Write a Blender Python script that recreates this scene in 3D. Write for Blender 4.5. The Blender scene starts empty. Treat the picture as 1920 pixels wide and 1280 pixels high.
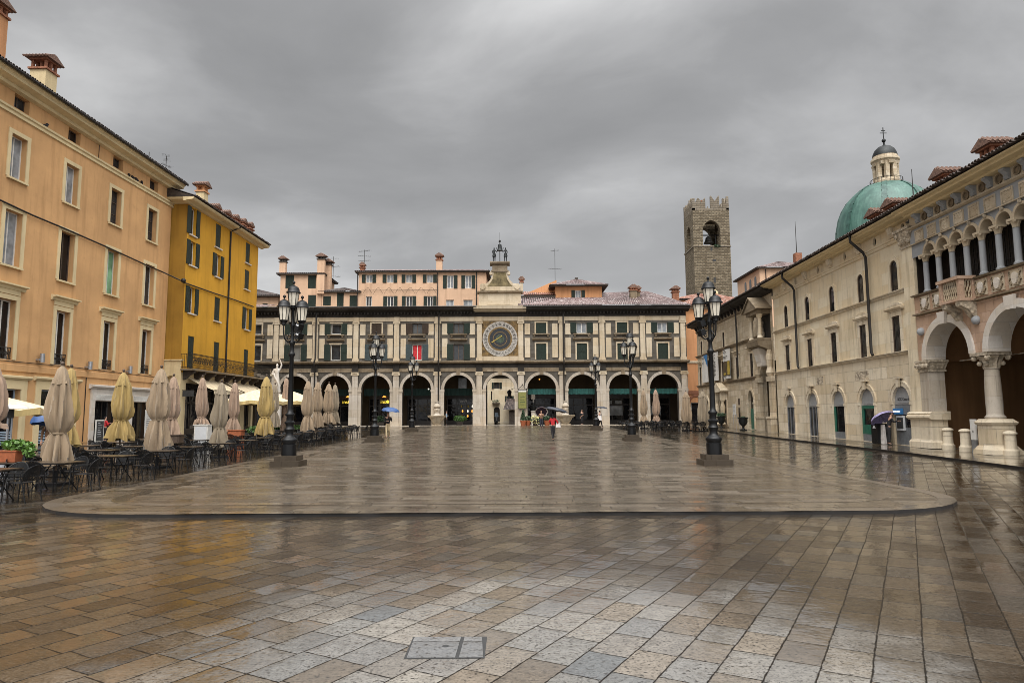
SKYB, SKYZ = .51, 8.6
import bpy, bmesh, math, random
from mathutils import Vector, Matrix, geometry
PI = math.pi
R = math.radians
random.seed(11)
S = bpy.context.scene
COL = S.collection
FOLK = True

# ------------------------------------------------------------------ camera
EYE = Vector((0, 0, 1.9)); FOC = 1280.0; TH = R(6.1); RO = 0.005
cf = Vector((0, math.cos(TH), math.sin(TH)))
_r = Vector((1, 0, 0)); _u = Vector((0, -math.sin(TH), math.cos(TH)))
cr = _r * math.cos(RO) - _u * math.sin(RO)
cu = _u * math.cos(RO) + _r * math.sin(RO)
cam = bpy.data.cameras.new('camera'); camo = bpy.data.objects.new('camera', cam); COL.objects.link(camo)
camo.matrix_world = Matrix(((cr.x, cu.x, -cf.x, EYE.x), (cr.y, cu.y, -cf.y, EYE.y), (cr.z, cu.z, -cf.z, EYE.z), (0, 0, 0, 1)))
cam.sensor_width = 36; cam.lens = 24; cam.clip_end = 3000; cam.clip_start = 0.1
S.camera = camo

def gz(y): return 0.0105 * min(max(0, y - 20), 65)
def ray(px, py): return cf + cr * ((px - 960) / FOC) + cu * ((640 - py) / FOC)
def gnd(px, py, off=0.0):
    d = ray(px, py); t = 10
    for _ in range(100):
        P = EYE + d * t
        t = .5 * t + .5 * ((gz(P.y) + off - EYE.z) / d.z)
    return EYE + d * t
def at(px, py, Y):
    d = ray(px, py); return EYE + d * (Y / d.y)

class Fr:
    """vertical facade frame: local x along the facade (left to right seen from the square), y into the building, z up"""
    def __init__(s, x, y, z, ux, uy):
        n = math.hypot(ux, uy); s.O = Vector((x, y, z)); s.a = math.atan2(uy, ux)
        s.U = Vector((ux / n, uy / n, 0)); s.N = Vector((-uy / n, ux / n, 0))
    def uv(s, px, py, dy=0.0):
        d = ray(px, py); t = (dy - (EYE - s.O).dot(s.N)) / d.dot(s.N)
        P = EYE + d * t - s.O
        return P.dot(s.U), P.z
    def w(s, x, y, z): return s.O + s.U * x + s.N * y + Vector((0, 0, z))

# ------------------------------------------------------------------ object helpers
def tag(o, label=None, cat=None, group=None, kind=None):
    if label: o['label'] = label
    if cat: o['category'] = cat
    if group: o['group'] = group
    if kind: o['kind'] = kind
    return o
def thing(name, label, cat, loc=(0, 0, 0), rz=0, group=None):
    o = bpy.data.objects.new(name, None); COL.objects.link(o); o.empty_display_size = .2
    o.location = loc; o.rotation_euler = (0, 0, rz)
    return tag(o, label, cat, group)
def bthing(fr, name, label, cat, group=None):
    return thing(name, label, cat, fr.O, fr.a, group)
def copy_tree(o, parent=None):
    c = o.copy(); COL.objects.link(c)
    if parent is not None: c.parent = parent
    for ch in list(o.children): copy_tree(ch, c)
    return c

class MB:
    def __init__(s): s.bm = bmesh.new(); s.uvl = None; s.M = None
    def v(s, p):
        p = Vector(p)
        return s.bm.verts.new(s.M @ p if s.M is not None else p)
    def face(s, vs):
        try: return s.bm.faces.new(vs)
        except ValueError: return None
    def poly(s, pts): return s.face([s.v(p) for p in pts])
    def hexa(s, b, t):
        b = [s.v(p) for p in b]; t = [s.v(p) for p in t]; n = len(b)
        s.face(b[::-1]); s.face(t)
        for i in range(n): s.face([b[i], b[(i + 1) % n], t[(i + 1) % n], t[i]])
        return s
    def box(s, x0, x1, y0, y1, z0, z1):
        return s.hexa([(x0, y0, z0), (x1, y0, z0), (x1, y1, z0), (x0, y1, z0)], [(x0, y0, z1), (x1, y0, z1), (x1, y1, z1), (x0, y1, z1)])
    def fru(s, x, y, z0, z1, a0, b0, a1, b1):
        return s.hexa([(x - a0, y - b0, z0), (x + a0, y - b0, z0), (x + a0, y + b0, z0), (x - a0, y + b0, z0)],
                      [(x - a1, y - b1, z1), (x + a1, y - b1, z1), (x + a1, y + b1, z1), (x - a1, y + b1, z1)])
    def prx(s, prof, x0, x1):   # profile (y,z) swept along x
        return s.hexa([(x0, p[0], p[1]) for p in prof], [(x1, p[0], p[1]) for p in prof])
    def pry(s, prof, y0, y1):   # profile (x,z) swept along y
        return s.hexa([(p[0], y0, p[1]) for p in prof], [(p[0], y1, p[1]) for p in prof])
    def lathe(s, prof, c=(0, 0, 0), n=14, fold=None):
        rings = []
        for k, (r, z) in enumerate(prof):
            ring = []
            for i in range(n):
                a = 2 * PI * i / n; rr = max(r, .0005)
                if fold: rr *= fold(a, k)
                ring.append(s.v((c[0] + rr * math.cos(a), c[1] + rr * math.sin(a), c[2] + z)))
            rings.append(ring)
        for a, b in zip(rings, rings[1:]):
            for i in range(n): s.face([a[i], a[(i + 1) % n], b[(i + 1) % n], b[i]])
        s.face(rings[0][::-1]); s.face(rings[-1])
        return s
    def tube(s, pts, r, n=6):
        pts = [Vector(p) for p in pts]; m = len(pts); rings = []
        for i, p in enumerate(pts):
            d = (pts[min(i + 1, m - 1)] - pts[max(i - 1, 0)])
            d = d.normalized() if d.length > 1e-9 else Vector((0, 0, 1))
            a = d.cross(Vector((0, 0, 1)) if abs(d.z) < .9 else Vector((1, 0, 0))).normalized(); b = d.cross(a)
            rr = r[i] if isinstance(r, (list, tuple)) else r
            rings.append([s.v(p + a * (rr * math.cos(2 * PI * k / n)) + b * (rr * math.sin(2 * PI * k / n))) for k in range(n)])
        for A, B in zip(rings, rings[1:]):
            for k in range(n): s.face([A[k], A[(k + 1) % n], B[(k + 1) % n], B[k]])
        s.face(rings[0][::-1]); s.face(rings[-1])
        return s
    def wall(s, outer, holes=(), y=0.0, rev=.3):
        polys = [[Vector((p[0], p[1], 0)) for p in outer]] + [[Vector((p[0], p[1], 0)) for p in h] for h in holes]
        flat = [p for q in polys for p in q]
        vs = [s.v((p.x, y, p.y)) for p in flat]
        for t in geometry.tessellate_polygon(polys):
            s.face([vs[i] for i in t])
        k = len(outer)
        for h in holes:
            f = vs[k:k + len(h)]; b = [s.v((p[0], y + rev, p[1])) for p in h]
            for i in range(len(h)): s.face([f[i], f[(i + 1) % len(h)], b[(i + 1) % len(h)], b[i]])
            k += len(h)
        return s
    def ring(s, uc, zc, ri, ro, y0, y1, a0=0.0, a1=PI, n=16):
        P = lambda r, a, y: s.v((uc + r * math.cos(a), y, zc + r * math.sin(a)))
        q = []
        for i in range(n + 1):
            a = a0 + (a1 - a0) * i / n
            q.append((P(ri, a, y0), P(ro, a, y0), P(ro, a, y1), P(ri, a, y1)))
        for A, B in zip(q, q[1:]):
            for k in range(4): s.face([A[k], A[(k + 1) % 4], B[(k + 1) % 4], B[k]])
        s.face(q[0]); s.face(q[-1][::-1])
        return s
    def ball(s, c, r, n=10, sz=1.0):
        m = max(4, n // 2)
        return s.lathe([(r * math.sin(PI * i / m), -r * sz * math.cos(PI * i / m)) for i in range(m + 1)], c, n)
    def leaves(s, c, rad, n, size, seed=0):
        g = random.Random(seed)
        for _ in range(n):
            d = Vector((g.gauss(0, 1), g.gauss(0, 1), g.gauss(0, 1))).normalized() * (g.random() ** .4)
            p = Vector((c[0] + d.x * rad[0], c[1] + d.y * rad[1], c[2] + d.z * rad[2]))
            a = Vector((g.gauss(0, 1), g.gauss(0, 1), g.gauss(0, 1))).normalized(); b = a.orthogonal().normalized()
            q = size * (.6 + .8 * g.random())
            s.face([s.v(p - a * q), s.v(p + b * q * .45), s.v(p + a * q), s.v(p - b * q * .45)])
        return s
    def tiles(s, el, er, rr, rl, pitch=.26, amp=.045, row=.42):
        """corrugated clay tile sheet between eave (el,er) and ridge (rl,rr)"""
        el, er, rr, rl = map(Vector, (el, er, rr, rl))
        if s.uvl is None: s.uvl = s.bm.loops.layers.uv.new('UVMap')
        W = (er - el).length; N = (er - el).cross(rl - el).normalized()
        if N.z < 0: N = -N
        n = max(2, int(W / pitch)) * 4; nr = max(1, min(60, int(((rl - el).length) / row)))
        H = (rl - el).length; rows = []
        for j in range(nr + 1):
            t = j / nr; A = el.lerp(rl, t); B = er.lerp(rr, t); ln = []
            for i in range(n + 1):
                k = i / n; o = amp * abs(math.sin(PI * (i / 4.0))) * 1.2 + (.02 if j < nr else 0)
                ln.append((s.v(A.lerp(B, k) + N * o), (i / 4.0, t * H / row)))
            rows.append(ln)
        for a, b in zip(rows, rows[1:]):
            for i in range(n):
                q = [a[i], a[i + 1], b[i + 1], b[i]]
                f = s.face([x[0] for x in q])
                if f:
                    for l, x in zip(f.loops, q): l[s.uvl].uv = x[1]
        return s
    def text(s, txt, size, M, align='CENTER', ext=.004):
        cu_ = bpy.data.curves.new('lettering', 'FONT'); cu_.body = txt; cu_.size = size; cu_.align_x = align; cu_.extrude = ext
        o = bpy.data.objects.new('lettering', cu_); COL.objects.link(o)
        dg = bpy.context.evaluated_depsgraph_get()
        me = bpy.data.meshes.new_from_object(o.evaluated_get(dg))
        vs = [s.v(M @ v.co) for v in me.vertices]
        for p in me.polygons: s.face([vs[i] for i in p.vertices])
        bpy.data.objects.remove(o); bpy.data.curves.remove(cu_); bpy.data.meshes.remove(me)
        return s
    def out(s, name, mat, parent=None, smooth=False, ang=40, kind=None):
        bmesh.ops.recalc_face_normals(s.bm, faces=s.bm.faces[:])
        me = bpy.data.meshes.new(name); s.bm.to_mesh(me); s.bm.free()
        me.materials.append(mat)
        if smooth:
            for p in me.polygons: p.use_smooth = True
            me.set_sharp_from_angle(angle=R(ang))
        o = bpy.data.objects.new(name, me); COL.objects.link(o)
        if parent is not None: o.parent = parent
        if kind: o['kind'] = kind
        return o
FACE = Matrix.Rotation(PI / 2, 4, 'X')      # lettering upright, readable from -y
def arch(uc, w, v0, vs, n=14, point=0.0):
    p = [(uc - w / 2, v0), (uc + w / 2, v0)]
    for i in range(n + 1):
        a = PI * i / n
        p.append((uc + w / 2 * math.cos(a), vs + (w / 2 + point * math.sin(a)) * math.sin(a)))
    return p
def rect(u0, u1, v0, v1): return [(u0, v0), (u1, v0), (u1, v1), (u0, v1)]

# ------------------------------------------------------------------ node helpers
class NT:
    def __init__(s, nt): s.nt = nt
    def n(s, typ, ins=None, out=0, **props):
        nd = s.nt.nodes.new(typ)
        for k, v in props.items(): setattr(nd, k, v)
        for k, v in (ins or {}).items():
            i = nd.inputs[k]
            if hasattr(v, 'node'): s.nt.links.new(v, i)
            else: i.default_value = v
        return nd if out is None else nd.outputs[out]
    def m(s, op, a, b=0.0, c=None):
        ins = {0: a, 1: b}
        if c is not None: ins[2] = c
        return s.n('ShaderNodeMath', ins, operation=op)
    def mix(s, f, a, b, bt='MIX'):
        nd = s.n('ShaderNodeMix', None, None, data_type='RGBA', blend_type=bt)
        for i, v in ((0, f), (6, a), (7, b)):
            if hasattr(v, 'node'): s.nt.links.new(v, nd.inputs[i])
            else: nd.inputs[i].default_value = v if i == 0 else c4(v)
        return nd.outputs[2]
    def noise(s, vec, scale, detail=4, rough=.55, out=0):
        return s.n('ShaderNodeTexNoise', {'Vector': vec, 'Scale': scale, 'Detail': detail, 'Roughness': rough}, out)
    def ramp(s, f, stops, interp='LINEAR'):
        nd = s.n('ShaderNodeValToRGB', {0: f}, None); cr_ = nd.color_ramp; cr_.interpolation = interp
        while len(cr_.elements) > 1: cr_.elements.remove(cr_.elements[-1])
        for k, (p, c) in enumerate(stops):
            e = cr_.elements[0] if k == 0 else cr_.elements.new(p)
            e.position = p; e.color = c4(c)
        return nd.outputs[0]
    def rng(s, f, a, b, c=0.0, d=1.0):
        return s.n('ShaderNodeMapRange', {0: f, 1: a, 2: b, 3: c, 4: d})
    def scale(s, vec, v3):
        return s.n('ShaderNodeVectorMath', {0: vec, 1: v3}, operation='MULTIPLY')
def c4(c):
    if isinstance(c, (int, float)): return (c, c, c, 1)
    return tuple(c) if len(c) == 4 else (c[0], c[1], c[2], 1)
def newmat(name):
    m = bpy.data.materials.new(name); m.use_nodes = True; nt = m.node_tree; nt.nodes.clear()
    N = NT(nt); o = nt.nodes.new('ShaderNodeOutputMaterial'); b = nt.nodes.new('ShaderNodeBsdfPrincipled')
    nt.links.new(b.outputs[0], o.inputs[0])
    return m, N, b, o
def setp(N, b, **kw):
    for k, v in kw.items():
        i = b.inputs[k.replace('_', ' ')]
        if hasattr(v, 'node'): N.nt.links.new(v, i)
        else: i.default_value = c4(v) if i.type == 'RGBA' else v
def mulc(c, k): return tuple(x * k for x in c[:3])

def plaster(name, col, stain=.35, streak=.35, rough=.85, bump=.004, dirt=(.35, .30, .25), coat=0.0):
    m, N, b, o = newmat(name)
    co = N.n('ShaderNodeTexCoord', out=3)
    big = N.noise(co, .35, 5); mid = N.noise(co, 2.2, 6, .65); fine = N.noise(co, 22, 3)
    st = N.noise(N.scale(co, (1.6, 1.6, .12)), 1.3, 5, .6)
    c = N.mix(N.rng(big, .35, .7), mulc(col, 1.06), mulc(col, 1 - stain * .55))
    c = N.mix(N.m('MULTIPLY', N.rng(mid, .55, .8), stain), c, mulc(col, .62))
    c = N.mix(N.m('MULTIPLY', N.rng(st, .5, .78), streak), c, [col[i] * dirt[i] for i in range(3)])
    c = N.mix(N.m('MULTIPLY', N.rng(fine, .3, .7), .12), c, mulc(col, .7))
    h = N.m('ADD', N.m('MULTIPLY', fine, .5), mid)
    bp = N.n('ShaderNodeBump', {'Strength': 1.0, 'Distance': bump, 'Height': h})
    setp(N, b, Base_Color=c, Roughness=rough, Normal=bp, Coat_Weight=coat)
    b.inputs['Specular IOR Level'].default_value = .3
    return m
def blocks(name, col, bw=1.1, bh=.5, mortar=.5, msize=.012, var=.25, stain=.4, streak=.4, rough=.8, bump=.01, warm=(1.0, .92, .8), offs=.5):
    m, N, b, o = newmat(name)
    co = N.n('ShaderNodeTexCoord', out=3)
    sp = N.n('ShaderNodeSeparateXYZ', {0: co}, None)
    vec = N.n('ShaderNodeCombineXYZ', {0: N.m('ADD', sp.outputs[0], sp.outputs[1]), 1: sp.outputs[2], 2: 0.0})
    wob = N.noise(co, 3.0, 2, out=1)
    vec = N.n('ShaderNodeVectorMath', {0: vec, 1: N.scale(wob, (.03, .03, 0))}, operation='ADD')
    br = N.n('ShaderNodeTexBrick', {'Vector': vec, 'Color1': c4(mulc(col, 1 + var)), 'Color2': c4([col[i] * (1 - var) * warm[i] for i in range(3)]),
             'Mortar': c4(mulc(col, mortar)), 'Scale': 1.0, 'Mortar Size': msize, 'Mortar Smooth': .3, 'Bias': 0.0, 'Brick Width': bw, 'Row Height': bh}, None, offset=offs)
    big = N.noise(co, .4, 5); mid = N.noise(co, 3.0, 7, .7); fine = N.noise(co, 25, 3)
    st = N.noise(N.scale(co, (1.8, 1.8, .15)), 1.4, 5, .65)
    c = N.mix(N.m('MULTIPLY', N.rng(big, .4, .7), stain * .8), br.outputs[0], mulc(col, .6))
    c = N.mix(N.m('MULTIPLY', N.rng(mid, .52, .75), stain), c, [col[i] * (.55, .45, .33)[i] for i in range(3)])
    c = N.mix(N.m('MULTIPLY', N.rng(st, .52, .78), streak), c, [col[i] * (.33, .28, .22)[i] for i in range(3)])
    c = N.mix(N.m('MULTIPLY', N.rng(fine, .35, .7), .2), c, mulc(col, .6))
    h = N.m('ADD', N.m('MULTIPLY', br.outputs[1], -1.0), N.m('MULTIPLY', mid, .9))
    bp = N.n('ShaderNodeBump', {'Strength': 1.0, 'Distance': bump, 'Height': h})
    setp(N, b, Base_Color=c, Roughness=rough, Normal=bp)
    b.inputs['Specular IOR Level'].default_value = .3
    return m
def simple(name, col, rough=.5, metal=0.0, var=.2, scale=6.0, bump=0.0, emit=None, estr=1.0, spec=.5, coat=0.0):
    m, N, b, o = newmat(name)
    co = N.n('ShaderNodeTexCoord', out=3)
    nz = N.noise(co, scale, 5, .6)
    c = N.mix(N.rng(nz, .3, .7), mulc(col, 1 + var), mulc(col, 1 - var))
    setp(N, b, Base_Color=c, Roughness=N.rng(nz, .3, .7, rough * .85, min(1, rough * 1.2)), Metallic=metal, Coat_Weight=coat)
    b.inputs['Specular IOR Level'].default_value = spec
    if bump: setp(N, b, Normal=N.n('ShaderNodeBump', {'Strength': 1.0, 'Distance': bump, 'Height': nz}))
    if emit: setp(N, b, Emission_Color=emit, Emission_Strength=estr)
    return m
def glassm(name, col=(.018, .02, .022), curtain=.25, ccol=(.28, .27, .24)):
    m, N, b, o = newmat(name)
    rnd = N.n('ShaderNodeObjectInfo', out=5)
    co = N.n('ShaderNodeTexCoord', out=3)
    wv = N.noise(co, 1.3, 2)
    fold = N.n('ShaderNodeTexWave', {'Vector': co, 'Scale': 3.0, 'Distortion': 1.5})
    f = N.m('MULTIPLY', N.rng(rnd, 1 - curtain, 1.0, 0, 1), .8)
    cc = N.mix(fold, ccol, mulc(ccol, .5))
    c = N.mix(f, N.mix(N.rng(wv, .4, .7), col, mulc(col, 2.2)), cc)
    bp = N.n('ShaderNodeBump', {'Strength': .6, 'Distance': .02, 'Height': wv})
    setp(N, b, Base_Color=c, Roughness=.06, Normal=bp)
    b.inputs['Specular IOR Level'].default_value = .35
    return m
def shutterm(name, col, pitch=.07, rough=.55):
    m, N, b, o = newmat(name)
    co = N.n('ShaderNodeTexCoord', out=3); sp = N.n('ShaderNodeSeparateXYZ', {0: co}, None)
    saw = N.m('FRACT', N.m('MULTIPLY', sp.outputs[2], 1 / pitch))
    nz = N.noise(co, 5, 5)
    c = N.mix(N.rng(saw, 0, .35), mulc(col, .25), col)
    c = N.mix(N.rng(nz, .45, .75), c, mulc(col, .55))
    setp(N, b, Base_Color=c, Roughness=rough, Normal=N.n('ShaderNodeBump', {'Strength': 1.0, 'Distance': .02, 'Height': saw}))
    return m
def tilem(name, cols, lichen=.25):
    m, N, b, o = newmat(name)
    uv = N.n('ShaderNodeTexCoord', out=2); co = N.n('ShaderNodeTexCoord', out=3)
    sp = N.n('ShaderNodeSeparateXYZ', {0: uv}, None)
    fl = N.n('ShaderNodeCombineXYZ', {0: N.m('FLOOR', sp.outputs[0]), 1: N.m('FLOOR', sp.outputs[1]), 2: 0.0})
    wn = N.n('ShaderNodeTexWhiteNoise', {'Vector': fl}, 0)
    c = N.ramp(wn, [(0, cols[0]), (.35, cols[1]), (.7, cols[2]), (1, cols[3])])
    gro = N.m('ABSOLUTE', N.m('SUBTRACT', N.m('FRACT', sp.outputs[0]), .5))
    c = N.mix(N.rng(gro, .22, .45, 0, .9), c, (.012, .010, .009))
    fr_ = N.m('FRACT', sp.outputs[1])
    c = N.mix(N.rng(fr_, .0, .16, .75, 0), c, (.015, .012, .010))
    c = N.mix(N.m('MULTIPLY', N.rng(N.noise(co, .8, 6, .7), .5, .7), lichen), c, (.20, .19, .17))
    c = N.mix(N.m('MULTIPLY', N.rng(N.noise(co, .3, 4, .7), .45, .7), .5), c, (.03, .026, .024))
    setp(N, b, Base_Color=c, Roughness=.55)
    b.inputs['Specular IOR Level'].default_value = .45
    return m
def fabricm(name, col, ribs=0.0):
    m, N, b, o = newmat(name)
    co = N.n('ShaderNodeTexCoord', out=3)
    nz = N.noise(N.scale(co, (3, 3, .7)), 1.5, 5, .6); f = N.noise(co, 60, 2); bg = N.noise(co, .9, 3)
    c = N.mix(N.rng(nz, .35, .7), mulc(col, 1.12), mulc(col, .72))
    c = N.mix(N.m('MULTIPLY', N.rng(bg, .5, .75), .4), c, mulc(col, .6))
    setp(N, b, Base_Color=c, Roughness=.8, Normal=N.n('ShaderNodeBump', {'Strength': .7, 'Distance': .012, 'Height': N.m('ADD', nz, N.m('MULTIPLY', f, .1))}))
    b.inputs['Sheen Weight'].default_value = .15
    return m

M = {}
M['orange'] = plaster('orange plaster', (.60, .345, .155), .42, .5)
M['cream_trim'] = plaster('cream painted trim', (.66, .53, .31), .25, .3)
M['yellow'] = plaster('ochre plaster', (.60, .305, .028), .35, .4)
M['ochre'] = plaster('deep ochre plaster', (.33, .175, .025), .45, .5)
M['cream_wall'] = plaster('pale cream plaster', (.60, .48, .28), .35, .4)
M['pink'] = plaster('pale pink plaster', (.58, .385, .255), .3, .4)
M['apricot'] = plaster('apricot plaster', (.55, .27, .125), .35, .45)
M['marble'] = blocks('white marble', (.62, .58, .53), .9, .5, .7, .006, .07, .25, .3, .5, .003)
M['grey_stone'] = blocks('grey stone facade', (.098, .088, .074), .9, .45, .6, .012, .3, .5, .5, .75, .012)
M['dark_stone'] = blocks('black stained stone', (.032, .028, .024), .8, .6, .5, .012, .35, .7, .6, .75, .012)
M['stain_stone'] = blocks('rain stained stone', (.24, .19, .13), 1.0, .6, .55, .010, .25, .9, .9, .75, .01)
M['cream_stone'] = blocks('cream limestone', (.51, .435, .325), 3.0, .9, .65, .008, .09, .5, .65, .75, .005)
M['pier_stone'] = blocks('pale grey limestone', (.46, .41, .345), 1.3, .85, .6, .008, .09, .5, .6, .7, .005)
M['arch_stone'] = blocks('arch limestone', (.42, .375, .32), .6, .7, .6, .010, .12, .5, .6, .7, .005)
M['white_stone'] = blocks('botticino stone', (.65, .57, .44), 1.5, .62, .42, .009, .12, .5, .7, .7, .006)
M['rough_stone'] = blocks('weathered botticino', (.53, .45, .335), 1.0, .5, .4, .011, .2, .7, .8, .75, .01)
def carvedm(name, col):
    m, N, b, o = newmat(name)
    co = N.n('ShaderNodeTexCoord', out=3)
    vo = N.n('ShaderNodeTexVoronoi', {'Vector': N.n('ShaderNodeVectorMath', {0: co, 1: N.scale(N.noise(co, 4, 3, out=1), (.25, .25, .25))}, operation='ADD'), 'Scale': 7.0}, 0, feature='SMOOTH_F1')
    nz = N.noise(co, 12, 5, .65)
    h = N.m('ADD', N.m('MULTIPLY', vo, -1.0), N.m('MULTIPLY', nz, .5))
    c = N.mix(N.rng(h, -.75, .05), mulc(col, .12), col); c = N.mix(N.m('MULTIPLY', N.rng(nz, .5, .75), .5), c, [col[i] * (.4, .33, .25)[i] for i in range(3)])
    setp(N, b, Base_Color=c, Roughness=.8, Normal=N.n('ShaderNodeBump', {'Strength': 1.0, 'Distance': .05, 'Height': h}))
    return m
M['carved'] = carvedm('carved stone', (.56, .47, .35))
M['white_render'] = blocks('pale lime render', (.69, .60, .445), 1.35, .62, .8, .005, .05, .35, .75, .75, .004)
M['pink_stone'] = blocks('pink marble', (.47, .325, .235), .5, .4, .7, .008, .15, .4, .3, .65, .006)
M['blue_stone'] = plaster('blue grey marble', (.31, .32, .33), .4, .3, .6)
M['tower_stone'] = blocks('tower rubble stone', (.195, .16, .11), .6, .3, .38, .04, .45, .6, .4, .9, .05)
M['tower_top'] = blocks('tower battlement stone', (.22, .19, .15), 1.6, .4, .45, .03, .2, .5, .4, .9, .03)
M['brick'] = blocks('red brick', (.30, .13, .075), .25, .075, .8, .012, .3, .5, .5, .85, .01)
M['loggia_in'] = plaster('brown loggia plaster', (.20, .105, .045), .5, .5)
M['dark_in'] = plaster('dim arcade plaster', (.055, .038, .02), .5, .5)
M['shop_dark'] = simple('dark shopfront wood', (.02, .014, .010), .4)
M['black'] = simple('black painted iron', (.005, .0053, .006), .36, 0, .3, 9, .002, spec=.3)
M['black_matt'] = simple('black metal mesh', (.005, .005, .006), .5, 0, .3, 12, spec=.25)
M['iron'] = simple('wrought iron', (.014, .012, .010), .5)
M['gutter'] = simple('dark gutter metal', (.02, .017, .015), .45, .3)
M['soffit'] = simple('dark timber eaves', (.045, .033, .024), .75, 0, .35)
M['bronze'] = simple('dark bronze', (.02, .022, .022), .45, .6)
M['glass'] = glassm('window glass', curtain=.12)
M['glass_dark'] = glassm('dark opening glass', (.006, .006, .007), 0.0)
M['glass_pale'] = glassm('curtained window glass', (.16, .17, .18), .0)
M['glass_green'] = glassm('green curtained glass', (.10, .20, .12), .0)
M['white_paint'] = simple('white painted frame', (.62, .60, .55), .5, 0, .12)
M['wood'] = simple('old brown frame', (.07, .045, .03), .6, 0, .3)
M['shut_green'] = shutterm('dark green shutters', (.018, .034, .024))
M['shut_blue'] = shutterm('slate blue shutters', (.06, .085, .09))
M['shut_brown'] = shutterm('brown shutters', (.055, .035, .022))
M['clay'] = simple('old clay ridge tiles', (.15, .085, .06), .7, 0, .6, 9)
M['clay_dark'] = simple('dark clay eave tiles', (.055, .038, .03), .65, 0, .6, 8)
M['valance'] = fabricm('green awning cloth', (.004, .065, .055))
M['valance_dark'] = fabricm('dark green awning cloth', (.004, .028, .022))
M['awning'] = fabricm('cream awning cloth', (.62, .50, .32))
M['par'] = [fabricm('beige parasol cloth', (.25, .18, .112)), fabricm('yellow parasol cloth', (.30, .205, .066)), fabricm('pinkish parasol cloth', (.28, .19, .13)), fabricm('grey beige parasol cloth', (.21, .165, .11))]
M['tile'] = tilem('grey brown roof tiles', [(.09, .055, .05), (.16, .10, .095), (.24, .17, .16), (.40, .34, .33)])
M['tile_red'] = tilem('red roof tiles', [(.16, .05, .03), (.26, .10, .06), (.36, .17, .11), (.46, .33, .28)], .15)
M['tile_dark'] = tilem('dark roof tiles', [(.03, .022, .02), (.055, .035, .03), (.09, .06, .05), (.14, .11, .10)], .3)
M['table'] = simple('wet table top', (.045, .033, .023), .22, 0, .35, 5)
M['leaf'] = simple('green leaves', (.05, .11, .02), .5, 0, .6, 14)
M['leaf_bright'] = simple('bright leaves', (.07, .15, .018), .5, 0, .5, 14)
M['leaf_dark'] = simple('dark green leaves', (.018, .045, .014), .55, 0, .6, 14)
M['flower'] = simple('yellow white flowers', (.65, .58, .25), .6, 0, .4, 20)
M['terracotta'] = simple('terracotta', (.30, .085, .03), .7, 0, .25)
M['skin'] = simple('skin', (.45, .26, .18), .5, 0, .08)
M['red_cloth'] = simple('red cloth', (.45, .02, .025), .8)
M['dark_cloth'] = simple('black cloth', (.014, .013, .015), .85)
M['navy'] = simple('dark navy cloth', (.02, .022, .035), .85)
M['beige_cloth'] = simple('beige trousers', (.42, .33, .20), .85)
M['brown_cloth'] = simple('brown cloth', (.16, .085, .045), .85)
M['white_cloth'] = simple('white cloth', (.62, .58, .55), .8)
M['blue_umb'] = simple('blue umbrella cloth', (.03, .075, .20), .5)
M['grey_umb'] = simple('slate umbrella cloth', (.03, .034, .045), .5)
M['purple_umb'] = simple('violet umbrella cloth', (.30, .26, .44), .55, 0, .4, 30)
M['plum_umb'] = simple('plum umbrella cloth', (.03, .012, .03), .6)
M['pale_blue'] = simple('pale blue cloth', (.35, .45, .55), .8)
M['lamp_glass'] = simple('frosted lantern glass', (.62, .57, .47), .35, 0, .12, 8)
M['lit_yellow'] = simple('lit yellow sign', (.5, .4, .05), .5, emit=(1, .72, .08), estr=1.2)
M['lit_orange'] = simple('lit orange lamp', (.5, .25, .05), .5, emit=(1, .38, .06), estr=1.6)
M['lit_white'] = simple('lit white lamp', (.8, .8, .75), .5, emit=(1, .93, .8), estr=1.0)
M['fan_grey'] = simple('grey fanlight panel', (.26, .265, .27), .4, 0, .1)
M['ring_stone'] = simple('grimy painted hour ring', (.34, .31, .27), .6, 0, .25, 5)
M['grey_panel'] = simple('grey panel', (.14, .15, .16), .4)
M['pale_panel'] = simple('pale panel', (.55, .56, .57), .5, 0, .08)
M['green_panel'] = simple('green panel', (.008, .10, .065), .4)
M['ink'] = simple('printed ink', (.03, .03, .03), .7)
M['poster_green'] = simple('olive poster', (.17, .165, .04), .6, 0, .2)
M['poster_white'] = simple('white poster', (.60, .58, .54), .6, 0, .08)
M['poster_blue'] = simple('blue poster', (.03, .16, .38), .6)
M['poster_brown'] = simple('brown picture', (.07, .045, .02), .6, 0, .5, 2)
M['poster_gold'] = simple('gold picture', (.38, .27, .04), .6, 0, .4, 2)
M['steel'] = simple('brushed steel', (.35, .36, .38), .35, .7)

# ------------------------------------------------------------------ sky, sun
W = bpy.data.worlds.new('World'); S.world = W; W.use_nodes = True
wt = W.node_tree; wt.nodes.clear(); N = NT(wt)
SUN_EL, SUN_AZ = R(52), R(200)     # azimuth measured clockwise from +Y: behind the camera, a little to the left
sky = N.n('ShaderNodeTexSky', sky_type='NISHITA', sun_disc=False, sun_elevation=SUN_EL, sun_rotation=SUN_AZ)
grey = N.n('ShaderNodeHueSaturation', {'Saturation': .08, 'Value': 1.0, 'Color': sky})
bg1 = N.n('ShaderNodeBackground', {0: grey, 1: .05})
gen = N.n('ShaderNodeTexCoord', out=0)
sp = N.n('ShaderNodeSeparateXYZ', {0: gen}, None)
zz = N.m('ADD', N.m('MAXIMUM', sp.outputs[2], 0.0), .22)
pv = N.n('ShaderNodeCombineXYZ', {0: N.m('DIVIDE', sp.outputs[0], zz), 1: N.m('MULTIPLY', N.m('DIVIDE', sp.outputs[1], zz), 1.25), 2: SKYZ})
warp = N.noise(pv, .7, 3, .5, out=1)
pv2 = N.n('ShaderNodeVectorMath', {0: pv, 1: N.scale(warp, (.7, .7, 0))}, operation='ADD')
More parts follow.
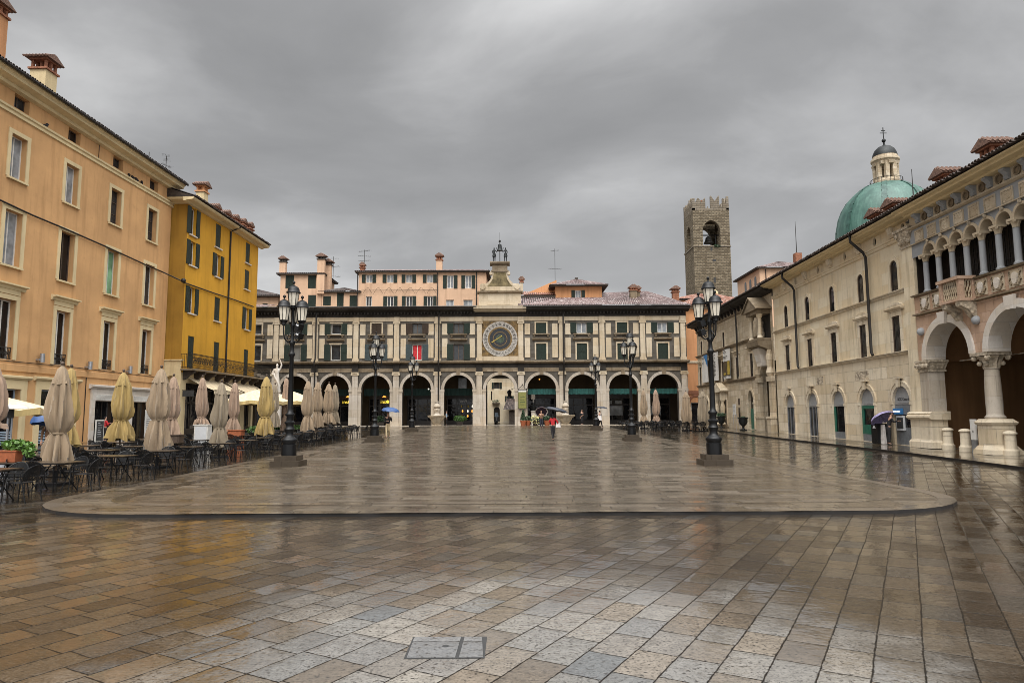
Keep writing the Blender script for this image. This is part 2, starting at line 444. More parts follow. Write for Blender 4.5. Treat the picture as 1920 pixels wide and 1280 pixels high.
n1 = N.noise(pv2, .34, 3, .45); n2 = N.noise(pv2, 1.0, 8, .52)
cl = N.m('ADD', N.m('MULTIPLY', n1, .58), N.m('MULTIPLY', n2, .42))
cl = N.m('ADD', N.m('MULTIPLY', N.m('SUBTRACT', cl, SKYB), 2.5), .5)
clc = N.ramp(cl, [(.28, (.14, .141, .145)), (.40, (.20, .201, .205)), (.50, (.32, .321, .325)), (.60, (.50, .50, .50)), (.76, (.80, .80, .79))])
el = N.m('MAXIMUM', sp.outputs[2], 0.0)
gain = N.m('ADD', .55, N.m('MULTIPLY', el, .85))
back = N.rng(sp.outputs[1], .35, -.7, 1.0, 4.0)      # unseen sky behind the viewer brightened, fill light added for the facades
top = N.rng(sp.outputs[2], .5, .95, 1.0, 3.1)  # sky overhead, above the view, lifted too as added fill
side = N.rng(sp.outputs[0], -.6, .7, .9, 1.15)
bg2 = N.n('ShaderNodeBackground', {0: clc, 1: N.m('MULTIPLY', N.m('MULTIPLY', N.m('MULTIPLY', gain, back), top), side)})
add = N.n('ShaderNodeAddShader', {0: bg1, 1: bg2})
wo = wt.nodes.new('ShaderNodeOutputWorld'); wt.links.new(add, wo.inputs[0])
sl = bpy.data.lights.new('sun', 'SUN'); sl.energy = 1.5; sl.angle = R(45); sl.color = (1, .95, .87)
so = bpy.data.objects.new('sun', sl); COL.objects.link(so)
so.rotation_euler = (PI / 2 - SUN_EL, 0, PI - SUN_AZ); so.location = (0, -20, 40)
S.view_settings.view_transform = 'Standard'; S.view_settings.look = 'None'; S.view_settings.exposure = 0
S.render.engine = 'CYCLES'
S.cycles.max_bounces = 6; S.cycles.diffuse_bounces = 3; S.cycles.glossy_bounces = 3; S.cycles.transparent_max_bounces = 6
S.cycles.use_denoising = True
S.cycles.denoising_prefilter = 'ACCURATE'
S.cycles.filter_width = 0.85
S.cycles.sample_clamp_indirect = 4
# ------------------------------------------------------------------ wet stone paving
def paving(name, ang, rowh, lmin, lvar, cols, seed, joint=.0062, jdark=.008, rough=(.03, .28), hscale=1.0, coat=1.0, tilt=.016, wetscale=.22, pale=None, streak=None):
    m, N, b, o = newmat(name)
    geo = N.n('ShaderNodeNewGeometry', out=0)
    sp0 = N.n('ShaderNodeSeparateXYZ', {0: geo}, None)
    pos = N.n('ShaderNodeCombineXYZ', {0: sp0.outputs[0], 1: sp0.outputs[1], 2: 0.0})
    wob = N.noise(pos, .8, 2, out=1); wob2 = N.noise(pos, 7.0, 2, out=1)
    p = N.n('ShaderNodeVectorMath', {0: pos, 1: N.scale(wob, (.035, .035, 0))}, operation='ADD')
    p = N.n('ShaderNodeVectorMath', {0: p, 1: N.scale(wob2, (.014, .014, 0))}, operation='ADD')
    sp = N.n('ShaderNodeSeparateXYZ', {0: p}, None); x, y = sp.outputs[0], sp.outputs[1]
    ca, sa = math.cos(ang), math.sin(ang)
    u = N.m('ADD', N.m('MULTIPLY', x, ca), N.m('MULTIPLY', y, sa))
    v = N.m('ADD', N.m('MULTIPLY', x, -sa), N.m('MULTIPLY', y, ca))
    vr = N.m('DIVIDE', v, rowh); row = N.m('FLOOR', vr); fv = N.m('FRACT', vr)
    def white(a, c): 
        return N.n('ShaderNodeTexWhiteNoise', {'Vector': N.n('ShaderNodeCombineXYZ', {0: a, 1: c, 2: float(seed)})}, None)
    wr = white(row, 0.5)
    L = N.m('ADD', lmin, N.m('MULTIPLY', wr.outputs[0], lvar))
    u2 = N.m('DIVIDE', N.m('ADD', u, N.m('MULTIPLY', white(row, 7.5).outputs[0], 9.0)), L)
    idx = N.m('FLOOR', u2); fu = N.m('FRACT', u2)
    du = N.m('MULTIPLY', N.m('MINIMUM', fu, N.m('SUBTRACT', 1.0, fu)), L)
    dv = N.m('MULTIPLY', N.m('MINIMUM', fv, N.m('SUBTRACT', 1.0, fv)), rowh)
    e = N.m('ADD', N.m('MINIMUM', du, dv), N.m('MULTIPLY', N.m('SUBTRACT', N.noise(pos, 16, 4, .7), .50), .022))
    wi = white(row, idx); sc = N.n('ShaderNodeSeparateColor', {0: wi.outputs[1]}, None)
    r1, r2, r3 = sc.outputs
    gap = N.rng(e, joint * .3, joint * 1.4)           # 0 in the joint, 1 on the stone
    edge = N.rng(e, 0, .05)
    sp_ = N.scale(pos, streak) if streak else pos
    fine = N.noise(sp_, 38, 4, .65); mid = N.noise(sp_, 9, 5, .6)
    pits = N.rng(N.noise(N.scale(pos, (1, 1.0, 1)), 24, 2, .5), .30, .42, 0, 1)
    bigw = N.noise(pos, wetscale, 4, .55); wet2 = N.noise(pos, 1.1, 4, .6)
    wet = N.m('ADD', N.m('MULTIPLY', bigw, .45), N.m('ADD', N.m('MULTIPLY', wet2, .32), N.m('MULTIPLY', r1, .24)))
    film = N.rng(wet, .36, .56)                         # 1 = standing film of water
    c = N.ramp(r2, [(0, cols[0]), (.4, cols[1]), (.75, cols[2]), (1, cols[3])])
    if pale:      # bright sky reflection painted into the colour as a paler stretch of stones
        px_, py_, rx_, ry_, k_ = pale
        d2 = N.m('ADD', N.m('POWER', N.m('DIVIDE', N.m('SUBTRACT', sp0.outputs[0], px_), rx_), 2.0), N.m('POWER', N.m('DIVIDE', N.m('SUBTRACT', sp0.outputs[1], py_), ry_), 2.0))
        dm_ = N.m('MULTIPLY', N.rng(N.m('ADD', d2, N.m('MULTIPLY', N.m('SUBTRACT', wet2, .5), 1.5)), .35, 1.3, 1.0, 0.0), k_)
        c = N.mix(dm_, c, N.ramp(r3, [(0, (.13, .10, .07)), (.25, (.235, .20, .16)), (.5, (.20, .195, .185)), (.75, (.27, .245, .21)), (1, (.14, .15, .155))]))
    c = N.mix(N.m('MULTIPLY', N.rng(mid, .4, .7), .35), c, (cols[0][0] * .6, cols[0][1] * .55, cols[0][2] * .5))
    c = N.mix(N.m('MULTIPLY', N.rng(fine, .52, .68), .30), c, N.mix(.4, c, (.42, .36, .29)))
    c = N.mix(N.m('MULTIPLY', N.rng(fine, .48, .34), .6), c, mulc(cols[0], .3))
    c = N.mix(N.m('MULTIPLY', N.m('SUBTRACT', 1.0, pits), .9), c, (.012, .010, .008))
    c = N.mix(N.m('MULTIPLY', film, .42), c, N.mix(.5, c, (.05, .036, .02)))
    c = N.mix(N.m('SUBTRACT', 1.0, gap), c, (jdark, jdark * .85, jdark * .7))
    # relief: rounded edges, rough face, every stone laid at its own slight tilt
    tl = N.m('ADD', N.m('MULTIPLY', N.m('MULTIPLY', N.m('SUBTRACT', fu, .5), L), N.m('MULTIPLY', N.m('SUBTRACT', r1, .5), tilt * 2)),
             N.m('MULTIPLY', N.m('MULTIPLY', N.m('SUBTRACT', fv, .5), rowh), N.m('MULTIPLY', N.m('SUBTRACT', r3, .5), tilt * 2)))
    h = N.m('ADD', N.m('MULTIPLY', edge, .006 * hscale), N.m('MULTIPLY', gap, .008 * hscale))
    hs = N.m('ADD', N.m('MULTIPLY', mid, .010 * hscale), N.m('MULTIPLY', fine, .0022 * hscale))
    hs = N.m('ADD', hs, N.m('MULTIPLY', pits, .0012 * hscale))
    dry = N.m('ADD', N.m('ADD', h, hs), tl)
    water = N.m('ADD', N.m('ADD', N.m('MULTIPLY', h, .10), N.m('ADD', N.m('ADD', N.m('MULTIPLY', mid, .0022 * hscale), N.m('MULTIPLY', N.noise(pos, 3.2, 3, .5), .007 * hscale)), N.m('MULTIPLY', N.m('MULTIPLY', hs, .45), N.m('SUBTRACT', 1.0, film)))), tl)
    b1 = N.n('ShaderNodeBump', {'Strength': 1.0, 'Distance': 1.0, 'Height': dry})
    b2 = N.n('ShaderNodeBump', {'Strength': 1.0, 'Distance': 1.0, 'Height': water})
    setp(N, b, Base_Color=c, Roughness=N.rng(wet, .35, .65, rough[1], rough[0] + .12), Normal=b1,
         Coat_Weight=N.m('MULTIPLY', N.m('MULTIPLY', N.rng(wet, .36, .56, .28, 1.0), coat), N.rng(gap, 0, 1, .08, 1.0)), Coat_Roughness=N.rng(wet, .34, .53, rough[1] * .75, rough[0]), Coat_Normal=b2)
    b.inputs['Specular IOR Level'].default_value = .12
    b.inputs['Coat IOR'].default_value = 1.88
    return m
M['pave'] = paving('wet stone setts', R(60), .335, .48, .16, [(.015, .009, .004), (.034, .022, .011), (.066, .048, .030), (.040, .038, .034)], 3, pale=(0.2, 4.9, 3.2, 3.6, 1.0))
M['pave_mid'] = paving('wet stone slabs', R(-3), .36, .7, .6, [(.060, .043, .026), (.095, .072, .046), (.14, .112, .08), (.085, .068, .05)], 5, .007, .02, (.15, .46), 1.5, .9, .02, .3, streak=(.45, 1.0, 1.0))
M['pave_kerb'] = paving('kerb stones', R(0), 3.0, 1.1, .5, [(.075, .057, .038), (.105, .083, .06), (.135, .11, .085), (.09, .075, .06)], 9, .008, .02, (.12, .36), .7, .9, .008)
M['pave_side'] = paving('wet footway slabs', R(92), .8, 1.2, .6, [(.075, .055, .032), (.10, .076, .048), (.12, .095, .063), (.09, .075, .055)], 13, .006, .02, (.08, .3), .55, 1.0, .006)
M['riser'] = simple('kerb riser', (.008, .006, .005), .5, 0, .3)

ys = [-30, 5, 20, 50, 85, 140, 300, 900]
mb = MB()
for a, b_ in zip(ys, ys[1:]):
    mb.poly([(-500, a, gz(a)), (500, a, gz(a)), (500, b_, gz(b_)), (-500, b_, gz(b_))])
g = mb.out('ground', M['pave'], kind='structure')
PX0, PX1, PY0, PY1, PR = -10.35, 9.8, 13.15, 77.5, 3.1
def outline(off):       # raised platform outline, inset by off: from the far left corner round the front to the far right corner
    x0, x1, y0, r = PX0 + off, PX1 - off, PY0 + off, max(.1, PR - off)
    p = [(x0, y) for y in (PY1, 60, 45, 30, 20)]
    for i in range(9):
        a = PI + PI / 2 * i / 8; p.append((x0 + r + r * math.cos(a), y0 + r + r * math.sin(a)))
    for i in range(1, 40): p.append((x0 + r + (x1 - x0 - 2 * r) * i / 40, y0 + .014 * math.sin(i * 2.3) + .010 * math.sin(i * 5.1 + 1)))
    for i in range(9):
        a = 1.5 * PI + PI / 2 * i / 8; p.append((x1 - r + r * math.cos(a), y0 + r + r * math.sin(a)))
    return p + [(x1, y) for y in (20, 30, 45, 60, PY1)]
HP = .062
def strip(o1, o2, z):
    mb = MB(); A, B = outline(o1), outline(o2)
    a = [mb.v((x, y, gz(y) + z)) for x, y in A]; b_ = [mb.v((x, y, gz(y) + z)) for x, y in B]
    for i in range(len(A) - 1): mb.face([a[i], a[i + 1], b_[i + 1], b_[i]])
    return mb
mb = MB(); O = outline(.0); n = len(O)
for i in range(n // 2):
    l, l2, r2, r_ = O[i], O[i + 1], O[n - 2 - i], O[n - 1 - i]
    mb.poly([(q[0], q[1], gz(q[1]) + HP) for q in ([l, l2, r2, r_] if i + 1 < n - 2 - i else [l, l2, r_])])
plat = mb.out('raised_pavement', M['pave_mid'], kind='structure')
strip(0, .34, HP + .004).out('kerb_strip', M['pave_kerb'], kind='structure')
strip(1.25, 1.6, HP + .004).out('paving_band', M['pave_kerb'], kind='structure')
mb = MB(); O = outline(0)
for p, q in zip(O, O[1:]):
    mb.poly([(p[0], p[1], gz(p[1]) - .02), (q[0], q[1], gz(q[1]) - .02), (q[0], q[1], gz(q[1]) + HP), (p[0], p[1], gz(p[1]) + HP)])
mb.out('kerb', M['riser'], kind='structure')
# footway along the right hand buildings
SW = [(5, 16.3), (20, 16.5), (24, 16.75), (30, 17.05), (45, 17.0), (60, 17.6), (76, 18.3)]
mb = MB()
for (y0, x0), (y1, x1) in zip(SW, SW[1:]):
    mb.poly([(x0, y0, gz(y0) + .09), (28, y0, gz(y0) + .09), (28, y1, gz(y1) + .09), (x1, y1, gz(y1) + .09)])
mb.out('footway', M['pave_side'], kind='structure')
mb = MB()
for (y0, x0), (y1, x1) in zip(SW, SW[1:]):
    mb.poly([(x0, y0, gz(y0) - .02), (x1, y1, gz(y1) - .02), (x1, y1, gz(y1) + .09), (x0, y0, gz(y0) + .09)])
mb.out('footway_kerb', M['riser'], kind='structure')
# two odd bluish slabs with a lifting hole in the foreground
t = thing('access_cover', 'pair of bluish stone slabs with a lifting hole set in the foreground paving', 'access cover', (-.55, 5.86, 0))
bl = paving('blue slab', 0, 3.0, 5, 1, [(.13, .14, .145), (.17, .18, .185), (.20, .20, .20), (.12, .13, .14)], 21, .003, .02, (.2, .42), 1.0, .7, .004)
mb = MB(); mb.hexa([(-.29, -.26, .002), (.09, -.26, .002), (.10, .24, .002), (-.30, .24, .002)], [(-.29, -.26, .008), (.09, -.26, .008), (.10, .24, .008), (-.30, .24, .008)]); mb.out('slab', bl, t)
mb = MB(); mb.hexa([(.12, -.26, .002), (.31, -.25, .002), (.28, .23, .002), (.13, .24, .002)], [(.12, -.26, .008), (.31, -.25, .008), (.28, .23, .008), (.13, .24, .008)]); mb.out('slab', bl, t)
mb = MB(); mb.box(-.312, .322, -.272, .252, .0012, .0042); mb.out('joint', M['ink'], t)
mb = MB(); mb.lathe([(.028, .0085), (.028, .0105)], (-.01, .0, 0), 10); mb.out('lifting_hole', M['ink'], t)
# ------------------------------------------------------------------ building components
def window(parent, u0, u1, v0, v1, y=0.0, d=.32, sash='white_paint', glass='glass', mull=1, trans=0, sill=None, surround=None, hood=None,
           shutters=None, smat='shut_green', sw=None, archtop=None, name='window', fw=.06):
    """sash frame with pane, sill, surround and shutters as its own pieces; the hole itself is cut in the wall"""
    mb = MB(); w = u1 - u0; h = v1 - v0; yy = y + d - .07
    if archtop is None:
        for a, b in ((u0, u0 + fw), (u1 - fw, u1)): mb.box(a, b, yy, yy + .05, v0, v1)
        for a, b in ((v0, v0 + fw), (v1 - fw, v1)): mb.box(u0 + fw, u1 - fw, yy, yy + .05, a, b)
        top = v1 - fw
    else:
        for a, b in ((u0, u0 + fw), (u1 - fw, u1)): mb.box(a, b, yy, yy + .05, v0, archtop)
        mb.ring((u0 + u1) / 2, archtop, w / 2 - fw, w / 2, yy, yy + .05); top = archtop + w / 2 - fw * .8
    for k in range(mull):
        c = u0 + w * (k + 1) / (mull + 1); mb.box(c - fw * .55, c + fw * .55, yy + .004, yy + .046, v0 + fw * .9, top)
    for k in range(trans):
        c = v0 + h * (k + 1) / (trans + 1); mb.box(u0 + fw * .9, u1 - fw * .9, yy + .006, yy + .044, c - .02, c + .02)
    o = mb.out(name, M[sash], parent)
    mb = MB(); P = rect(u0, u1, v0, v1) if archtop is None else arch((u0 + u1) / 2, w, v0, archtop)
    mb.poly([(p[0], y + d - .03, p[1]) for p in P]); mb.out('pane', M[glass], o)
    if sill:
        mb = MB(); mb.box(u0 - .18, u1 + .18, y - .14, y + d - .08, v0 - .11, v0 - .002); mb.out('sill', M[sill], o)
    if surround:
        mat, sw_, pr = surround; mb = MB()
        if archtop is None:
            mb.box(u0 - sw_, u0, y - pr, y + .002, v0, v1); mb.box(u1, u1 + sw_, y - pr, y + .002, v0, v1)
            mb.box(u0 - sw_, u1 + sw_, y - pr - .003, y + .002, v1, v1 + sw_)
        else:
            mb.box(u0 - sw_, u0, y - pr, y + .002, v0, archtop); mb.box(u1, u1 + sw_, y - pr, y + .002, v0, archtop)
            mb.ring((u0 + u1) / 2, archtop, w / 2, w / 2 + sw_, y - pr, y + .002)
        mb.out('surround', M[mat], o)
    if hood:
        mat, hz, ex = hood; mb = MB()
        mb.prx([(y + .002, hz - .30), (y - .10, hz - .28), (y - .16, hz - .12), (y - .34, hz - .08), (y - .34, hz), (y + .002, hz + .04)], u0 - ex, u1 + ex)
        mb.out('hood', M[mat], o)
    if shutters == 'open':
        s = sw or w * .55
        for a, b in ((u0 - s - .02, u0 - .02), (u1 + .02, u1 + s + .02)):
            mb = MB(); mb.box(a, b, y - .07, y - .02, v0, v1); mb.box(a + .06, b - .06, y - .08, y - .06, v0 + h * .47, v0 + h * .53)
            mb.out('shutter', M[smat], o)
    elif shutters == 'closed':
        for a, b in ((u0 + .01, (u0 + u1) / 2 - .006), ((u0 + u1) / 2 + .006, u1 - .01)):
            mb = MB(); mb.box(a, b, y + .03, y + .08, v0 + .01, v1 - .01); mb.box(a + .05, b - .05, y + .018, y + .035, v0 + h * .47, v0 + h * .53)
            mb.out('shutter', M[smat], o)
    return o
def cornice(name, parent, mat, u0, u1, y, z0, z1, pr, steps=3):
    prof = [(y + .003, z0)]
    for k in range(steps):
        p = pr * (k + 1) / steps; za = z0 + (z1 - z0) * k / steps; zb = z0 + (z1 - z0) * (k + 1) / steps
        prof += [(y - p * .8, za + .01), (y - p, zb - (z1 - z0) / steps * .35)]
    prof += [(y - pr, z1), (y + .003, z1 + .03)]
    mb = MB(); mb.prx(prof, u0, u1); return mb.out(name, M[mat], parent)
def eave_tiles(parent, u0, u1, y, z, mat='clay_dark', r=.085, pitch=.2):
    """row of curved clay tile ends overhanging the eave"""
    mb = MB(); g = random.Random(int(u0 * 7 + z)); n = int((u1 - u0) / pitch)
    for i in range(n):
        x = u0 + pitch * (i + .5) + g.uniform(-.02, .02); l = g.uniform(.0, .04); dz = g.uniform(-.01, .012)
        mb.ring(x, z + dz, r * .72, r, y - .12 - l, y + .5, 0, PI, 5)
    return mb.out('eave_tiles', M[mat], parent)
def chimney(parent, x, y, z0, h, w, d, body='cream_wall', cap='brick', tall=.55, top='clay', wide=.25):
    mb = MB(); mb.box(x - w / 2, x + w / 2, y - d / 2, y + d / 2, z0, z0 + h); c = mb.out('chimney', M[body], parent)
    mb = MB(); mb.box(x - w / 2 - .1, x + w / 2 + .1, y - d / 2 - .1, y + d / 2 + .1, z0 + h + .002, z0 + h + .12)
    n = max(2, int(w / .35) + 1)
    for i in range(n):
        px = x - w / 2 + .1 + (w - .2) * i / (n - 1)
        for py in (y - d / 2 + .09, y + d / 2 - .09): mb.box(px - .07, px + .07, py - .07, py + .07, z0 + h + .12, z0 + h + tall)
    mb.box(x - w / 2 + .2, x + w / 2 - .2, y - .05, y + .05, z0 + h + .12, z0 + h + tall)
    mb.box(x - w / 2 - .08, x + w / 2 + .08, y - d / 2 - .08, y + d / 2 + .08, z0 + h + tall, z0 + h + tall + .09)
    mb.out('chimney_head', M[cap], c)
    mb = MB(); zt = z0 + h + tall + .09; a, b = w / 2 + wide, d / 2 + wide
    mb.pry([(x - a, zt + .002), (x + a, zt + .002), (x + .12, zt + .34), (x - .12, zt + .34)], y - b, y + b)
    for k in range(int(2 * b / .2) + 1):
        yy = y - b + .1 + k * .2
        for sg in (-1, 1): mb.tube([(x + sg * .05, yy, zt + .40), (x + sg * (a + .06), yy, zt + .04)], .075, 5)
    mb.out('chimney_roof', M[top], c)
    return c
def antenna(parent, x, y, z0, h, seed=0, arms=3):
    g = random.Random(seed); mb = MB(); mb.tube([(x, y, z0), (x, y, z0 + h)], .03, 5)
    for k in range(arms):
        z = z0 + h * (.5 + .45 * k / max(1, arms - 1)); a = g.uniform(-.5, .5); l = g.uniform(.5, .95)
        dx, dy = math.cos(a), math.sin(a)
        mb.tube([(x - dx * l, y - dy * l, z), (x + dx * l, y + dy * l, z + g.uniform(-.1, .15))], .018, 4)
        for q in range(-3, 4):
            if q: mb.tube([(x + dx * l * q / 3 + dy * .3, y + dy * l * q / 3 - dx * .3, z), (x + dx * l * q / 3 - dy * .3, y + dy * l * q / 3 + dx * .3, z)], .010, 3)
    return mb.out('antenna', M['iron'], parent)
def pipe(parent, pts, r=.06, mat='gutter', name='downpipe'):
    mb = MB(); mb.tube(pts, r, 7); return mb.out(name, M[mat], parent, True)

# ------------------------------------------------------------------ orange palazzo on the left
FO = Fr(-27.9, 30, 0, .02, 1)
ob = bthing(FO, 'orange_building', 'long orange plastered palazzo with cream window frames at the left edge', 'building')
cols = [-2.1, 2.5, 7.12, 11.65, 16.3, 20.95]
hol = []; wins = []
for i, c in enumerate(cols):
    hol += [rect(c - .6, c + .6, 15.12, 17.62), rect(c - .65, c + .65, 10.22, 13.3), rect(c - .62, c + .62, 5.05, 8.35)]
    if i != 3: hol.append(rect(c - .58, c + .58, 19.14, 19.95))
hol.append(rect(cols[3] - .58, cols[3] + .58, 19.14, 19.95))
shops = [(-5.5, -.9, 3.45), (.4, 3.9, 3.45), (5.9, 8.55, 3.45), (10.15, 12.95, 3.5), (15.2, 17.9, 2.95), (19.55, 22.15, 2.95)]
for a, b, t_ in shops: hol.append(rect(a, b, .17, t_))
mb = MB(); mb.wall(rect(-9, 23.65, 0, 20.35), hol, 0, .38)
mb.poly([(23.65, 0, 0), (23.65, 9, 0), (23.65, 9, 20.35), (23.65, 0, 20.35)]); mb.poly([(-9, 0, 0), (-9, 9, 0), (-9, 9, 20.35), (-9, 0, 20.35)])
mb.out('wall', M['orange'], ob)
for i, c in enumerate(cols):
    window(ob, c - .58, c + .58, 19.14, 19.95, 0, .38, 'wood', 'glass' if i % 3 else 'glass_dark', 1, 0)
    window(ob, c - .6, c + .6, 15.12, 17.62, 0, .38, ('white_paint', 'white_paint', 'white_paint', 'white_paint', 'wood', 'wood')[i], ('glass', 'glass', 'glass_pale', 'glass_pale', 'glass', 'glass')[i], 1, 2 if i > 3 else 0, 'cream_trim', ('cream_trim', .24, .05))
    window(ob, c - .65, c + .65, 10.22, 13.3, 0, .38, 'white_paint' if i != 3 else 'wood', ('glass', 'glass', 'glass_pale', 'glass_dark', 'glass_green', 'glass')[i], 1, 0, 'cream_trim', ('cream_trim', .25, .05))
    w_ = window(ob, c - .62, c + .62, 5.05, 8.35, 0, .38, 'white_paint', 'glass_dark', 1, 0, None, ('cream_trim', .26, .05), ('cream_trim', 9.2, .55), fw=.09)
    mb = MB(); mb.box(c - .88, c + .88, -.052, .002, 8.65, 8.95); mb.out('frieze', M['cream_trim'], w_)
    mb = MB(); mb.box(c - .6, c + .6, .06, .09, 5.68, 5.73); mb.box(c - .6, c + .6, .06, .09, 5.08, 5.12)
    for k in range(11):
        x = c - .56 + 1.12 * k / 10; mb.box(x - .012, x + .012, .065, .085, 5.12, 5.68)
    for k in range(5):
        mb.ring(c - .45 + .9 * k / 4, 5.4, .07, .10, .06, .08, 0, 2 * PI, 10)
    mb.out('window_guard', M['iron'], w_)
mb = MB(); mb.prx([(.003, 18.62), (-.10, 18.64), (-.10, 18.75), (-.07, 18.77), (-.07, 18.84), (-.16, 18.88), (-.16, 19.0), (.003, 19.03)], -9.02, 23.75); mb.out('string_course', M['cream_trim'], ob)
mb = MB(); mb.prx([(.003, 4.42), (-.08, 4.44), (-.08, 4.80), (.003, 4.84)], -9.02, 23.7); mb.out('string_course', M['orange'], ob)
mb = MB(); mb.prx([(.003, 19.98), (-.28, 20.02), (-.34, 20.12), (-.34, 20.18), (-.78, 20.28), (-.80, 20.42), (-.92, 20.52), (-.92, 20.60), (.003, 20.62)], -9.05, 23.95); mb.out('cornice', M['cream_trim'], ob)
mb = MB(); mb.tiles((-9.1, -1.0, 20.66), (24.1, -1.0, 20.66), (24.1, 7, 23.2), (-9.1, 7, 23.2), .28, .06); rf = mb.out('roof', M['tile_dark'], ob)
mb = MB(); mb.hexa([(-9.05, -.95, 20.63), (24.05, -.95, 20.63), (24.05, 7, 20.63), (-9.05, 7, 20.63)], [(-9.05, -.95, 20.65), (24.05, -.95, 20.65), (24.05, 7, 23.15), (-9.05, 7, 23.15)]); mb.out('roof_deck', M['soffit'], rf)
eave_tiles(rf, -9, 24, -1.0, 20.66)
pipe(ob, [(-9, -1.07, 20.6), (24, -1.07, 20.6)], .085, 'gutter', 'gutter')
pipe(ob, [(.6, -1.07, 20.6), (.7, -1.0, 20.2), (.9, -.5, 19.9), (.9, -.12, 19.6)], .06)
x_, z_ = FO.uv(82, 140, 1.4); chimney(rf, x_, 1.4, 20.9, z_ - 20.9 + .1, 1.0, 1.0, 'cream_wall', 'brick', .62)
x_, z_ = FO.uv(-14, 60, 1.6); chimney(rf, x_, 1.6, 20.9, 3.7, 1.0, .9, 'apricot', 'brick', .5)
x_, z_ = FO.uv(311, 315, 2.5); antenna(rf, x_, 2.5, 21.2, 3.1, 4)
x_, z_ = FO.uv(279, 300, 2.2); antenna(rf, x_, 2.2, 21.2, 2.2, 8, 1)
# shopfronts
for k, (a, b, t_) in enumerate(shops):
    white = k > 3
    mb = MB(); f = .06 if white else .07
    mb.box(a, a + f, .30, .36, .17, t_); mb.box(b - f, b, .30, .36, .17, t_); mb.box(a + f, b - f, .30, .36, t_ - f, t_)
    mb.box((a + b) / 2 - .035, (a + b) / 2 + .035, .305, .355, .2, t_ - f)
    if not white: mb.box(a + f, b - f, .305, .355, 2.45, 2.53)
    sf = mb.out('shopfront', M['pale_blue' if k in (2, 3) else 'shop_dark'], ob)
    mb = MB(); mb.poly([(a, .37, .17), (b, .37, .17), (b, .37, t_), (a, .37, t_)]); mb.out('pane', M['glass_dark'], sf)
    if not white:
        mb = MB(); mb.box(a - .45, a, -.06, .002, .17, t_); mb.box(b, b + .45, -.06, .002, .17, t_); mb.box(a - .45, b + .45, -.063, .002, t_, t_ + .5)
        mb.prx([(.002, t_ + .5), (-.12, t_ + .52), (-.22, t_ + .62), (-.22, t_ + .72), (.002, t_ + .76)], a - .65, b + .65); mb.out('shop_surround', M['cream_trim'], sf)
        mb = MB(); g2 = random.Random(k)
        for q in range(9): mb.box(a + .1 , b - .1, .29, .298, .35 + q * .09, .39 + q * .09)
        mb.out('frosted_stripes', M['pale_blue'], sf)
mb = MB()
for a, b in ((14.75, 15.2), (17.9, 19.55), (22.15, 22.65)): mb.box(a, b, -.09, .002, .17, 2.95)
mb.box(14.75, 22.65, -.093, .002, 2.95, 3.72); mb.prx([(.002, 3.72), (-.15, 3.74), (-.3, 3.86), (-.3, 3.96), (.002, 4.02)], 14.55, 22.85)
po = mb.out('portal_surround', M['marble'], ob)
for a, b in ((15.2, 17.9), (19.55, 22.15)):
    mb = MB()
    for q in range(5): mb.box(a + .05, b - .05, -.11 - .008 * q, -.02, 3.0 + q * .075, 3.06 + q * .075)
    mb.out('shutter_box', M['white_paint'], po)
for px, py in ((78, 671), (168, 685), (243.5, 693)):
    x_, z_ = FO.uv(px, py, -.2); mb = MB(); mb.lathe([(.13, -.26), (.13, .26)], (x_, -.24, z_), 14); mb.box(x_ - .2, x_ - .1, -.2, .002, z_ - .16, z_ - .06); mb.out('wall_lamp', M['steel'], ob, True)
pipe(ob, [(4.95, -.04, 20), (4.95, -.04, 14), (4.95, -.04, 5.3), (5.2, -.04, 4.7), (5.2, -.04, 3.3)], .025, 'gutter', 'wall_conduit')
pipe(ob, [(14.2, -.04, 4.42), (14.2, -.04, .3)], .025, 'gutter', 'wall_conduit')
pipe(ob, [(14.1, -.03, 20), (14.1, -.03, 18.95)], .02, 'gutter', 'wall_conduit')
pipe(ob, [(-8, -.05, 5.05), (4, -.06, 4.93), (12, -.05, 5.0), (23.5, -.05, 4.88)], .02, 'gutter', 'wall_conduit')

# pigeons on the ledge
for k, (px, py, lb) in enumerate([(87, 236.5, 'lone dark pigeon on the cream ledge between the first two attic windows'), (242, 331, 'leftmost of the four dark pigeons in a row on the upper cream ledge'),
                              (249, 336, 'second from left of the four pigeons in a row on the cream ledge'), (256, 340, 'third from left of the four pigeons in a row on the cream ledge'), (266, 346, 'rightmost of the four dark pigeons in a row on the upper cream ledge')]):
    x_, z_ = FO.uv(px, py, -.09); w = FO.w(x_, -.09, 19.02)
    t = thing('pigeon', lb, 'pigeon', w, FO.a + k * .9, 'pigeons on the ledge of the orange building')
    mb = MB(); mb.M = Matrix.Rotation(R(25), 4, 'Y'); mb.lathe([(.004, -.20), (.05, -.17), (.075, -.08), (.085, .0), (.07, .08), (.03, .13), (.004, .15)], (-.03, 0, .13), 8)
    mb.M = Matrix.Translation((0, 0, .11)) @ Matrix.Rotation(R(70), 4, 'Y'); mb.lathe([(.004, -.20), (.055, -.15), (.075, -.05), (.07, .03), (.03, .12), (.02, .16)], (0, 0, 0), 8)
    mb.M = None; mb.ball((.15, 0, .21), .04, 8); mb.tube([(.18, 0, .21), (.22, 0, .20)], [.012, .002], 5); mb.box(-.32, -.16, -.03, .03, .03, .05)
    mb.out('body', M['dark_cloth'], t, True)
    mb = MB(); mb.tube([(0, .025, 0), (0, .025, .06)], .008, 4); mb.tube([(0, -.025, 0), (0, -.025, .06)], .008, 4); mb.out('feet', M['terracotta'], t)

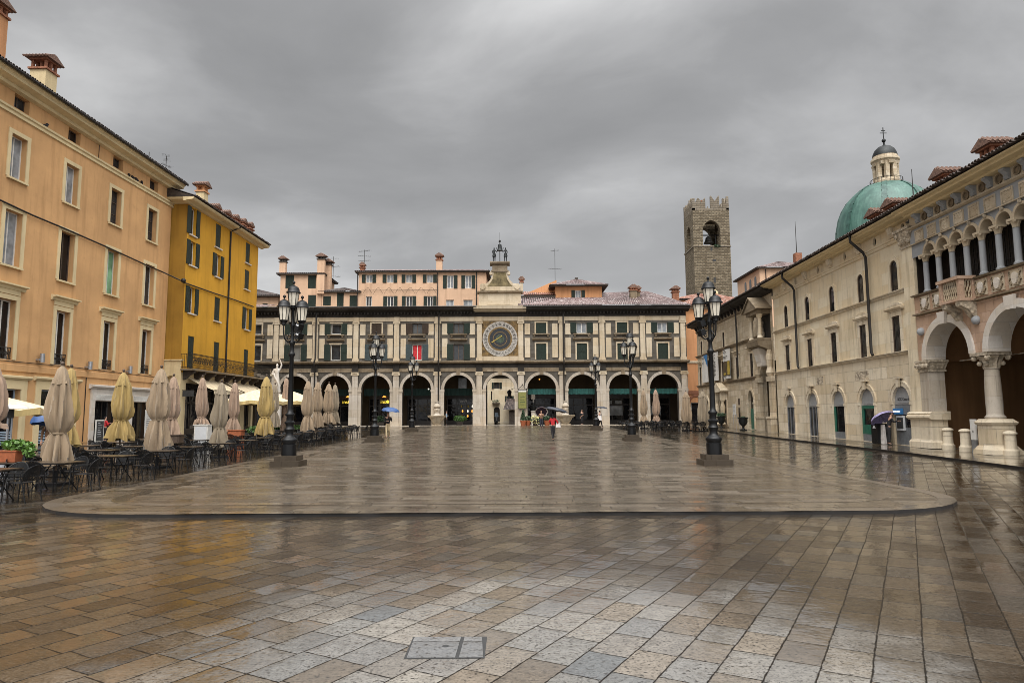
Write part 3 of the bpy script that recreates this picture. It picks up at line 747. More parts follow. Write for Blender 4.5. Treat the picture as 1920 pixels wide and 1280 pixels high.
# ------------------------------------------------------------------ ochre house with balcony
FY = Fr(-26.13, 53.72, 0, .02, 1)
yb = bthing(FY, 'ochre_house', 'tall ochre yellow house with green shutters and an iron balcony', 'building')
W3 = [  # u centre, half width, v0, v1, state
 (.95, .46, 16.6, 18.85, 'open'), (5.53, .5, 16.7, 18.8, 'closed'), (12.0, .5, 16.75, 18.75, 'closed'),
 (1.1, .46, 14.1, 16.1, 'open'), (5.7, .46, 14.1, 16.1, 'open'), (12.0, .52, 14.15, 16.05, 'closed'),
 (1.27, .47, 10.2, 12.35, 'open'), (5.88, .52, 10.2, 12.3, 'closed'), (12.3, .47, 10.25, 12.35, 'open'),
 (1.48, .5, 5.75, 8.35, 'closed'), (6.08, .5, 5.75, 8.35, 'closed'), (12.45, .5, 5.75, 8.3, 'closed')]
hol = [rect(c - w, c + w, a, b) for c, w, a, b, s_ in W3]
mb = MB(); mb.wall(rect(0, 14.55, 5.35, 19.2), hol, 0, .3); mb.poly([(14.55, 0, 5.35), (14.55, 9, 5.35), (14.55, 9, 19.2), (14.55, 0, 19.2)]); mb.out('wall', M['yellow'], yb)
mb = MB(); mb.poly([(0, 0, 6.3), (0, 9, 6.3), (0, 9, 19.2), (0, 0, 19.2)]); mb.out('side_wall', M['ochre'], yb)
mb = MB(); mb.wall(rect(0, 14.55, .2, 5.35), [rect(.95, 6.6, .3, 4.55), rect(7.3, 11.6, .3, 4.55), rect(12.5, 14.1, .3, 4.2)], 0, .4); mb.poly([(14.55, 0, .2), (14.55, 9, .2), (14.55, 9, 5.35), (14.55, 0, 5.35)])
mb.out('ground_floor_wall', M['cream_wall'], yb)
# cream side wall with an arched recess, closing the gap to the orange palazzo
mb = MB(); mb.M = Matrix(((0, 1, 0, 0), (1, 0, 0, 0), (0, 0, 1, 0), (0, 0, 0, 1)))   # local: x = into the block, facing the camera side
mb.wall(rect(-.05, 3.0, .2, 6.25), [arch(.75, .95, .25, 4.6)], -.02, .5); mb.poly([(.1, .47, .25), (1.4, .47, .25), (1.4, .47, 5.4), (.1, .47, 5.4)]); mb.box(-.12, 3, -.1, .15, 6.25, 6.36)
mb.out('arched_side_wall', M['cream_wall'], yb)
for c, w, a, b, s_ in W3:
    window(yb, c - w, c + w, a, b, 0, .3, 'white_paint', 'glass' if s_ == 'open' else 'glass_dark', 1, 0, 'marble' if a > 6 else None, None, None, s_, 'shut_green', .58)
mb = MB(); mb.prx([(.003, 18.95), (-.2, 18.97), (-.3, 19.03), (-.75, 19.08), (-.85, 19.16), (-.9, 19.26), (.003, 19.28)], -.9, 15.3); mb.out('cornice', M['cream_trim'], yb)
mb = MB(); mb.M = Matrix(((0, 1, 0, 0), (1, 0, 0, 0), (0, 0, 1, 0), (0, 0, 0, 1))); mb.prx([(.003, 18.95), (-.2, 18.97), (-.3, 19.03), (-.75, 19.08), (-.85, 19.16), (-.9, 19.26), (.003, 19.28)], -.003, 5); mb.out('side_cornice', M['cream_trim'], yb)
mb = MB(); mb.tiles((-.95, -.98, 19.34), (15.4, -.98, 19.34), (15.4, 6, 21.6), (-.95, 6, 21.6), .27, .06); yrf = mb.out('roof', M['tile_dark'], yb)
mb = MB(); mb.hexa([(-.9, -.9, 19.3), (15.3, -.9, 19.3), (15.3, 6, 19.3), (-.9, 6, 19.3)], [(-.9, -.9, 19.32), (15.3, -.9, 19.32), (15.3, 6, 21.55), (-.9, 6, 21.55)]); mb.out('roof_deck', M['soffit'], yrf)
eave_tiles(yrf, -.9, 15.3, -.98, 19.33)
x_, z_ = FY.uv(379, 360, 1.3); chimney(yrf, x_, 1.3, 19.8, max(.4, z_ - 19.8 - .1), .8, .7, 'cream_wall', 'apricot', .5)
for k, px in enumerate((404, 424, 440, 454, 467)):
    x_, z_ = FY.uv(px, (390, 402, 410, 417, 424)[k], 1.6); chimney(yrf, x_, 1.6, 19.9, max(.25, z_ - 20.3), .9, .6, 'brick', 'brick', .3, 'clay', .12)
pipe(yb, [(7.95, -.95, 19.25), (7.9, -.5, 19.0), (7.85, -.1, 18.8), (7.85, -.1, 12), (7.85, -.1, 5.8)], .075)
pipe(yb, [(.2, .45, 17), (.2, .45, 6.5)], .03, 'gutter', 'wall_conduit')
# balcony
mb = MB(); mb.box(-.05, 16.4, -1.0, .002, 5.5, 5.64); bal = mb.out('balcony', M['stain_stone'], yb)
for k in range(9):
    x = .5 + k * 1.85
    mb = MB(); mb.prx([(0, 4.75), (-.25, 4.85), (-.5, 5.1), (-.9, 5.3), (-.9, 5.498), (0, 5.498)], x - .11, x + .11); mb.out('bracket', M['soffit'], bal)
mb = MB()
for z in (5.72, 5.9, 6.72): mb.box(0, 16.3, -.97, -.94, z, z + .03)
mb.box(-.02, 16.32, -.985, -.925, 6.78, 6.82)
for k in range(110):
    x = .05 + k * .1485; mb.box(x - .009, x + .009, -.965, -.945, 5.64, 6.78)
for k in range(54):
    x = .2 + k * .3; mb.ring(x, 6.15, .10, .13, -.965, -.945, 0, 2 * PI, 8); mb.ring(x, 6.48, .07, .10, -.965, -.945, 0, 2 * PI, 8); mb.ring(x + .15, 6.32, .06, .09, -.965, -.945, 0, 2 * PI, 8)
for z in (5.72, 6.78): mb.box(-.02, .02, -.94, 0, z, z + .04)
for k in range(7): mb.box(-.01, .01, -.85 + k * .14, -.83 + k * .14, 5.64, 6.78)
mb.out('railing', M['iron'], bal)
# shops and awnings under the balcony
for a, b in ((.95, 6.6), (7.3, 11.6), (12.5, 14.1)):
    mb = MB(); n = max(2, int((b - a) / 1.3))
    for k in range(n + 1):
        x = a + (b - a) * k / n; mb.box(x - .06, x + .06, .25, .33, .3, 4.2)
    mb.box(a, b, .255, .325, 2.9, 3.05); mb.box(a, b, .255, .325, .3, .9)
    sf = mb.out('shopfront', M['shop_dark'], yb); mb = MB(); mb.poly([(a, .38, .3), (b, .38, .3), (b, .38, 4.55), (a, .38, 4.55)]); mb.out('pane', M['glass_dark'], sf)
for a, b in ((1.1, 6.9), (7.6, 14.2)):
    mb = MB(); n = 24
    for i in range(n):
        p, q = a + (b - a) * i / n, a + (b - a) * (i + 1) / n; s0, s1 = .05 * math.sin(i * .8), .05 * math.sin((i + 1) * .8)
        mb.poly([(p, -.05, 4.95), (q, -.05, 4.95), (q, -1.1, 4.42 - .03 + s1 * .3), (p, -1.1, 4.42 - .03 + s0 * .3)]); mb.poly([(p, -1.1, 4.39 + s0 * .3), (q, -1.1, 4.39 + s1 * .3), (q, -2.2, 3.95 + s1), (p, -2.2, 3.95 + s0)])
    aw = mb.out('awning', M['awning'], yb)
    mb = MB()
    for i in range(n):
        p, q = a + (b - a) * i / n, a + (b - a) * (i + 1) / n
        mb.poly([(p, -2.2, 3.95), (q, -2.2, 3.95), (q - .03, -2.22, 3.72), ((p + q) / 2, -2.22, 3.64), (p + .03, -2.22, 3.72)])
    mb.out('awning_valance', M['awning'], aw)
    mb = MB(); mb.tube([(a, -2.2, 3.95), (b, -2.2, 3.95)], .03); mb.tube([(a + .1, 0, 3.6), (a + .1, -2.2, 3.93)], .025); mb.tube([(b - .1, 0, 3.6), (b - .1, -2.2, 3.93)], .025); mb.out('awning_frame', M['iron'], aw)
# hanging shop sign by the corner
x_, z_ = FY.uv(362, 735, -.5); sg = thing('hanging_sign', 'small dark shop sign on a bracket at the corner of the ochre house', 'sign', FY.w(.4, -.5, z_), FY.a)
mb = MB(); mb.box(-.03, .03, -.45, .45, -.35, .1); mb.out('sign_board', M['ink'], sg); mb = MB(); mb.tube([(0, .5, .16), (0, -.45, .16)], .02); mb.tube([(0, -.4, .16), (0, -.4, .1)], .012); mb.out('bracket', M['iron'], sg)
# overhead cable slung along the left facades
cab = thing('overhead_cable', 'dark electric cable slung along the orange and ochre facades', 'cable', FO.w(0, -.15, 13))
mb = MB(); pts = []
P_ = [FO.w(*([FO.uv(x, y, -.12)[0], -.12, FO.uv(x, y, -.12)[1]])) for x, y in ((-60, 345), (0, 375), (62, 404), (120, 428), (200, 463), (270, 495), (305, 510))] + [FY.w(-.1, -.1, FY.uv(330, 524, 0)[1])] + [FY.w(FY.uv(x, y, -.1)[0], -.1, FY.uv(x, y, -.1)[1]) for x, y in ((346, 530), (400, 549), (440, 562), (476, 575))]
L0 = FO.w(0, -.15, 13)
mb.tube([p - L0 for p in P_], .05, 6); mb.out('cable', M['gutter'], cab)
x_, z_ = FY.uv(345, 527, -.15); mb = MB(); mb.ball(FY.w(x_ - .2, -.2, z_) - L0, .2, 10); mb.out('junction_box', M['gutter'], cab, True)
# ------------------------------------------------------------------ the long arcaded palace with the astronomical clock
FF = Fr(0, 80, 0, 1, 0)
fb = bthing(FF, 'arcade_palace', 'long grey and cream arcaded palace with clock bay closing the far side of the square', 'building')
PIL = [FF.uv(x, 640)[0] for x in (517.8, 591.5, 667.5, 743.7, 820.6, 898.8, 976.5, 1053, 1128.8, 1205, 1280.6)]
PIL = [PIL[0] - 4.72 * 2, PIL[0] - 4.72] + PIL
BAY = list(zip(PIL, PIL[1:])); CLK = 7           # index of the clock bay
ZB = .66
XL, XR = PIL[0] - .9, PIL[-1] + .42
holes = []
for i, (a, b) in enumerate(BAY): holes.append(arch((a + b) / 2, 3.36, ZB + .005, 4.85, 18))
mb = MB(); mb.wall(rect(XL, XR, ZB, 6.92), holes, 0, .75); mb.out('arcade_wall', M['grey_stone'], fb)
WU = []       # upper windows: (bay, v0, v1, halfwidth, state, shutter mat, glass, sash)
st = {0: ('closed', 'shut_green'), 1: ('one', 'shut_green'), 2: ('open', 'shut_green'), 3: ('open', 'shut_green'), 4: ('closed', 'shut_brown'), 5: ('open', 'shut_brown'), 6: ('open', 'shut_green'), 8: ('closed', 'shut_green'), 9: ('open', 'shut_green'), 10: ('closed', 'shut_green'), 11: ('open', 'shut_green')}
lo = {0: ('closed', 'shut_green'), 1: ('one', 'shut_green'), 2: ('half', 'shut_green'), 3: ('open', 'shut_green'), 4: ('open', 'shut_blue'), 5: ('open', 'shut_blue'), 6: ('open', 'shut_green'), 8: ('closed', 'shut_green'), 9: ('closed', 'shut_green'), 10: ('closed', 'shut_green'), 11: ('closed', 'shut_green')}
holes = []
for i, (a, b) in enumerate(BAY):
    c = (a + b) / 2
    if i == CLK: continue
    holes += [rect(c - .6, c + .6, 11.42, 12.66), rect(c - .6, c + .6, 8.30, 10.18)]
mb = MB(); mb.wall(rect(XL, XR, 8.2, 12.9), holes, .04, .3); mb.out('upper_wall', M['grey_stone'], fb)
for i, (a, b) in enumerate(BAY):
    c = (a + b) / 2
    if i != CLK:
        for (v0, v1, s_) in ((11.42, 12.66, st[i]), (8.30, 10.18, lo[i])):
            mode, sm = s_; up = v0 > 10
            o = window(fb, c - .6, c + .6, v0, v1, .04, .3, 'wood' if (i == 6 or sm == 'shut_brown') else 'white_paint', 'glass_pale' if (i in (9, 11) and up) else 'glass', 1 if i in (5, 6, 9, 11) else 0, 0, None,
                       ('cream_stone', .17, .05) if mode in ('closed', 'one') or i in (2, 3) else None, None, 'closed' if mode == 'closed' else ('open' if mode in ('open', 'half') else None), sm, .72, fw=.09)
            mb = MB()
            if up:
                mb.box(c - 1.0, c + 1.0, -.24, .04, 11.24, 11.36); mb.box(c - .9, c - .7, -.12, .04, 11.0, 11.24); mb.box(c + .7, c + .9, -.12, .04, 11.0, 11.24); mb.out('sill', M['stain_stone'], o)
            else:
                mb.prx([(.04, 10.55), (-.1, 10.57), (-.26, 10.72), (-.26, 10.82), (.04, 10.86)], c - 1.05, c + 1.05); mb.out('hood', M['stain_stone'], o)
            if i == 5 and not up:
                mb = MB(); mb.box(c - .48, c - .05, .26, .3, 8.4, 10.05); mb.box(c + .05, c + .48, .26, .3, 8.4, 10.05); mb.out('red_blind', M['red_cloth'], o)
        for u in (c - 1.62, c + 1.62):
            for v0, v1 in ((11.27, 12.58), (8.55, 10.87)):
                mb = MB(); mb.box(u - .32, u + .32, -.02, .045, v0, v1); mb.out('panel', M['cream_stone'], fb)
    # lower arch mouldings and piers
    mb = MB(); mb.ring(c, 4.85, 1.68, 2.02, -.07, .002, 0, PI, 26); o = mb.out('archivolt', M['arch_stone'], fb)
    mb = MB(); mb.pry([(c - .18, 6.5), (c + .18, 6.5), (c + .24, 6.9), (c - .24, 6.9)], -.14, -.068); mb.out('keystone', M['stain_stone'], o)
for i, u in enumerate(PIL):
    # pier with base, impost and attached pilaster
    hw = [u - BAY[i - 1][0] if i else 4.7, BAY[i][1] - u if i < len(BAY) else .8]
    l = u - ((BAY[i - 1][1] - BAY[i - 1][0]) / 2 - 1.68 if i else .9); r = u + ((BAY[i][1] - BAY[i][0]) / 2 - 1.68 if i < len(BAY) else .42)
    mb = MB(); mb.box(l + .002, r - .002, -.06, .002, ZB, 4.5); mb.box(l - .04, r + .04, -.12, .3, 4.62, 4.84); mb.box(l - .02, r + .02, -.09, .3, 4.52, 4.615)
    pr_ = mb.out('pier', M['pier_stone'], fb)
    mb = MB(); mb.box(u - .33, u + .33, -.2, -.058, .95, 6.5); mb.box(u - .42, u + .42, -.26, -.055, ZB + .002, .95); mb.box(u - .38, u + .38, -.23, -.05, .952, 1.06)
    p = mb.out('pilaster', M['pier_stone'], fb)
    mb = MB(); mb.box(u - .42, u + .42, -.3, -.04, 6.74, 6.9); mb.tube([(u - .36, -.3, 6.62), (u - .36, -.05, 6.62)], .13, 10); mb.tube([(u + .36, -.3, 6.62), (u + .36, -.05, 6.62)], .13, 10); mb.box(u - .34, u + .34, -.25, -.05, 6.5, 6.74)
    mb.out('capital', M['cream_stone'], p)
    mb = MB(); mb.box(u - .29, u + .29, -.12, .042, 8.55, 12.55); mb.box(u - .38, u + .38, -.18, .043, 8.2, 8.42); mb.box(u - .34, u + .34, -.15, .041, 8.42, 8.55)
    p = mb.out('pilaster', M['cream_stone'], fb)
    mb = MB(); mb.box(u - .38, u + .38, -.2, .044, 12.76, 12.9); mb.tube([(u - .33, -.2, 12.67), (u - .33, .04, 12.67)], .10, 10); mb.tube([(u + .33, -.2, 12.67), (u + .33, .04, 12.67)], .10, 10); mb.box(u - .3, u + .3, -.16, .04, 12.55, 12.78)
    mb.out('capital', M['cream_stone'], p)
# horizontal bands
mb = MB(); mb.box(XL, XR, -.08, .3, 6.922, 7.34); mb.out('architrave', M['stain_stone'], fb)
mb = MB(); mb.box(XL, XR, -.05, .3, 7.342, 7.86)
for i, u in enumerate(PIL): mb.box(u - .36, u + .36, -.22, -.045, 6.93, 7.86)
mb.out('frieze', M['dark_stone'], fb)
mb = MB(); mb.prx([(.3, 7.862), (-.2, 7.87), (-.42, 7.98), (-.46, 8.05), (-.46, 8.16), (.3, 8.198)], XL - .2, XR + .2)
for u in PIL: mb.prx([(-.3, 7.87), (-.5, 7.9), (-.64, 8.0), (-.64, 8.15), (-.3, 8.16)], u - .45, u + .45)
mb.out('cornice', M['stain_stone'], fb)
mb = MB(); mb.box(XL, XR, -.02, .34, 12.902, 13.4)
for u in PIL: mb.box(u - .33, u + .33, -.14, -.018, 12.91, 13.4)
mb.out('architrave', M['cream_stone'], fb)
mb = MB(); mb.box(XL, XR, -.05, .34, 13.402, 13.95); mb.prx([(.34, 13.95), (-.3, 13.96), (-.55, 14.1), (-.85, 14.2), (-.9, 14.42), (.34, 14.46)], XL - .3, PIL[CLK] - .3); mb.prx([(.34, 13.95), (-.3, 13.96), (-.55, 14.1), (-.85, 14.2), (-.9, 14.42), (.34, 14.46)], PIL[CLK + 1] + .3, XR + .3)
g2 = random.Random(5)
for k in range(150):
    x = XL + (XR - XL) * k / 150
    if PIL[CLK] - .5 < x < PIL[CLK + 1] + .4: continue
    mb.box(x, x + .14, -.5, -.045, 13.72, 13.94)
mb.out('main_cornice', M['dark_stone'], fb)
for a, b in ((XL - .3, PIL[CLK] - .3), (PIL[CLK + 1] + .3, XR + .35)): pipe(fb, [(a, -.96, 14.5), (b, -.96, 14.5)], .085, 'gutter', 'gutter')
for px, zb in ((591.5, 3.0), (821.5, 2.1), (1054.5, 2.2)):
    u = FF.uv(px, 640)[0] + .1; pipe(fb, [(u, -.9, 14.4), (u, -.3, 13.9), (u, -.28, 8.5), (u, -.72, 8.1), (u, -.72, 7.8), (u, -.36, 7.3), (u, -.36, zb)], .085)
# inside of the arcade
mb = MB(); mb.box(XL, XR, -1.2, 7, .2, ZB); mb.box(XL + 24, XL + 33, -1.6, -1.2, .2, ZB - .12); mb.out('arcade_floor', M['pier_stone'], fb)
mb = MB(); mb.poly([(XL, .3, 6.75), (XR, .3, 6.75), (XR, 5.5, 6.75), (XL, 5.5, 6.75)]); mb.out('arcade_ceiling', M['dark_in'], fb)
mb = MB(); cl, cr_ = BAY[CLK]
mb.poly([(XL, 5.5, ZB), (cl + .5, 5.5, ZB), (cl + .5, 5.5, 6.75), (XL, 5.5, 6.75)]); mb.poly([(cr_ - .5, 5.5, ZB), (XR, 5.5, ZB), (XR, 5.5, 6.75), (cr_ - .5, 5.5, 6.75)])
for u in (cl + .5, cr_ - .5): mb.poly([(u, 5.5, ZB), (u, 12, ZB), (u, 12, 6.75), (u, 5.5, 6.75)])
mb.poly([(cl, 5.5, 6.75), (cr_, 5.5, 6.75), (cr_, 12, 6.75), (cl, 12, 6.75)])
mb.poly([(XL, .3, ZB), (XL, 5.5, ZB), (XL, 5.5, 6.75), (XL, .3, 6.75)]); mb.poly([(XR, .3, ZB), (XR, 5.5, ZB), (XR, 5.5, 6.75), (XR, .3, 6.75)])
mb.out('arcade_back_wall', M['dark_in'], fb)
# building body behind (roof slab keeps the light out)
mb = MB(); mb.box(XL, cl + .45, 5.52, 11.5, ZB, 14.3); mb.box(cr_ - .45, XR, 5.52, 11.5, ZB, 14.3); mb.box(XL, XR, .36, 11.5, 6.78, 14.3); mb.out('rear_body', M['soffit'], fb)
# shopfronts, valances
for i, (a, b) in enumerate(BAY):
    if i == CLK: continue
    c = (a + b) / 2; right = i > CLK
    mb = MB(); n = 26; yv, z0, z1 = (.8, 4.22, 4.88) if right else (2.6, 4.2, 5.05)
    for k in range(n):
        p, q = c - 1.9 + 3.8 * k / n, c - 1.9 + 3.8 * (k + 1) / n; w0, w1 = .05 * math.sin(k * 1.7), .05 * math.sin((k + 1) * 1.7)
        mb.poly([(p, yv + w0, z1), (q, yv + w1, z1), (q, yv - .05 + w1, z0 + .06), ((p + q) / 2, yv - .05, z0 - .02), (p, yv - .05 + w0, z0 + .06)])
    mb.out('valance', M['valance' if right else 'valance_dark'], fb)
    mb = MB()
    for x in (c - 1.8, c - .6, c + .6, c + 1.8): mb.box(x - .06, x + .06, 5.38, 5.46, ZB, 4.0)
    mb.box(c - 1.9, c + 1.9, 5.39, 5.45, 3.0, 3.12); mb.box(c - 1.9, c + 1.9, 5.37, 5.45, 3.85, 4.3); mb.box(c - 1.9, c + 1.9, 5.36, 5.45, ZB, ZB + .5)
    sf = mb.out('shopfront', M['shop_dark'], fb)
    mb = MB(); mb.poly([(c - 1.9, 5.47, ZB), (c + 1.9, 5.47, ZB), (c + 1.9, 5.47, 4.0), (c - 1.9, 5.47, 4.0)]); mb.out('pane', M['glass_dark'], sf)
    if i == 6:
        mb = MB(); mb.box(c - .45, c + .65, 5.3, 5.45, 5.0, 6.5); mb.out('window_frame', M['shop_dark'], sf)
        mb = MB(); mb.poly([(c - .4, 5.29, 5.05), (c + .6, 5.29, 5.05), (c + .6, 5.29, 6.45), (c - .4, 5.29, 6.45)]); mb.out('pane', M['glass_pale'], sf)
    if right and i in (10, 11):
        mb = MB()
        for x0, x1, z0, z1 in ((-1.5, -.6, 3.15, 3.55), (-.25, .6, 3.15, 3.55), (-1.6, .7, 1.75, 2.9)): mb.poly([(c + x0, 5.3, z0), (c + x1, 5.3, z0), (c + x1, 5.3, z1), (c + x0, 5.3, z1)])
        mb.out('net_curtain', M['glass_pale'], sf)
# lit shop signs and lamps that the photograph shows burning
def shop_sign(i, dx, label, full=True):
    c = sum(BAY[i]) / 2 + dx
    t = thing('shop_sign', label, 'sign', FF.w(c, 5.1, 3.35), 0, 'small lit shop signs in the arcade')
    mb = MB(); mb.text('ins', .62, FACE, 'RIGHT'); mb.text('li', .62, Matrix.Translation((.42, 0, 0)) @ FACE, 'LEFT'); mb.out('letters', M['lit_yellow'], t)
    mb = MB(); mb.lathe([(.2, -.02), (.2, .02)], (0, 0, 0), 18)
    o = mb.out('sun_dot', M['lit_yellow'], t); o.rotation_euler = (PI / 2, 0, 0); o.location = (.21, 0, .2)
    return t
shop_sign(4, .3, 'lit yellow lettering above the shop door behind the second left lamp post')
shop_sign(3, .35, 'lit yellow lettering above the shop in the arch left of the second left lamp post')
for i, dx, lb in ((4, .1, 'hourglass shaped orange lamp glowing above the yellow sign right of the lamp post'), (3, .35, 'hourglass shaped orange lamp glowing in the arch left of the lamp post')):
    c = sum(BAY[i]) / 2 + dx; t = thing('hanging_lamp', lb, 'lamp', FF.w(c, 5.0, 4.1), 0, 'orange hanging lamps in the arcade')
    mb = MB(); mb.lathe([(.26, 0), (.2, .05), (.07, .25), (.2, .45), (.24, .5)], (0, 0, 0), 12); mb.out('lamp_shade', M['lit_orange'], t, True); mb = MB(); mb.tube([(0, 0, .5), (0, 0, 2.4)], .012, 4); mb.out('cord', M['ink'], t)
c = sum(BAY[8]) / 2; t = thing('ceiling_bulb', 'small warm bulb burning under the arch right of the clock bay', 'lamp', FF.w(c - .2, 1.2, 6.05))
mb = MB(); mb.ball((0, 0, 0), .09, 8); mb.out('bulb', M['lit_orange'], t, True); mb = MB(); mb.tube([(0, 0, .08), (0, 0, .6)], .02, 5); mb.out('cord', M['ink'], t)
c = sum(BAY[5]) / 2; t = thing('ceiling_bulb', 'small white lamp burning high in the arch left of the wall fountain', 'lamp', FF.w(c + 1.1, 2.4, 5.0))
mb = MB(); mb.ball((0, 0, 0), .1, 8); mb.out('bulb', M['lit_white'], t, True); mb = MB(); mb.tube([(0, 0, .08), (0, 0, 1.7)], .02, 5); mb.out('cord', M['ink'], t)
# cafe shop in the sixth bay: sign, lit shelf of lamps and a small bush
c = sum(BAY[6]) / 2
t = thing('shop_sign', 'pale lettering over the door of the shop left of the clock passage', 'sign', FF.w(c + .2, 5.2, 3.45), 0, 'small lit shop signs in the arcade')
mb = MB(); mb.text('insoli', .42, FACE); mb.out('letters', M['pale_panel'], t)
t = thing('shop_display', 'shelves with small lamps glowing in the shop left of the clock passage', 'display', FF.w(c + .8, 5.2, ZB))
mb = MB(); g2 = random.Random(3)
for z in (.9, 1.5, 2.1): mb.box(-.9, .9, -.02, .14, z, z + .03)
mb.out('shelf', M['wood'], t)
for k in range(9):
    mb = MB(); x = -.7 + (k % 3) * .65 + g2.uniform(-.1, .1); z = .95 + (k // 3) * .6; mb.lathe([(.06, 0), (.10, .08), (.08, .24), (.02, .3)], (x, 0, z), 8); mb.out('table_lamp', M['lit_orange' if k % 2 else 'lit_white'] if k in (1, 3, 4, 5, 8) else M['poster_gold'], t, True)
t = thing('potted_bush', 'low round green bush in a pot under the arch left of the clock passage', 'plant', FF.w(c + .1, 1.2, ZB))
mb = MB(); mb.fru(0, 0, 0, .45, .3, .2, .4, .25); mb.out('pot', M['shop_dark'], t); mb = MB(); mb.leaves((0, 0, .8), (.85, .3, .38), 420, .09, 4); mb.out('foliage', M['leaf'], t)
c = sum(BAY[4]) / 2; t = thing('potted_bush', 'dark green bush in a trough behind the man with the blue umbrella', 'plant', FF.w(c + .2, 1.6, ZB))
mb = MB(); mb.box(-.6, .6, -.2, .2, 0, .4); mb.out('pot', M['shop_dark'], t); mb = MB(); mb.leaves((0, 0, .8), (.8, .25, .4), 300, .09, 6); mb.out('foliage', M['leaf_dark'], t)
# ------------------------------------------------------------------ clock bay
c = (cl + cr_) / 2
mb = MB(); mb.box(cl + .29, cr_ - .29, -.02, .3, 8.22, 8.72); mb.out('clock_sill', M['cream_stone'], fb)
M['clock_gold'] = simple('tarnished painted gold ground', (.13, .075, .018), .6, 0, .8, 2.2)
mb = MB(); mb.box(cl + .29, cr_ - .29, .02, .3, 8.722, 12.902); ck = mb.out('clock', M['clock_gold'], fb)
zc = 10.76
mb = MB(); mb.ring(c, zc, 1.42, 2.06, -.05, .022, 0, 2 * PI, 48); mb.out('hour_ring', M['ring_stone'], ck)
rom = ['I', 'II', 'III', 'IIII', 'V', 'VI', 'VII', 'VIII', 'IX', 'X', 'XI', 'XII', 'XIII', 'XIV', 'XV', 'XVI', 'XVII', 'XVIII', 'XIX', 'XX', 'XXI', 'XXII', 'XXIII', 'XXIV']
mb = MB()
for k, s_ in enumerate(rom):
    a = -R(7.5) - k * R(15)
    Mx = Matrix.Translation((c, -.054, zc)) @ FACE @ Matrix.Rotation(a - PI / 2, 4, 'Z') @ Matrix.Translation((0, 1.56, 0)) @ Matrix.Diagonal((.62 if len(s_) > 3 else .9, 1, 1, 1))
    mb.text(s_, .46, Mx)
    b_ = a + R(7.5); mb.hexa([(c + r_ * math.cos(b_ + d), -.058, zc + r_ * math.sin(b_ + d)) for r_, d in ((1.44, -.008), (2.04, -.008), (2.04, .008), (1.44, .008))], [(c + r_ * math.cos(b_ + d), -.051, zc + r_ * math.sin(b_ + d)) for r_, d in ((1.44, -.008), (2.04, -.008), (2.04, .008), (1.44, .008))])
mb.out('numerals', M['ink'], ck)
M['dial_blue'] = simple('dark blue black dial', (.010, .012, .015), .5, 0, .6, 6); M['dial_gold'] = simple('old gilding', (.16, .10, .035), .5, .3, .5, 8); M['dial_green'] = simple('greenish dial centre', (.03, .045, .025), .5, 0, .8, 3)
for r0, r1, mt, d in ((1.24, 1.43, 'dial_gold', -.06), (.86, 1.24, 'dial_blue', -.045), (.78, .86, 'dial_gold', -.065), (.5, .78, 'dial_blue', -.05), (.0005, .5, 'dial_green', -.055)):
    mb = MB(); mb.ring(c, zc, r0, r1, d, .021, 0, 2 * PI, 40); mb.out('dial', M[mt], ck)
mb = MB(); mb.ball((c + .15, -.09, zc + .32), .09, 8); mb.hexa([(c - 1.0, -.08, zc - .37), (c - .9, -.08, zc - .42), (c + .2, -.08, zc + .3), (c + .16, -.08, zc + .36)], [(c - 1.0, -.07, zc - .37), (c - .9, -.07, zc - .42), (c + .2, -.07, zc + .3), (c + .16, -.07, zc + .36)]); mb.ball((c - .95, -.08, zc - .4), .07, 8); mb.out('clock_hand', M['poster_gold'], ck)
mb = MB(); mb.prx([(.34, 13.95), (-.35, 13.96), (-.6, 14.1), (-.95, 14.25), (-1.0, 14.62), (.34, 14.66)], cl - .65, cr_ + .65); mb.out('clock_cornice', M['cream_stone'], fb)
mb = MB(); mb.box(cl - .05, cr_ + .05, -.12, .6, 14.662, 16.15); mb.box(cl + .95, cr_ - .95, -.14, -.118, 14.8, 16.0); att = mb.out('attic', M['cream_stone'], fb)
mb = MB(); mb.prx([(.6, 16.152), (-.15, 16.16), (-.4, 16.3), (-.4, 16.42), (.6, 16.46)], cl - .25, cr_ + .25); mb.out('attic_cornice', M['stain_stone'], att)
pts = [(c - 2.35, 16.5), (c + 2.35, 16.5), (c + 2.3, 17.1), (c + 1.95, 17.35), (c + 1.55, 17.4), (c + 1.15, 17.8), (c + .95, 18.3), (c + .9, 18.8), (c - .9, 18.8), (c - .95, 18.3), (c - 1.15, 17.8), (c - 1.55, 17.4), (c - 1.95, 17.35), (c - 2.3, 17.1)]
mb = MB(); mb.pry(pts, -.1, .4)
for s_ in (-1, 1): mb.tube([(c + s_ * 2.05, -.2, 17.0), (c + s_ * 2.05, .45, 17.0)], .36, 14); mb.tube([(c + s_ * 1.05, -.2, 18.6), (c + s_ * 1.05, .45, 18.6)], .2, 12)
gb = mb.out('gable', M['cream_stone'], fb)
M['fresco'] = simple('faded fresco', (.13, .10, .045), .8, 0, .7, 1.6)
mb = MB(); mb.pry([(c - 1.5, 17.05), (c + 1.5, 17.05), (c + 1.2, 17.35), (c + .85, 17.9), (c + .7, 18.7), (c - .7, 18.7), (c - .85, 17.9), (c - 1.2, 17.35)], -.13, -.098); mb.out('fresco', M['fresco'], gb)
mb = MB(); mb.box(c - 1.05, c + 1.05, -.25, .6, 18.802, 18.95); mb.box(c - .9, c + .9, -.15, .5, 18.95, 19.6); mb.prx([(.6, 19.6), (-.25, 19.62), (-.42, 19.8), (-.42, 19.98), (.6, 20.0)], c - 1.18, c + 1.18); ped = mb.out('bell_stage', M['stain_stone'], gb)
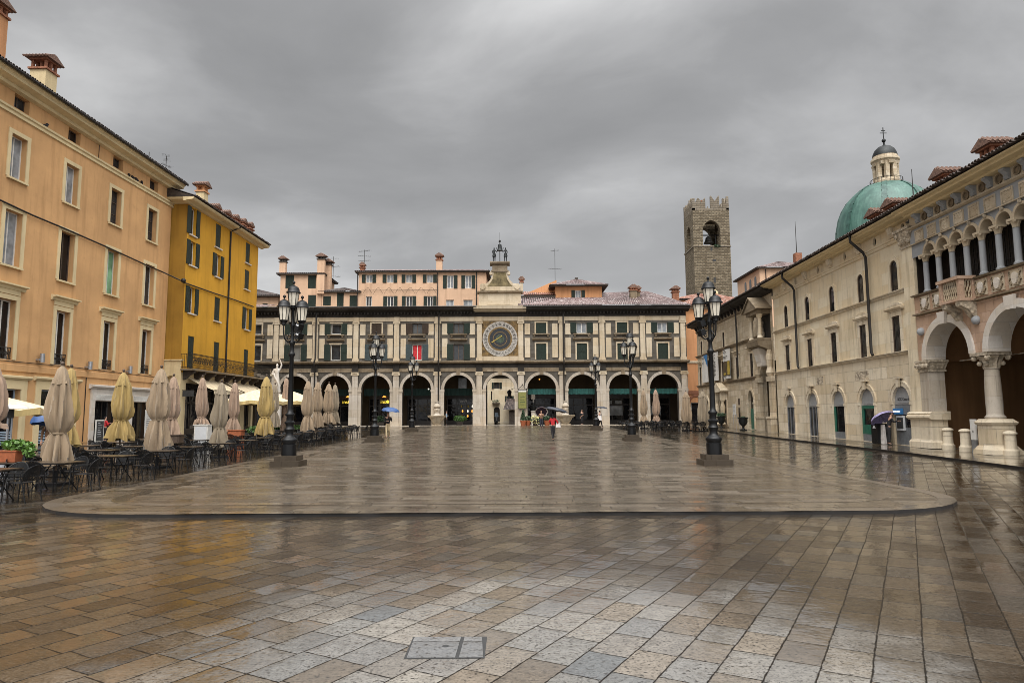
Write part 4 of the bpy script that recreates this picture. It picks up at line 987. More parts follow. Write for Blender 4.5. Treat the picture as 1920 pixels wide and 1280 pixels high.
chimney(fb, cr_ + .15, .4, 16.2, 1.35, .34, .34, 'cream_stone', 'brick', .25, 'clay', .12)
# bell and the two bronze strikers: separate things standing on the bell stage
bt = thing('bell', 'bronze bell on an iron post with a finial above the clock', 'bell', FF.w(c, .1, 20.0))
mb = MB(); mb.lathe([(.38, 1.38), (.33, 1.46), (.26, 1.65), (.23, 1.95), (.20, 2.12), (.08, 2.2)], (0, 0, 0), 16); mb.out('bell_body', M['bronze'], bt, True)
mb = MB(); mb.tube([(0, 0, 0), (0, 0, 1.6)], .05); mb.tube([(0, 0, 2.15), (0, 0, 2.5)], .04); mb.ball((0, 0, 2.58), .13, 8); mb.tube([(-.15, 0, 2.45), (.15, 0, 2.45)], .03); mb.tube([(0, 0, 2.6), (0, 0, 3.6)], .015, 4); mb.out('bell_post', M['iron'], bt)
# ------------------------------------------------------------------ houses on and behind the palace roof
FR_ = Fr(0, 84, 0, 1, 0)
def U(x, y): return FR_.uv(x, y)
def hipbox(name, label, cat, X0, X1, Y0, Y1, zb, ze, wallm, tilem_, rise, ov=.5, wins=(), group=None):
    F = Fr(X0, Y0, zb, 1, 0); t = bthing(F, name, label, cat, group); w, d, h = X1 - X0, Y1 - Y0, ze - zb
    hl = [rect(a, b, c, e) for a, b, c, e, *_ in wins]
    mb = MB(); mb.wall(rect(0, w, 0, h), hl, 0, .2)
    mb.poly([(0, 0, 0), (0, d, 0), (0, d, h), (0, 0, h)]); mb.poly([(w, 0, 0), (w, d, 0), (w, d, h), (w, 0, h)]); mb.poly([(0, d, 0), (w, d, 0), (w, d, h), (0, d, h)]); mb.out('wall', M[wallm], t)
    for a, b, c, e, sh, gl in wins:
        window(t, a, b, c, e, 0, .2, 'white_paint', gl, 1 if sh != 'closed' and b - a < 1.2 else 0, 0, None, None, None, sh if sh else None, 'shut_green', (b - a) * .55 if sh == 'open' else None, fw=.08)
    a = ov; zr = h + rise; i = min(w, d) / 2
    mb = MB(); mb.tiles((-a, -a, h), (w + a, -a, h), (w - i, i, zr), (i, i, zr), .26, .05)
    mb.tiles((-a, d + a, h), (-a, -a, h), (i, i, zr), (i, d - i, zr), .26, .05); mb.tiles((w + a, -a, h), (w + a, d + a, h), (w - i, d - i, zr), (w - i, i, zr), .26, .05)
    if abs(w - 2 * i) > .01: mb.tiles((w + a, d + a, h), (-a, d + a, h), (i, d - i, zr), (w - i, d - i, zr), .26, .05)
    rf = mb.out('roof', M[tilem_], t); mb = MB(); mb.box(-a + .05, w + a - .05, -a + .05, d + a - .05, h - .12, h - .01); mb.out('eaves', M['soffit'], rf)
    return t, rf, F
def px2(F, boxes):
    r = []
    for x0, x1, y0, y1, sh, gl in boxes:
        (a, v1), (b, v0) = F.uv(x0, y0), F.uv(x1, y1); r.append((a, b, max(v0, .02), v1, sh, gl))
    return r
ZR = 14.32
F = Fr(-28.9, 84, ZR, 1, 0)
t, rf, F = hipbox('rooftop_house', 'narrow pink penthouse with two chimneys, leftmost on the palace roof', 'house', -28.9, -23.72, 84, 90, ZR, 19.5, 'pink', 'tile', .55, .45,
    px2(F, [(535.6, 550.6, 516, 540.5, 'closed', 'glass'), (577.8, 592, 516, 540.5, 'closed', 'glass'), (577.8, 592, 553, 574.5, 'closed', 'glass')]), 'houses on the palace roof')
x_, z_ = F.uv(531.5, 485, .5); chimney(rf, x_, .5, 5.2, z_ - 5.7, .75, .6, 'pink', 'soffit', .3, 'clay', .15)
x_, z_ = F.uv(603, 481, .2); chimney(rf, x_ + .1, -.1, 2.6, z_ - 3.1, .9, .5, 'pink', 'soffit', .3, 'clay', .18)
x_, z_ = F.uv(613, 490, 1); chimney(rf, x_ + .2, 1.2, 2.6, z_ - 3.1, .7, .7, 'pink', 'soffit', .3, 'clay', .2)
x_, z_ = F.uv(617, 500, 1); antenna(rf, x_ + .3, 1.9, 2.8, 5.0, 2)
F = Fr(-23.7, 84, ZR, 1, 0)
t, rf, F = hipbox('rooftop_house', 'low pink roof dwelling with dark doors between the two taller penthouses', 'house', -23.7, -19.16, 84.02, 90, ZR, 17.2, 'pink', 'tile_dark', .9, .4,
    px2(F, [(606, 620, 555, 573, 'closed', 'glass'), (632, 644, 549, 574, 'closed', 'glass'), (655.5, 669, 554, 574, 'closed', 'glass')]), 'houses on the palace roof')
F = Fr(-19.14, 84, ZR, 1, 0)
t, rf, F = hipbox('rooftop_house', 'long pink penthouse with green shutters and tiled roof left of the clock', 'house', -19.14, -3.2, 84, 91, ZR, 19.72, 'pink', 'tile', .95, .45,
    px2(F, [(686, 698, 515, 530, 'open', 'glass_pale'), (725, 737.5, 515, 530, 'open', 'glass_pale'), (760.5, 772.8, 515, 530, 'open', 'glass_pale'), (800, 812, 515, 530, 'open', 'glass_pale'),
            (838, 850.5, 516, 540.5, 'open', 'glass_pale'), (872, 884, 516, 540.5, 'open', 'glass_pale'), (686, 697, 555.5, 574.5, '', 'glass'), (726, 738, 555, 574.5, 'open', 'glass'), (761, 773, 555, 574.5, 'open', 'glass'), (801, 812, 555, 574.5, 'open', 'glass'),
            (836, 851, 562, 574.3, '', 'glass_pale'), (869, 886, 562, 574.3, '', 'glass_pale')]), 'houses on the palace roof')
x_, z_ = F.uv(824, 480, 1.2); chimney(rf, x_, 1.2, 5.6, z_ - 6.2, .75, .6, 'pink', 'brick', .45, 'clay', .12)
x_, z_ = F.uv(680, 492, 1.0); chimney(rf, x_, 1.0, 5.5, .55, .55, .5, 'brick', 'brick', .3, 'clay', .06)
x_, z_ = F.uv(683, 500, .8); antenna(rf, x_, .8, 5.6, 2.8, 3)
pipe(t, [(-.1, -.12, 5.35), (-.1, -.12, .1)], .06); pipe(t, [(9.9, -.1, 5.3), (9.9, -.1, .1)], .05)
x_, _ = F.uv(893.5, 540); pipe(t, [(x_, -.1, 5.3), (x_, -.1, .1)], .06)
mb = MB()
for x0 in range(7):                        # bent awning ribs left on the wall
    u0 = F.uv(676 + x0 * 20, 545)[0] + .3; mb.tube([(u0 + 1.2 * k / 8, -.12 - .3 * math.sin(PI * k / 8), 2.55 + .75 * math.sin(PI * .5 * min(1, k / 5)) - (.7 * (k - 5) / 3 if k > 5 else 0)) for k in range(9)], .018, 4)
mb.tube([(.3, -.1, 3.05), (10, -.1, 3.05)], .02, 4); mb.out('awning_ribs', M['iron'], t)
mb = MB()
for a, b in ((0, 15.9),): mb.box(a, b, -.52, -.49, .85, .89); mb.box(a, b, -.52, -.49, .45, .47)
for k in range(107): mb.box(k * .149, k * .149 + .015, -.515, -.495, .05, .85)
mb.out('railing', M['iron'], t)
# terrace with planters right of the clock
F = Fr(1.2, 84, ZR, 1, 0); t = bthing(F, 'roof_terrace', 'dark covered roof terrace with planters immediately right of the clock gable', 'terrace')
mb = MB(); mb.tiles((-.2, -.5, 2.25), (4.3, -.5, 2.25), (4.3, 3, 3.3), (-.2, 3, 3.3), .26, .05); mb.out('roof', M['tile_red'], t)
mb = MB(); mb.box(-.1, 4.2, -.45, 3, 2.0, 2.2); mb.box(-.1, 4.2, 2.9, 3.0, 0, 2.0)
for x in (0, 1.4, 2.8, 4.1): mb.box(x - .06, x + .06, -.3, -.2, 0, 2.0)
mb.out('pergola', M['soffit'], t)
mb = MB(); mb.box(0, 4.1, -.35, -.30, 1.25, 1.4); mb.out('green_blind', M['valance_dark'], t)
for k, (px, lb) in enumerate(((992, 'planter of yellow green foliage on the roof terrace, the one beside the clock gable'), (1034, 'planter of yellow green foliage on the roof terrace, the one beside the apricot house'))):
    x_, z_ = F.uv(px, 571, -.9); p = thing('roof_planter', lb, 'planter', F.w(x_, -.9, .12), 0, 'planters on the roof terrace')
    mb = MB(); mb.box(-.75, .75, -.18, .18, 0, .25); mb.out('trough', M['gutter'], p); mb = MB(); mb.leaves((0, 0, .38), (.75, .2, .2), 260, .08, k); mb.out('foliage', M['leaf'], p)
F = Fr(5.42, 83.6, ZR, 1, 0)
t, rf, F = hipbox('rooftop_house', 'square apricot penthouse with pyramid tile roof right of the clock', 'house', 5.42, 11.2, 83.6, 89.4, ZR, 17.75, 'apricot', 'tile', 1.35, .75,
    px2(F, [(1078, 1090, 544, 563, 'open', 'glass_pale')]), 'houses on the palace roof')
mb = MB(); mb.box(-3.6, 0, 2.5, 5.5, 0, 2.7); mb.hexa([(-3.9, 2.2, 2.7), (.3, 2.2, 2.7), (.3, 5.8, 2.7), (-3.9, 5.8, 2.7)], [(-3.9, 2.2, 2.75), (.3, 2.2, 4.6), (.3, 5.8, 4.6), (-3.9, 5.8, 2.75)]); mb.out('rear_wing', M['apricot'], t)
x_, z_ = F.uv(1041, 520, 3); antenna(rf, x_, 3.2, 3.6, 5.3, 6, 2)
mb = MB(); mb.box(2.7, 3.1, 2.7, 3.1, 4.55, 5.0); mb.out('chimney', M['soffit'], rf)
# the palace's own tiled roof at the right, with chimneys; a strip at the left end
mb = MB(); y0, z0 = -1.02, 14.56
xa, xb = PIL[8] - .3, XR + .4
mb.tiles((xa, y0, z0), (xb, y0, z0), (xb - 3.6, 7, 17.6), (11.0, 7, 17.4), .27, .055); mb.tiles((xa, y0 - .001, z0), (11.4, y0 - .001, z0), (11.2, 3.5, 16.2), (xa, 3.5, 16.2), .27, .05)
mb.tiles((xb, y0, z0), (xb, 12, z0), (xb - 3.6, 10, 17.6), (xb - 3.6, 7, 17.6), .27, .055)
rf = mb.out('roof', M['tile'], fb)
x_, z_ = FF.uv(1187, 542, 3.2); chimney(rf, x_, 3.2, 15.4, z_ - 15.4 - .25, .8, .8, 'stain_stone', 'brick', .3, 'clay', .12)
x_, z_ = FF.uv(1195, 543, 3.8); chimney(rf, x_, 3.9, 15.4, z_ - 15.4 - .3, .6, .6, 'stain_stone', 'brick', .3, 'clay', .12)
x_, z_ = FF.uv(1266, 544, 2.6); chimney(rf, x_, 2.6, 15.0, z_ - 15.0 - .3, .75, .75, 'brick', 'brick', .3, 'clay', .15)
mb = MB(); mb.tiles((XL - .4, -1.0, 14.56), (-29, -1.0, 14.56), (-29, 3, 15.4), (XL - .4, 3, 15.4), .27, .05); mb.out('roof', M['tile'], fb)
# pale house behind at the far left
hipbox('background_house', 'pale house with a dark low roof peeping out right of the ochre house', 'house', -43, -31.9, 92, 102, .7, 18.1, 'pink', 'tile_dark', 1.9, .7, [(9.0, 9.7, 14.7, 16.4, 'closed', 'glass'), (7.3, 8.0, 14.7, 16.4, 'closed', 'glass')])
# orange house in the gap at the right corner
t, rf, F = hipbox('corner_house', 'orange house squeezed between the arcaded palace and the stone palace', 'house', 20.62, 30.5, 83.0, 93, .65, 15.0, 'apricot', 'tile_red', 2.6, .6, [(1.0, 2.25, .02, 2.6, '', 'glass_dark')])
mb = MB(); mb.prx([(.002, 7.35), (-.1, 7.37), (-.1, 7.62), (.002, 7.64)], 0, 4); mb.prx([(.002, 14.0), (-.12, 14.05), (-.3, 14.3), (.002, 14.32)], 0, 9.9); mb.out('string_course', M['cream_stone'], t)
pipe(t, [(.45, -.1, 14.2), (.45, -.1, .3)], .06)
mb = MB(); mb.prx([(.002, 3.6), (-.1, 3.6), (-.1, 4.0), (.002, 4.0)], .4, 2.9); mb.ring(1.62, 2.65, .64, .95, -.06, .01); mb.out('door_surround', M['brick'], t)
t2 = thing('wall_lantern', 'small black lantern bracketed on the orange corner house', 'lantern', F.w(2.0, -.5, 5.2))
mb = MB(); mb.tube([(0, .5, .1), (0, 0, .25)], .02); mb.lathe([(.02, .2), (.16, .1), (.17, .06), (.11, -.25), (.04, -.3)], (0, 0, 0), 6); mb.out('lantern_body', M['iron'], t2)
t, rf, F = hipbox('background_house', 'orange house with red tile roof in front of the stone tower', 'house', 23.5, 33, 97, 106, .7, 18.2, 'apricot', 'tile_red', 1.6, .5)
mb = MB(); mb.lathe([(.5, 0), (.5, .9), (.42, 1.15), (.2, 1.35), (0, 1.4)], (5.9, .6, 17.6), 12); mb.out('roof_vent', M['cream_wall'], rf, True)
# courtyard house seen through the clock passage
FC = Fr(-7.5, 107, .7, 1, 0)
ct = bthing(FC, 'courtyard_house', 'pale courtyard house with shutters seen through the arch below the clock', 'house')
def C(x, y): return FC.uv(x, y)
bx = lambda x0, x1, y0, y1: (C(x0, y0)[0], C(x1, y0)[0], C(x0, y1)[1], C(x0, y0)[1])
w1 = bx(926, 937, 717, 728.5); w2 = bx(950, 960, 742, 752); w3 = bx(920.5, 923, 733, 750)
mb = MB(); dr = arch(C(931.5, 770)[0], .95, .05, 1.9); mb.wall(rect(0, 10.5, 0, 8.2), [rect(*w1), rect(*w2), rect(*w3), dr], 0, .25); mb.poly([(0, 0, 0), (0, 6, 0), (0, 6, 8.2), (0, 0, 8.2)]); mb.poly([(10.5, 0, 0), (10.5, 6, 0), (10.5, 6, 8.2), (10.5, 0, 8.2)]); mb.out('wall', M['white_render'], ct)
window(ct, *w1, 0, .25, 'wood', 'glass', 1, 1, None, None, None, 'open', 'shut_green', .3); window(ct, *w2, 0, .25, 'wood', 'glass', 1, 1, None, None, None, 'open', 'shut_green', .25); window(ct, *w3, 0, .25, 'wood', 'glass_dark', 0, 0)
mb = MB(); mb.poly([(p[0], .24, p[1]) for p in dr]); mb.out('door', M['shop_dark'], ct)
mb = MB(); mb.tiles((C(924, 708)[0], -.7, 7.75), (10.7, -.7, 7.75), (10.7, 3, 9.2), (C(924, 708)[0], 3, 9.2), .22, .04); mb.out('roof', M['tile_red'], ct)
a = C(923, 755); mb = MB(); mb.box(a[0], a[0] + 1.2, -.5, 0, a[1] - .1, a[1]); bc = mb.out('balcony', M['soffit'], ct); mb = MB(); mb.leaves((a[0] + .6, -.45, a[1] + .25), (.65, .15, .22), 160, .08, 3); mb.out('balcony_plants', M['leaf_dark'], ct)
mb = MB(); a = C(944, 762); mb.tiles((a[0], -2.2, a[1] - .5), (9, -2.2, a[1] - .5), (9, 0, a[1] + 1.2), (a[0] + .5, 0, a[1] + 1.2), .22, .04); mb.out('lean_to_roof', M['tile_dark'], ct)
mb = MB(); mb.box(a[0] + .9, 9, -1.9, -.01, 0, a[1] - .6); mb.out('lean_to', M['soffit'], ct)
sk = thing('scooter', 'parked scooter with a pale windscreen standing in the passage under the clock', 'scooter', FF.w(BAY[CLK][0] + 1.8, 6.5, ZB), R(-80))
M['scoot'] = simple('dark scooter paint', (.02, .022, .025), .3, coat=.5)
mb = MB(); mb.hexa([(-.75, -.14, .3), (.1, -.16, .25), (.1, .16, .25), (-.75, .14, .3)], [(-.8, -.12, .75), (-.05, -.14, .72), (-.05, .14, .72), (-.8, .12, .75)]); mb.box(.05, .45, -.15, .15, .22, .3); mb.hexa([(.4, -.2, .25), (.5, -.18, .25), (.5, .18, .25), (.4, .2, .25)], [(.33, -.22, .95), (.45, -.14, .98), (.45, .14, .98), (.33, .22, .95)]); mb.out('body', M['scoot'], sk)
for x in (-.62, .62):
    mb = MB(); o = mb.ring(0, 0, .13, .24, -.05, .05, 0, 2 * PI, 18).out('wheel', M['ink'], sk); o.location = (x, 0, .245)
    mb = MB(); mb.ring(0, 0, .02, .13, -.02, .02, 0, 2 * PI, 12); mb.out('rim', M['steel'], o)
mb = MB(); mb.hexa([(-.8, -.14, .76), (0, -.13, .74), (0, .13, .74), (-.8, .14, .76)], [(-.75, -.1, .86), (-.1, -.1, .84), (-.1, .1, .84), (-.75, .1, .86)]); mb.out('saddle', M['ink'], sk)
mb = MB(); mb.tube([(.36, -.35, 1.05), (.42, 0, 1.0), (.36, .35, 1.05)], .022); mb.tube([(.62, 0, .25), (.42, 0, 1.0)], .035); mb.out('handlebar', M['steel'], sk)
mb = MB(); mb.hexa([(.47, -.22, .95), (.49, -.22, .95), (.49, .22, .95), (.47, .22, .95)], [(.34, -.2, 1.5), (.36, -.2, 1.5), (.36, .2, 1.5), (.34, .2, 1.5)]); mb.out('windscreen', M['pale_blue'], sk)
mb = MB(); mb.ball((.5, 0, .85), .09, 10); mb.out('headlight', M['pale_panel'], sk, True)
t2 = thing('courtyard_lantern', 'black lantern silhouetted high in the clock passage', 'lantern', at(955, 738, 90))
mb = MB(); mb.lathe([(.02, .55), (.25, .35), (.3, .3), (.3, .25), (.18, -.3), (.06, -.38)], (0, 0, 0), 6); mb.tube([(.1, 0, .5), (1.0, 0, .9), (1.9, 0, .9)], .03); mb.out('lantern_body', M['iron'], t2)

# ------------------------------------------------------------------ stone bell tower
TX0, TX1, TY0, TY1 = 34.05, 40.9, 125.0, 131.6
tw = thing('bell_tower', 'square rubble stone tower with swallowtail battlements and open bell arches', 'tower', (TX0, TY0, .7))
w, d = TX1 - TX0, TY1 - TY0; zb = -.7
def side(k):   # front, right, back, left walls
    return [Matrix.Identity(4), Matrix(((0, -1, 0, w), (1, 0, 0, 0), (0, 0, 1, 0), (0, 0, 0, 1))), Matrix(((-1, 0, 0, w), (0, -1, 0, d), (0, 0, 1, 0), (0, 0, 0, 1))), Matrix(((0, 1, 0, 0), (-1, 0, 0, d), (0, 0, 1, 0), (0, 0, 0, 1)))][k]
mb = MB()
for k in range(4):
    L_ = w if k % 2 == 0 else d; mb.M = side(k)
    mb.wall(rect(0, L_, 0, 39.2), [arch(L_ / 2, 3.3 if k % 2 == 0 else 2.6, 32.45, 35.2, 12, .35)], 0, 1.0)
mb.M = None; mb.out('shaft', M['tower_stone'], tw)
mb = MB(); mb.box(.9, w - .9, .9, d - .9, 0, 32.3); mb.box(.5, w - .5, .5, d - .5, 38.2, 38.6)
for x in (.5, w - .9): 
    for y in (.5, d - .9): mb.box(x, x + .4, y, y + .4, 32.3, 38.2)
mb.out('core', M['tower_stone'], tw)
mb = MB(); mb.box(-.12, w + .12, -.12, d + .12, 32.15, 32.42); mb.out('string_course', M['tower_top'], tw)
mb = MB(); g2 = random.Random(8)
for k in range(4):
    L_ = w if k % 2 == 0 else d; mb.M = side(k); n = 3
    spans = [(0, .36), (.5, .74), (.83, 1.0)] if k == 0 else [(0, .22), (.30, .5), (.58, .78), (.86, 1)]
    mb.pry([(0, 39.2), (L_, 39.2), (L_, 39.55), (0, 39.55)], .0, .5)
    for a, b in spans:
        a, b = a * L_, b * L_; m_ = (a + b) / 2; zt = 41.6 + g2.uniform(-.25, .3)
        mb.pry([(a, 39.56), (b, 39.56), (b, zt), (b - .12, zt + .1), (m_ + .25, zt - .6), (m_, zt - .95), (m_ - .25, zt - .6), (a + .12, zt + .1), (a, zt)] if b - a < 1.9 else
               [(a, 39.56), (b, 39.56), (b, zt), (b - .12, zt + .1), (b - .7, zt - .75), (b - 1.2, zt - .05), (b - 1.4, zt + .08), (a + .5, zt - .9), (a, zt - .6)], .02, .48)
mb.M = None; mb.out('battlements', M['tower_top'], tw)
mb = MB(); mb.lathe([(.9, 0), (.85, .15), (.62, .5), (.5, 1.1), (.2, 1.35)], (w / 2 + .3, d / 2, 33.6), 14); mb.tube([(.9, d / 2, 35.2), (w - .9, d / 2, 35.2)], .12); mb.tube([(w * .3, d / 2, 32.3), (w * .3, d / 2, 35.2)], .08); mb.tube([(w * .75, d / 2, 32.3), (w * .75, d / 2, 35.2)], .08); mb.out('bell_frame', M['iron'], tw)
mb = MB(); mb.box(1.75, 2.15, .5, .9, 39.2, 41.3); mb.out('chimney', M['brick'], tw)
mb = MB()
for px, py, a, b in ((1339.5, 488, .32, .2), (1340, 525, .2, .5), (1334, 467, .18, .3)):
    P = at(px, py, TY0); mb.box(P.x - TX0 - a, P.x - TX0 + a, -.012, .1, P.z - .7 - b, P.z - .7 + b)
mb.out('putlog_hole', M['ink'], tw)
mb = MB(); mb.leaves((w / 2 + .9, -.1, 32.3), (.8, .2, .25), 120, .15, 2); mb.out('ivy_tuft', M['leaf_dark'], tw)

# ------------------------------------------------------------------ cathedral dome
DX, DY = 84.7, 150.0
dm = thing('cathedral_dome', 'green copper cathedral dome with a white lantern and double cross', 'dome', (DX, DY, .7))
M['copper'] = None
m, Nn, b, o = newmat('green copper sheets'); co = Nn.n('ShaderNodeTexCoord', out=3); sp_ = Nn.n('ShaderNodeSeparateXYZ', {0: co}, None)
ang = Nn.m('ARCTAN2', sp_.outputs[1], sp_.outputs[0]); seam = Nn.m('ABSOLUTE', Nn.m('SUBTRACT', Nn.m('FRACT', Nn.m('MULTIPLY', ang, 96 / (2 * PI))), .5))
hs = Nn.m('ABSOLUTE', Nn.m('SUBTRACT', Nn.m('FRACT', Nn.m('MULTIPLY', sp_.outputs[2], .8)), .5))
nz = Nn.noise(co, .35, 6, .65); st_ = Nn.noise(Nn.scale(co, (1, 1, .12)), .9, 5, .6)
c_ = Nn.mix(Nn.rng(nz, .35, .7), (.06, .14, .11), (.024, .07, .056)); c_ = Nn.mix(Nn.m('MULTIPLY', Nn.rng(st_, .5, .75), .6), c_, (.13, .25, .20))
c_ = Nn.mix(Nn.m('MULTIPLY', Nn.rng(seam, .42, .49), .6), c_, (.02, .07, .055)); c_ = Nn.mix(Nn.m('MULTIPLY', Nn.rng(hs, .45, .49), .3), c_, (.02, .07, .055))
setp(Nn, b, Base_Color=c_, Roughness=.5); M['copper'] = m
M['copper_rib'] = simple('dark green copper rib', (.028, .075, .06), .5, 0, .4, .8)
prof = [(10.6, 38.0), (10.65, 40.3), (10.45, 43.2), (9.85, 46.1), (9.1, 48.0), (8.0, 49.8), (6.5, 51.3), (4.9, 52.4), (3.4, 53.0), (2.4, 53.3)]
mb = MB(); mb.lathe([(r, z - .7) for r, z in prof], (0, 0, 0), 64); mb.out('copper_shell', M['copper'], dm, True)
for k in range(8):
    a = k * PI / 4 + R(14); mb = MB(); q = []
    for r, z in prof: q.append(((r + .28) * math.cos(a), (r + .28) * math.sin(a), z - .7))
    tx, ty = -math.sin(a) * .55, math.cos(a) * .55
    for A, B in zip(q, q[1:]):
        mb.hexa([(A[0] - tx, A[1] - ty, A[2]), (A[0] + tx, A[1] + ty, A[2]), (A[0] * .93 + tx, A[1] * .93 + ty, A[2]), (A[0] * .93 - tx, A[1] * .93 - ty, A[2])], [(B[0] - tx * .8, B[1] - ty * .8, B[2]), (B[0] + tx * .8, B[1] + ty * .8, B[2]), (B[0] * .9 + tx * .8, B[1] * .9 + ty * .8, B[2]), (B[0] * .9 - tx * .8, B[1] * .9 - ty * .8, B[2])])
    mb.out('rib', M['copper_rib'], dm)
mb = MB(); mb.lathe([(11.2, 0), (11.2, 36.6), (11.7, 36.8), (11.7, 37.3), (10.2, 37.6)], (0, 0, 0), 32); mb.out('drum', M['pier_stone'], dm)
lx = .3; zl = 52.6
lan = MB(); lan.lathe([(2.9, zl - .1), (2.9, zl + .35), (2.55, zl + .5), (2.5, zl + .9)], (lx, 0, 0), 24); lan.lathe([(2.5, zl + 4.7), (2.6, zl + 5.0), (2.95, zl + 5.25), (2.95, zl + 5.7), (2.6, zl + 5.8), (2.55, zl + 6.4)], (lx, 0, 0), 24)
for k in range(8):
    a = k * PI / 4 + PI / 8; lan.fru(lx + 2.1 * math.cos(a), 2.1 * math.sin(a), zl + .85, zl + 4.75, .42, .42, .42, .42)
for k in range(8):
    a = k * PI / 4; lan.fru(lx + 2.05 * math.cos(a), 2.05 * math.sin(a), zl + 4.1, zl + 4.75, .55, .55, .7, .7)
ln = lan.out('lantern', M['rough_stone'], dm)
mb = MB(); mb.lathe([(2.6, zl + 6.4), (2.5, zl + 7.0), (2.1, zl + 7.9), (1.4, zl + 8.6), (.5, zl + 9.0), (.15, zl + 9.3)], (lx, 0, 0), 24); mb.out('lantern_cap', M['bronze'], ln, True)
mb = MB(); mb.tube([(lx, 0, zl + 9), (lx, 0, zl + 9.9)], .2, 8); mb.ball((lx, 0, zl + 10.2), .45, 12); mb.tube([(lx, 0, zl + 10.5), (lx, 0, zl + 13.3)], .1, 6); mb.tube([(lx - .75, 0, zl + 12.0), (lx + .75, 0, zl + 12.0)], .09, 6); mb.tube([(lx - .45, 0, zl + 12.6), (lx + .45, 0, zl + 12.6)], .09, 6); mb.out('double_cross', M['bronze'], ln, True)
mb = MB()
for k in range(24):
    a = k * PI / 12; mb.tube([(lx + 3.3 * math.cos(a), 3.3 * math.sin(a), zl - .2), (lx + 3.3 * math.cos(a), 3.3 * math.sin(a), zl + .9)], .05, 4)
mb.tube([(lx + 3.3 * math.cos(k * PI / 16), 3.3 * math.sin(k * PI / 16), zl + .9) for k in range(33)], .06, 4); mb.out('railing', M['iron'], ln)
# hip roofed house above the stone palace
t, rf, F = hipbox('upper_house', 'pale house with arched top windows and hip roof above the stone palace', 'house', 36.9, 46.5, 100, 110, .7, 23.4, 'pink', 'tile', 2.0, .6)
mb = MB(); mb.pry(arch(5.1, 1.7, 21.0, 21.0, 12), -.02, .01); mb.out('lunette_window', M['glass_dark'], t)
for k in range(3):
    mb = MB(); y = 1.8 + k * 2.2; mb.M = Matrix(((0, 1, 0, 0), (1, 0, 0, 0), (0, 0, 1, 0), (0, 0, 0, 1))); mb.pry(arch(y, .9, 19.6, 21.3, 10), -.02, .01); mb.out('arched_window', M['glass_dark'], t)
pipe(t, [(.9, -.1, 22.5), (.9, -.1, 19)], .07)
mb = MB(); mb.box(6.6, 7.6, 2.6, 3.6, 24.2, 25.6); mb.out('chimney', M['brick'], rf); mb = MB(); mb.tube([(7.0, 3.1, 25.5), (7.0, 3.1, 30.7)], [.07, .03], 6); mb.out('mast', M['iron'], rf)
# ------------------------------------------------------------------ right hand side: weathered stone palace, gate niche, pale stone palace, loggia
FT = Fr(20.72, 76, 0, -.02, -1)
ground_z = lambda u: gz(76 - u) + .09
# --- A: older weathered wing
wa = bthing(FT, 'weathered_palace', 'older weathered stone palace with arched top windows and hanging banners at the far right corner', 'building')
UA = [2.0, 6.0, 10.3, 14.5, 18.5]; MA = [1.2, 5.2, 9.75, 14.25, 18.2]
holes = [arch(u, .7, 8.2, 9.4) for u in UA] + [rect(u - .38, u + .38, 4.98, 6.95) for u in MA]
gA = [arch(9.6, 1.7, .7, 3.0), arch(17.6, 1.5, .55, 2.8, 14, .3), arch(3.2, 1.7, .75, 2.7)]
sq = [rect(14.05, 14.5, 2.65, 3.25), rect(14.02, 14.53, .95, 2.4)]
mb = MB(); mb.wall(rect(-.1, 20.3, .3, 11.5), holes + gA + sq, 0, .35); mb.poly([(-.1, 0, .3), (-.1, 9, .3), (-.1, 9, 11.5), (-.1, 0, 11.5)]); mb.out('wall', M['rough_stone'], wa)
for u in UA: window(wa, u - .35, u + .35, 8.2, 9.75, 0, .05, 'wood', 'glass_dark', 0, 0, None, ('white_stone', .2, .06), archtop=9.4)
for u in MA: window(wa, u - .38, u + .38, 4.98, 6.95, 0, .05, 'wood', 'glass_dark', 0, 0, None, ('white_stone', .2, .06), ('white_stone', 7.5, .35))
for q in sq: window(wa, q[0][0], q[1][0], q[0][1], q[2][1], 0, .05, 'wood', 'glass_dark', 0, 0)
for u, w_, v0, vs in ((9.6, 1.7, .7, 3.0), (3.2, 1.7, .75, 2.7)):
    mb = MB(); mb.poly([(p[0], .2, p[1]) for p in arch(u, w_, v0, vs)]); d_ = mb.out('door', M['shop_dark'], wa); mb = MB(); mb.ring(u, vs, w_ / 2, w_ / 2 + .28, -.08, .003); mb.box(u - w_ / 2 - .28, u - w_ / 2, -.08, .003, v0, vs); mb.box(u + w_ / 2, u + w_ / 2 + .28, -.08, .003, v0, vs); mb.out('door_surround', M['white_stone'], d_)
mb = MB(); mb.poly([(p[0], .22, p[1]) for p in arch(17.6, 1.5, .55, 2.8, 14, .3)]); d_ = mb.out('door', M['glass_dark'], wa); mb = MB(); mb.box(16.85, 18.35, .17, .21, .55, 2.3); mb.out('green_leaf', M['green_panel'], d_)
A1, A2 = arch(17.6, 1.5, .55, 2.8, 14, .3)[2:], arch(17.6, 2.0, .55, 2.8, 14, .3)[2:]
mb = MB()
for k in range(len(A1) - 1): mb.hexa([(A1[k][0], -.08, A1[k][1]), (A2[k][0], -.08, A2[k][1]), (A2[k + 1][0], -.08, A2[k + 1][1]), (A1[k + 1][0], -.08, A1[k + 1][1])], [(A1[k][0], .003, A1[k][1]), (A2[k][0], .003, A2[k][1]), (A2[k + 1][0], .003, A2[k + 1][1]), (A1[k + 1][0], .003, A1[k + 1][1])])
for s_ in (-1, 1): mb.box(17.6 + s_ * .875 - .125, 17.6 + s_ * .875 + .125, -.083, .003, .55, 2.8); mb.box(17.6 + s_ * .875 - .18, 17.6 + s_ * .875 + .18, -.13, .003, 2.68, 2.82)
mb.out('pointed_surround', M['white_stone'], d_)
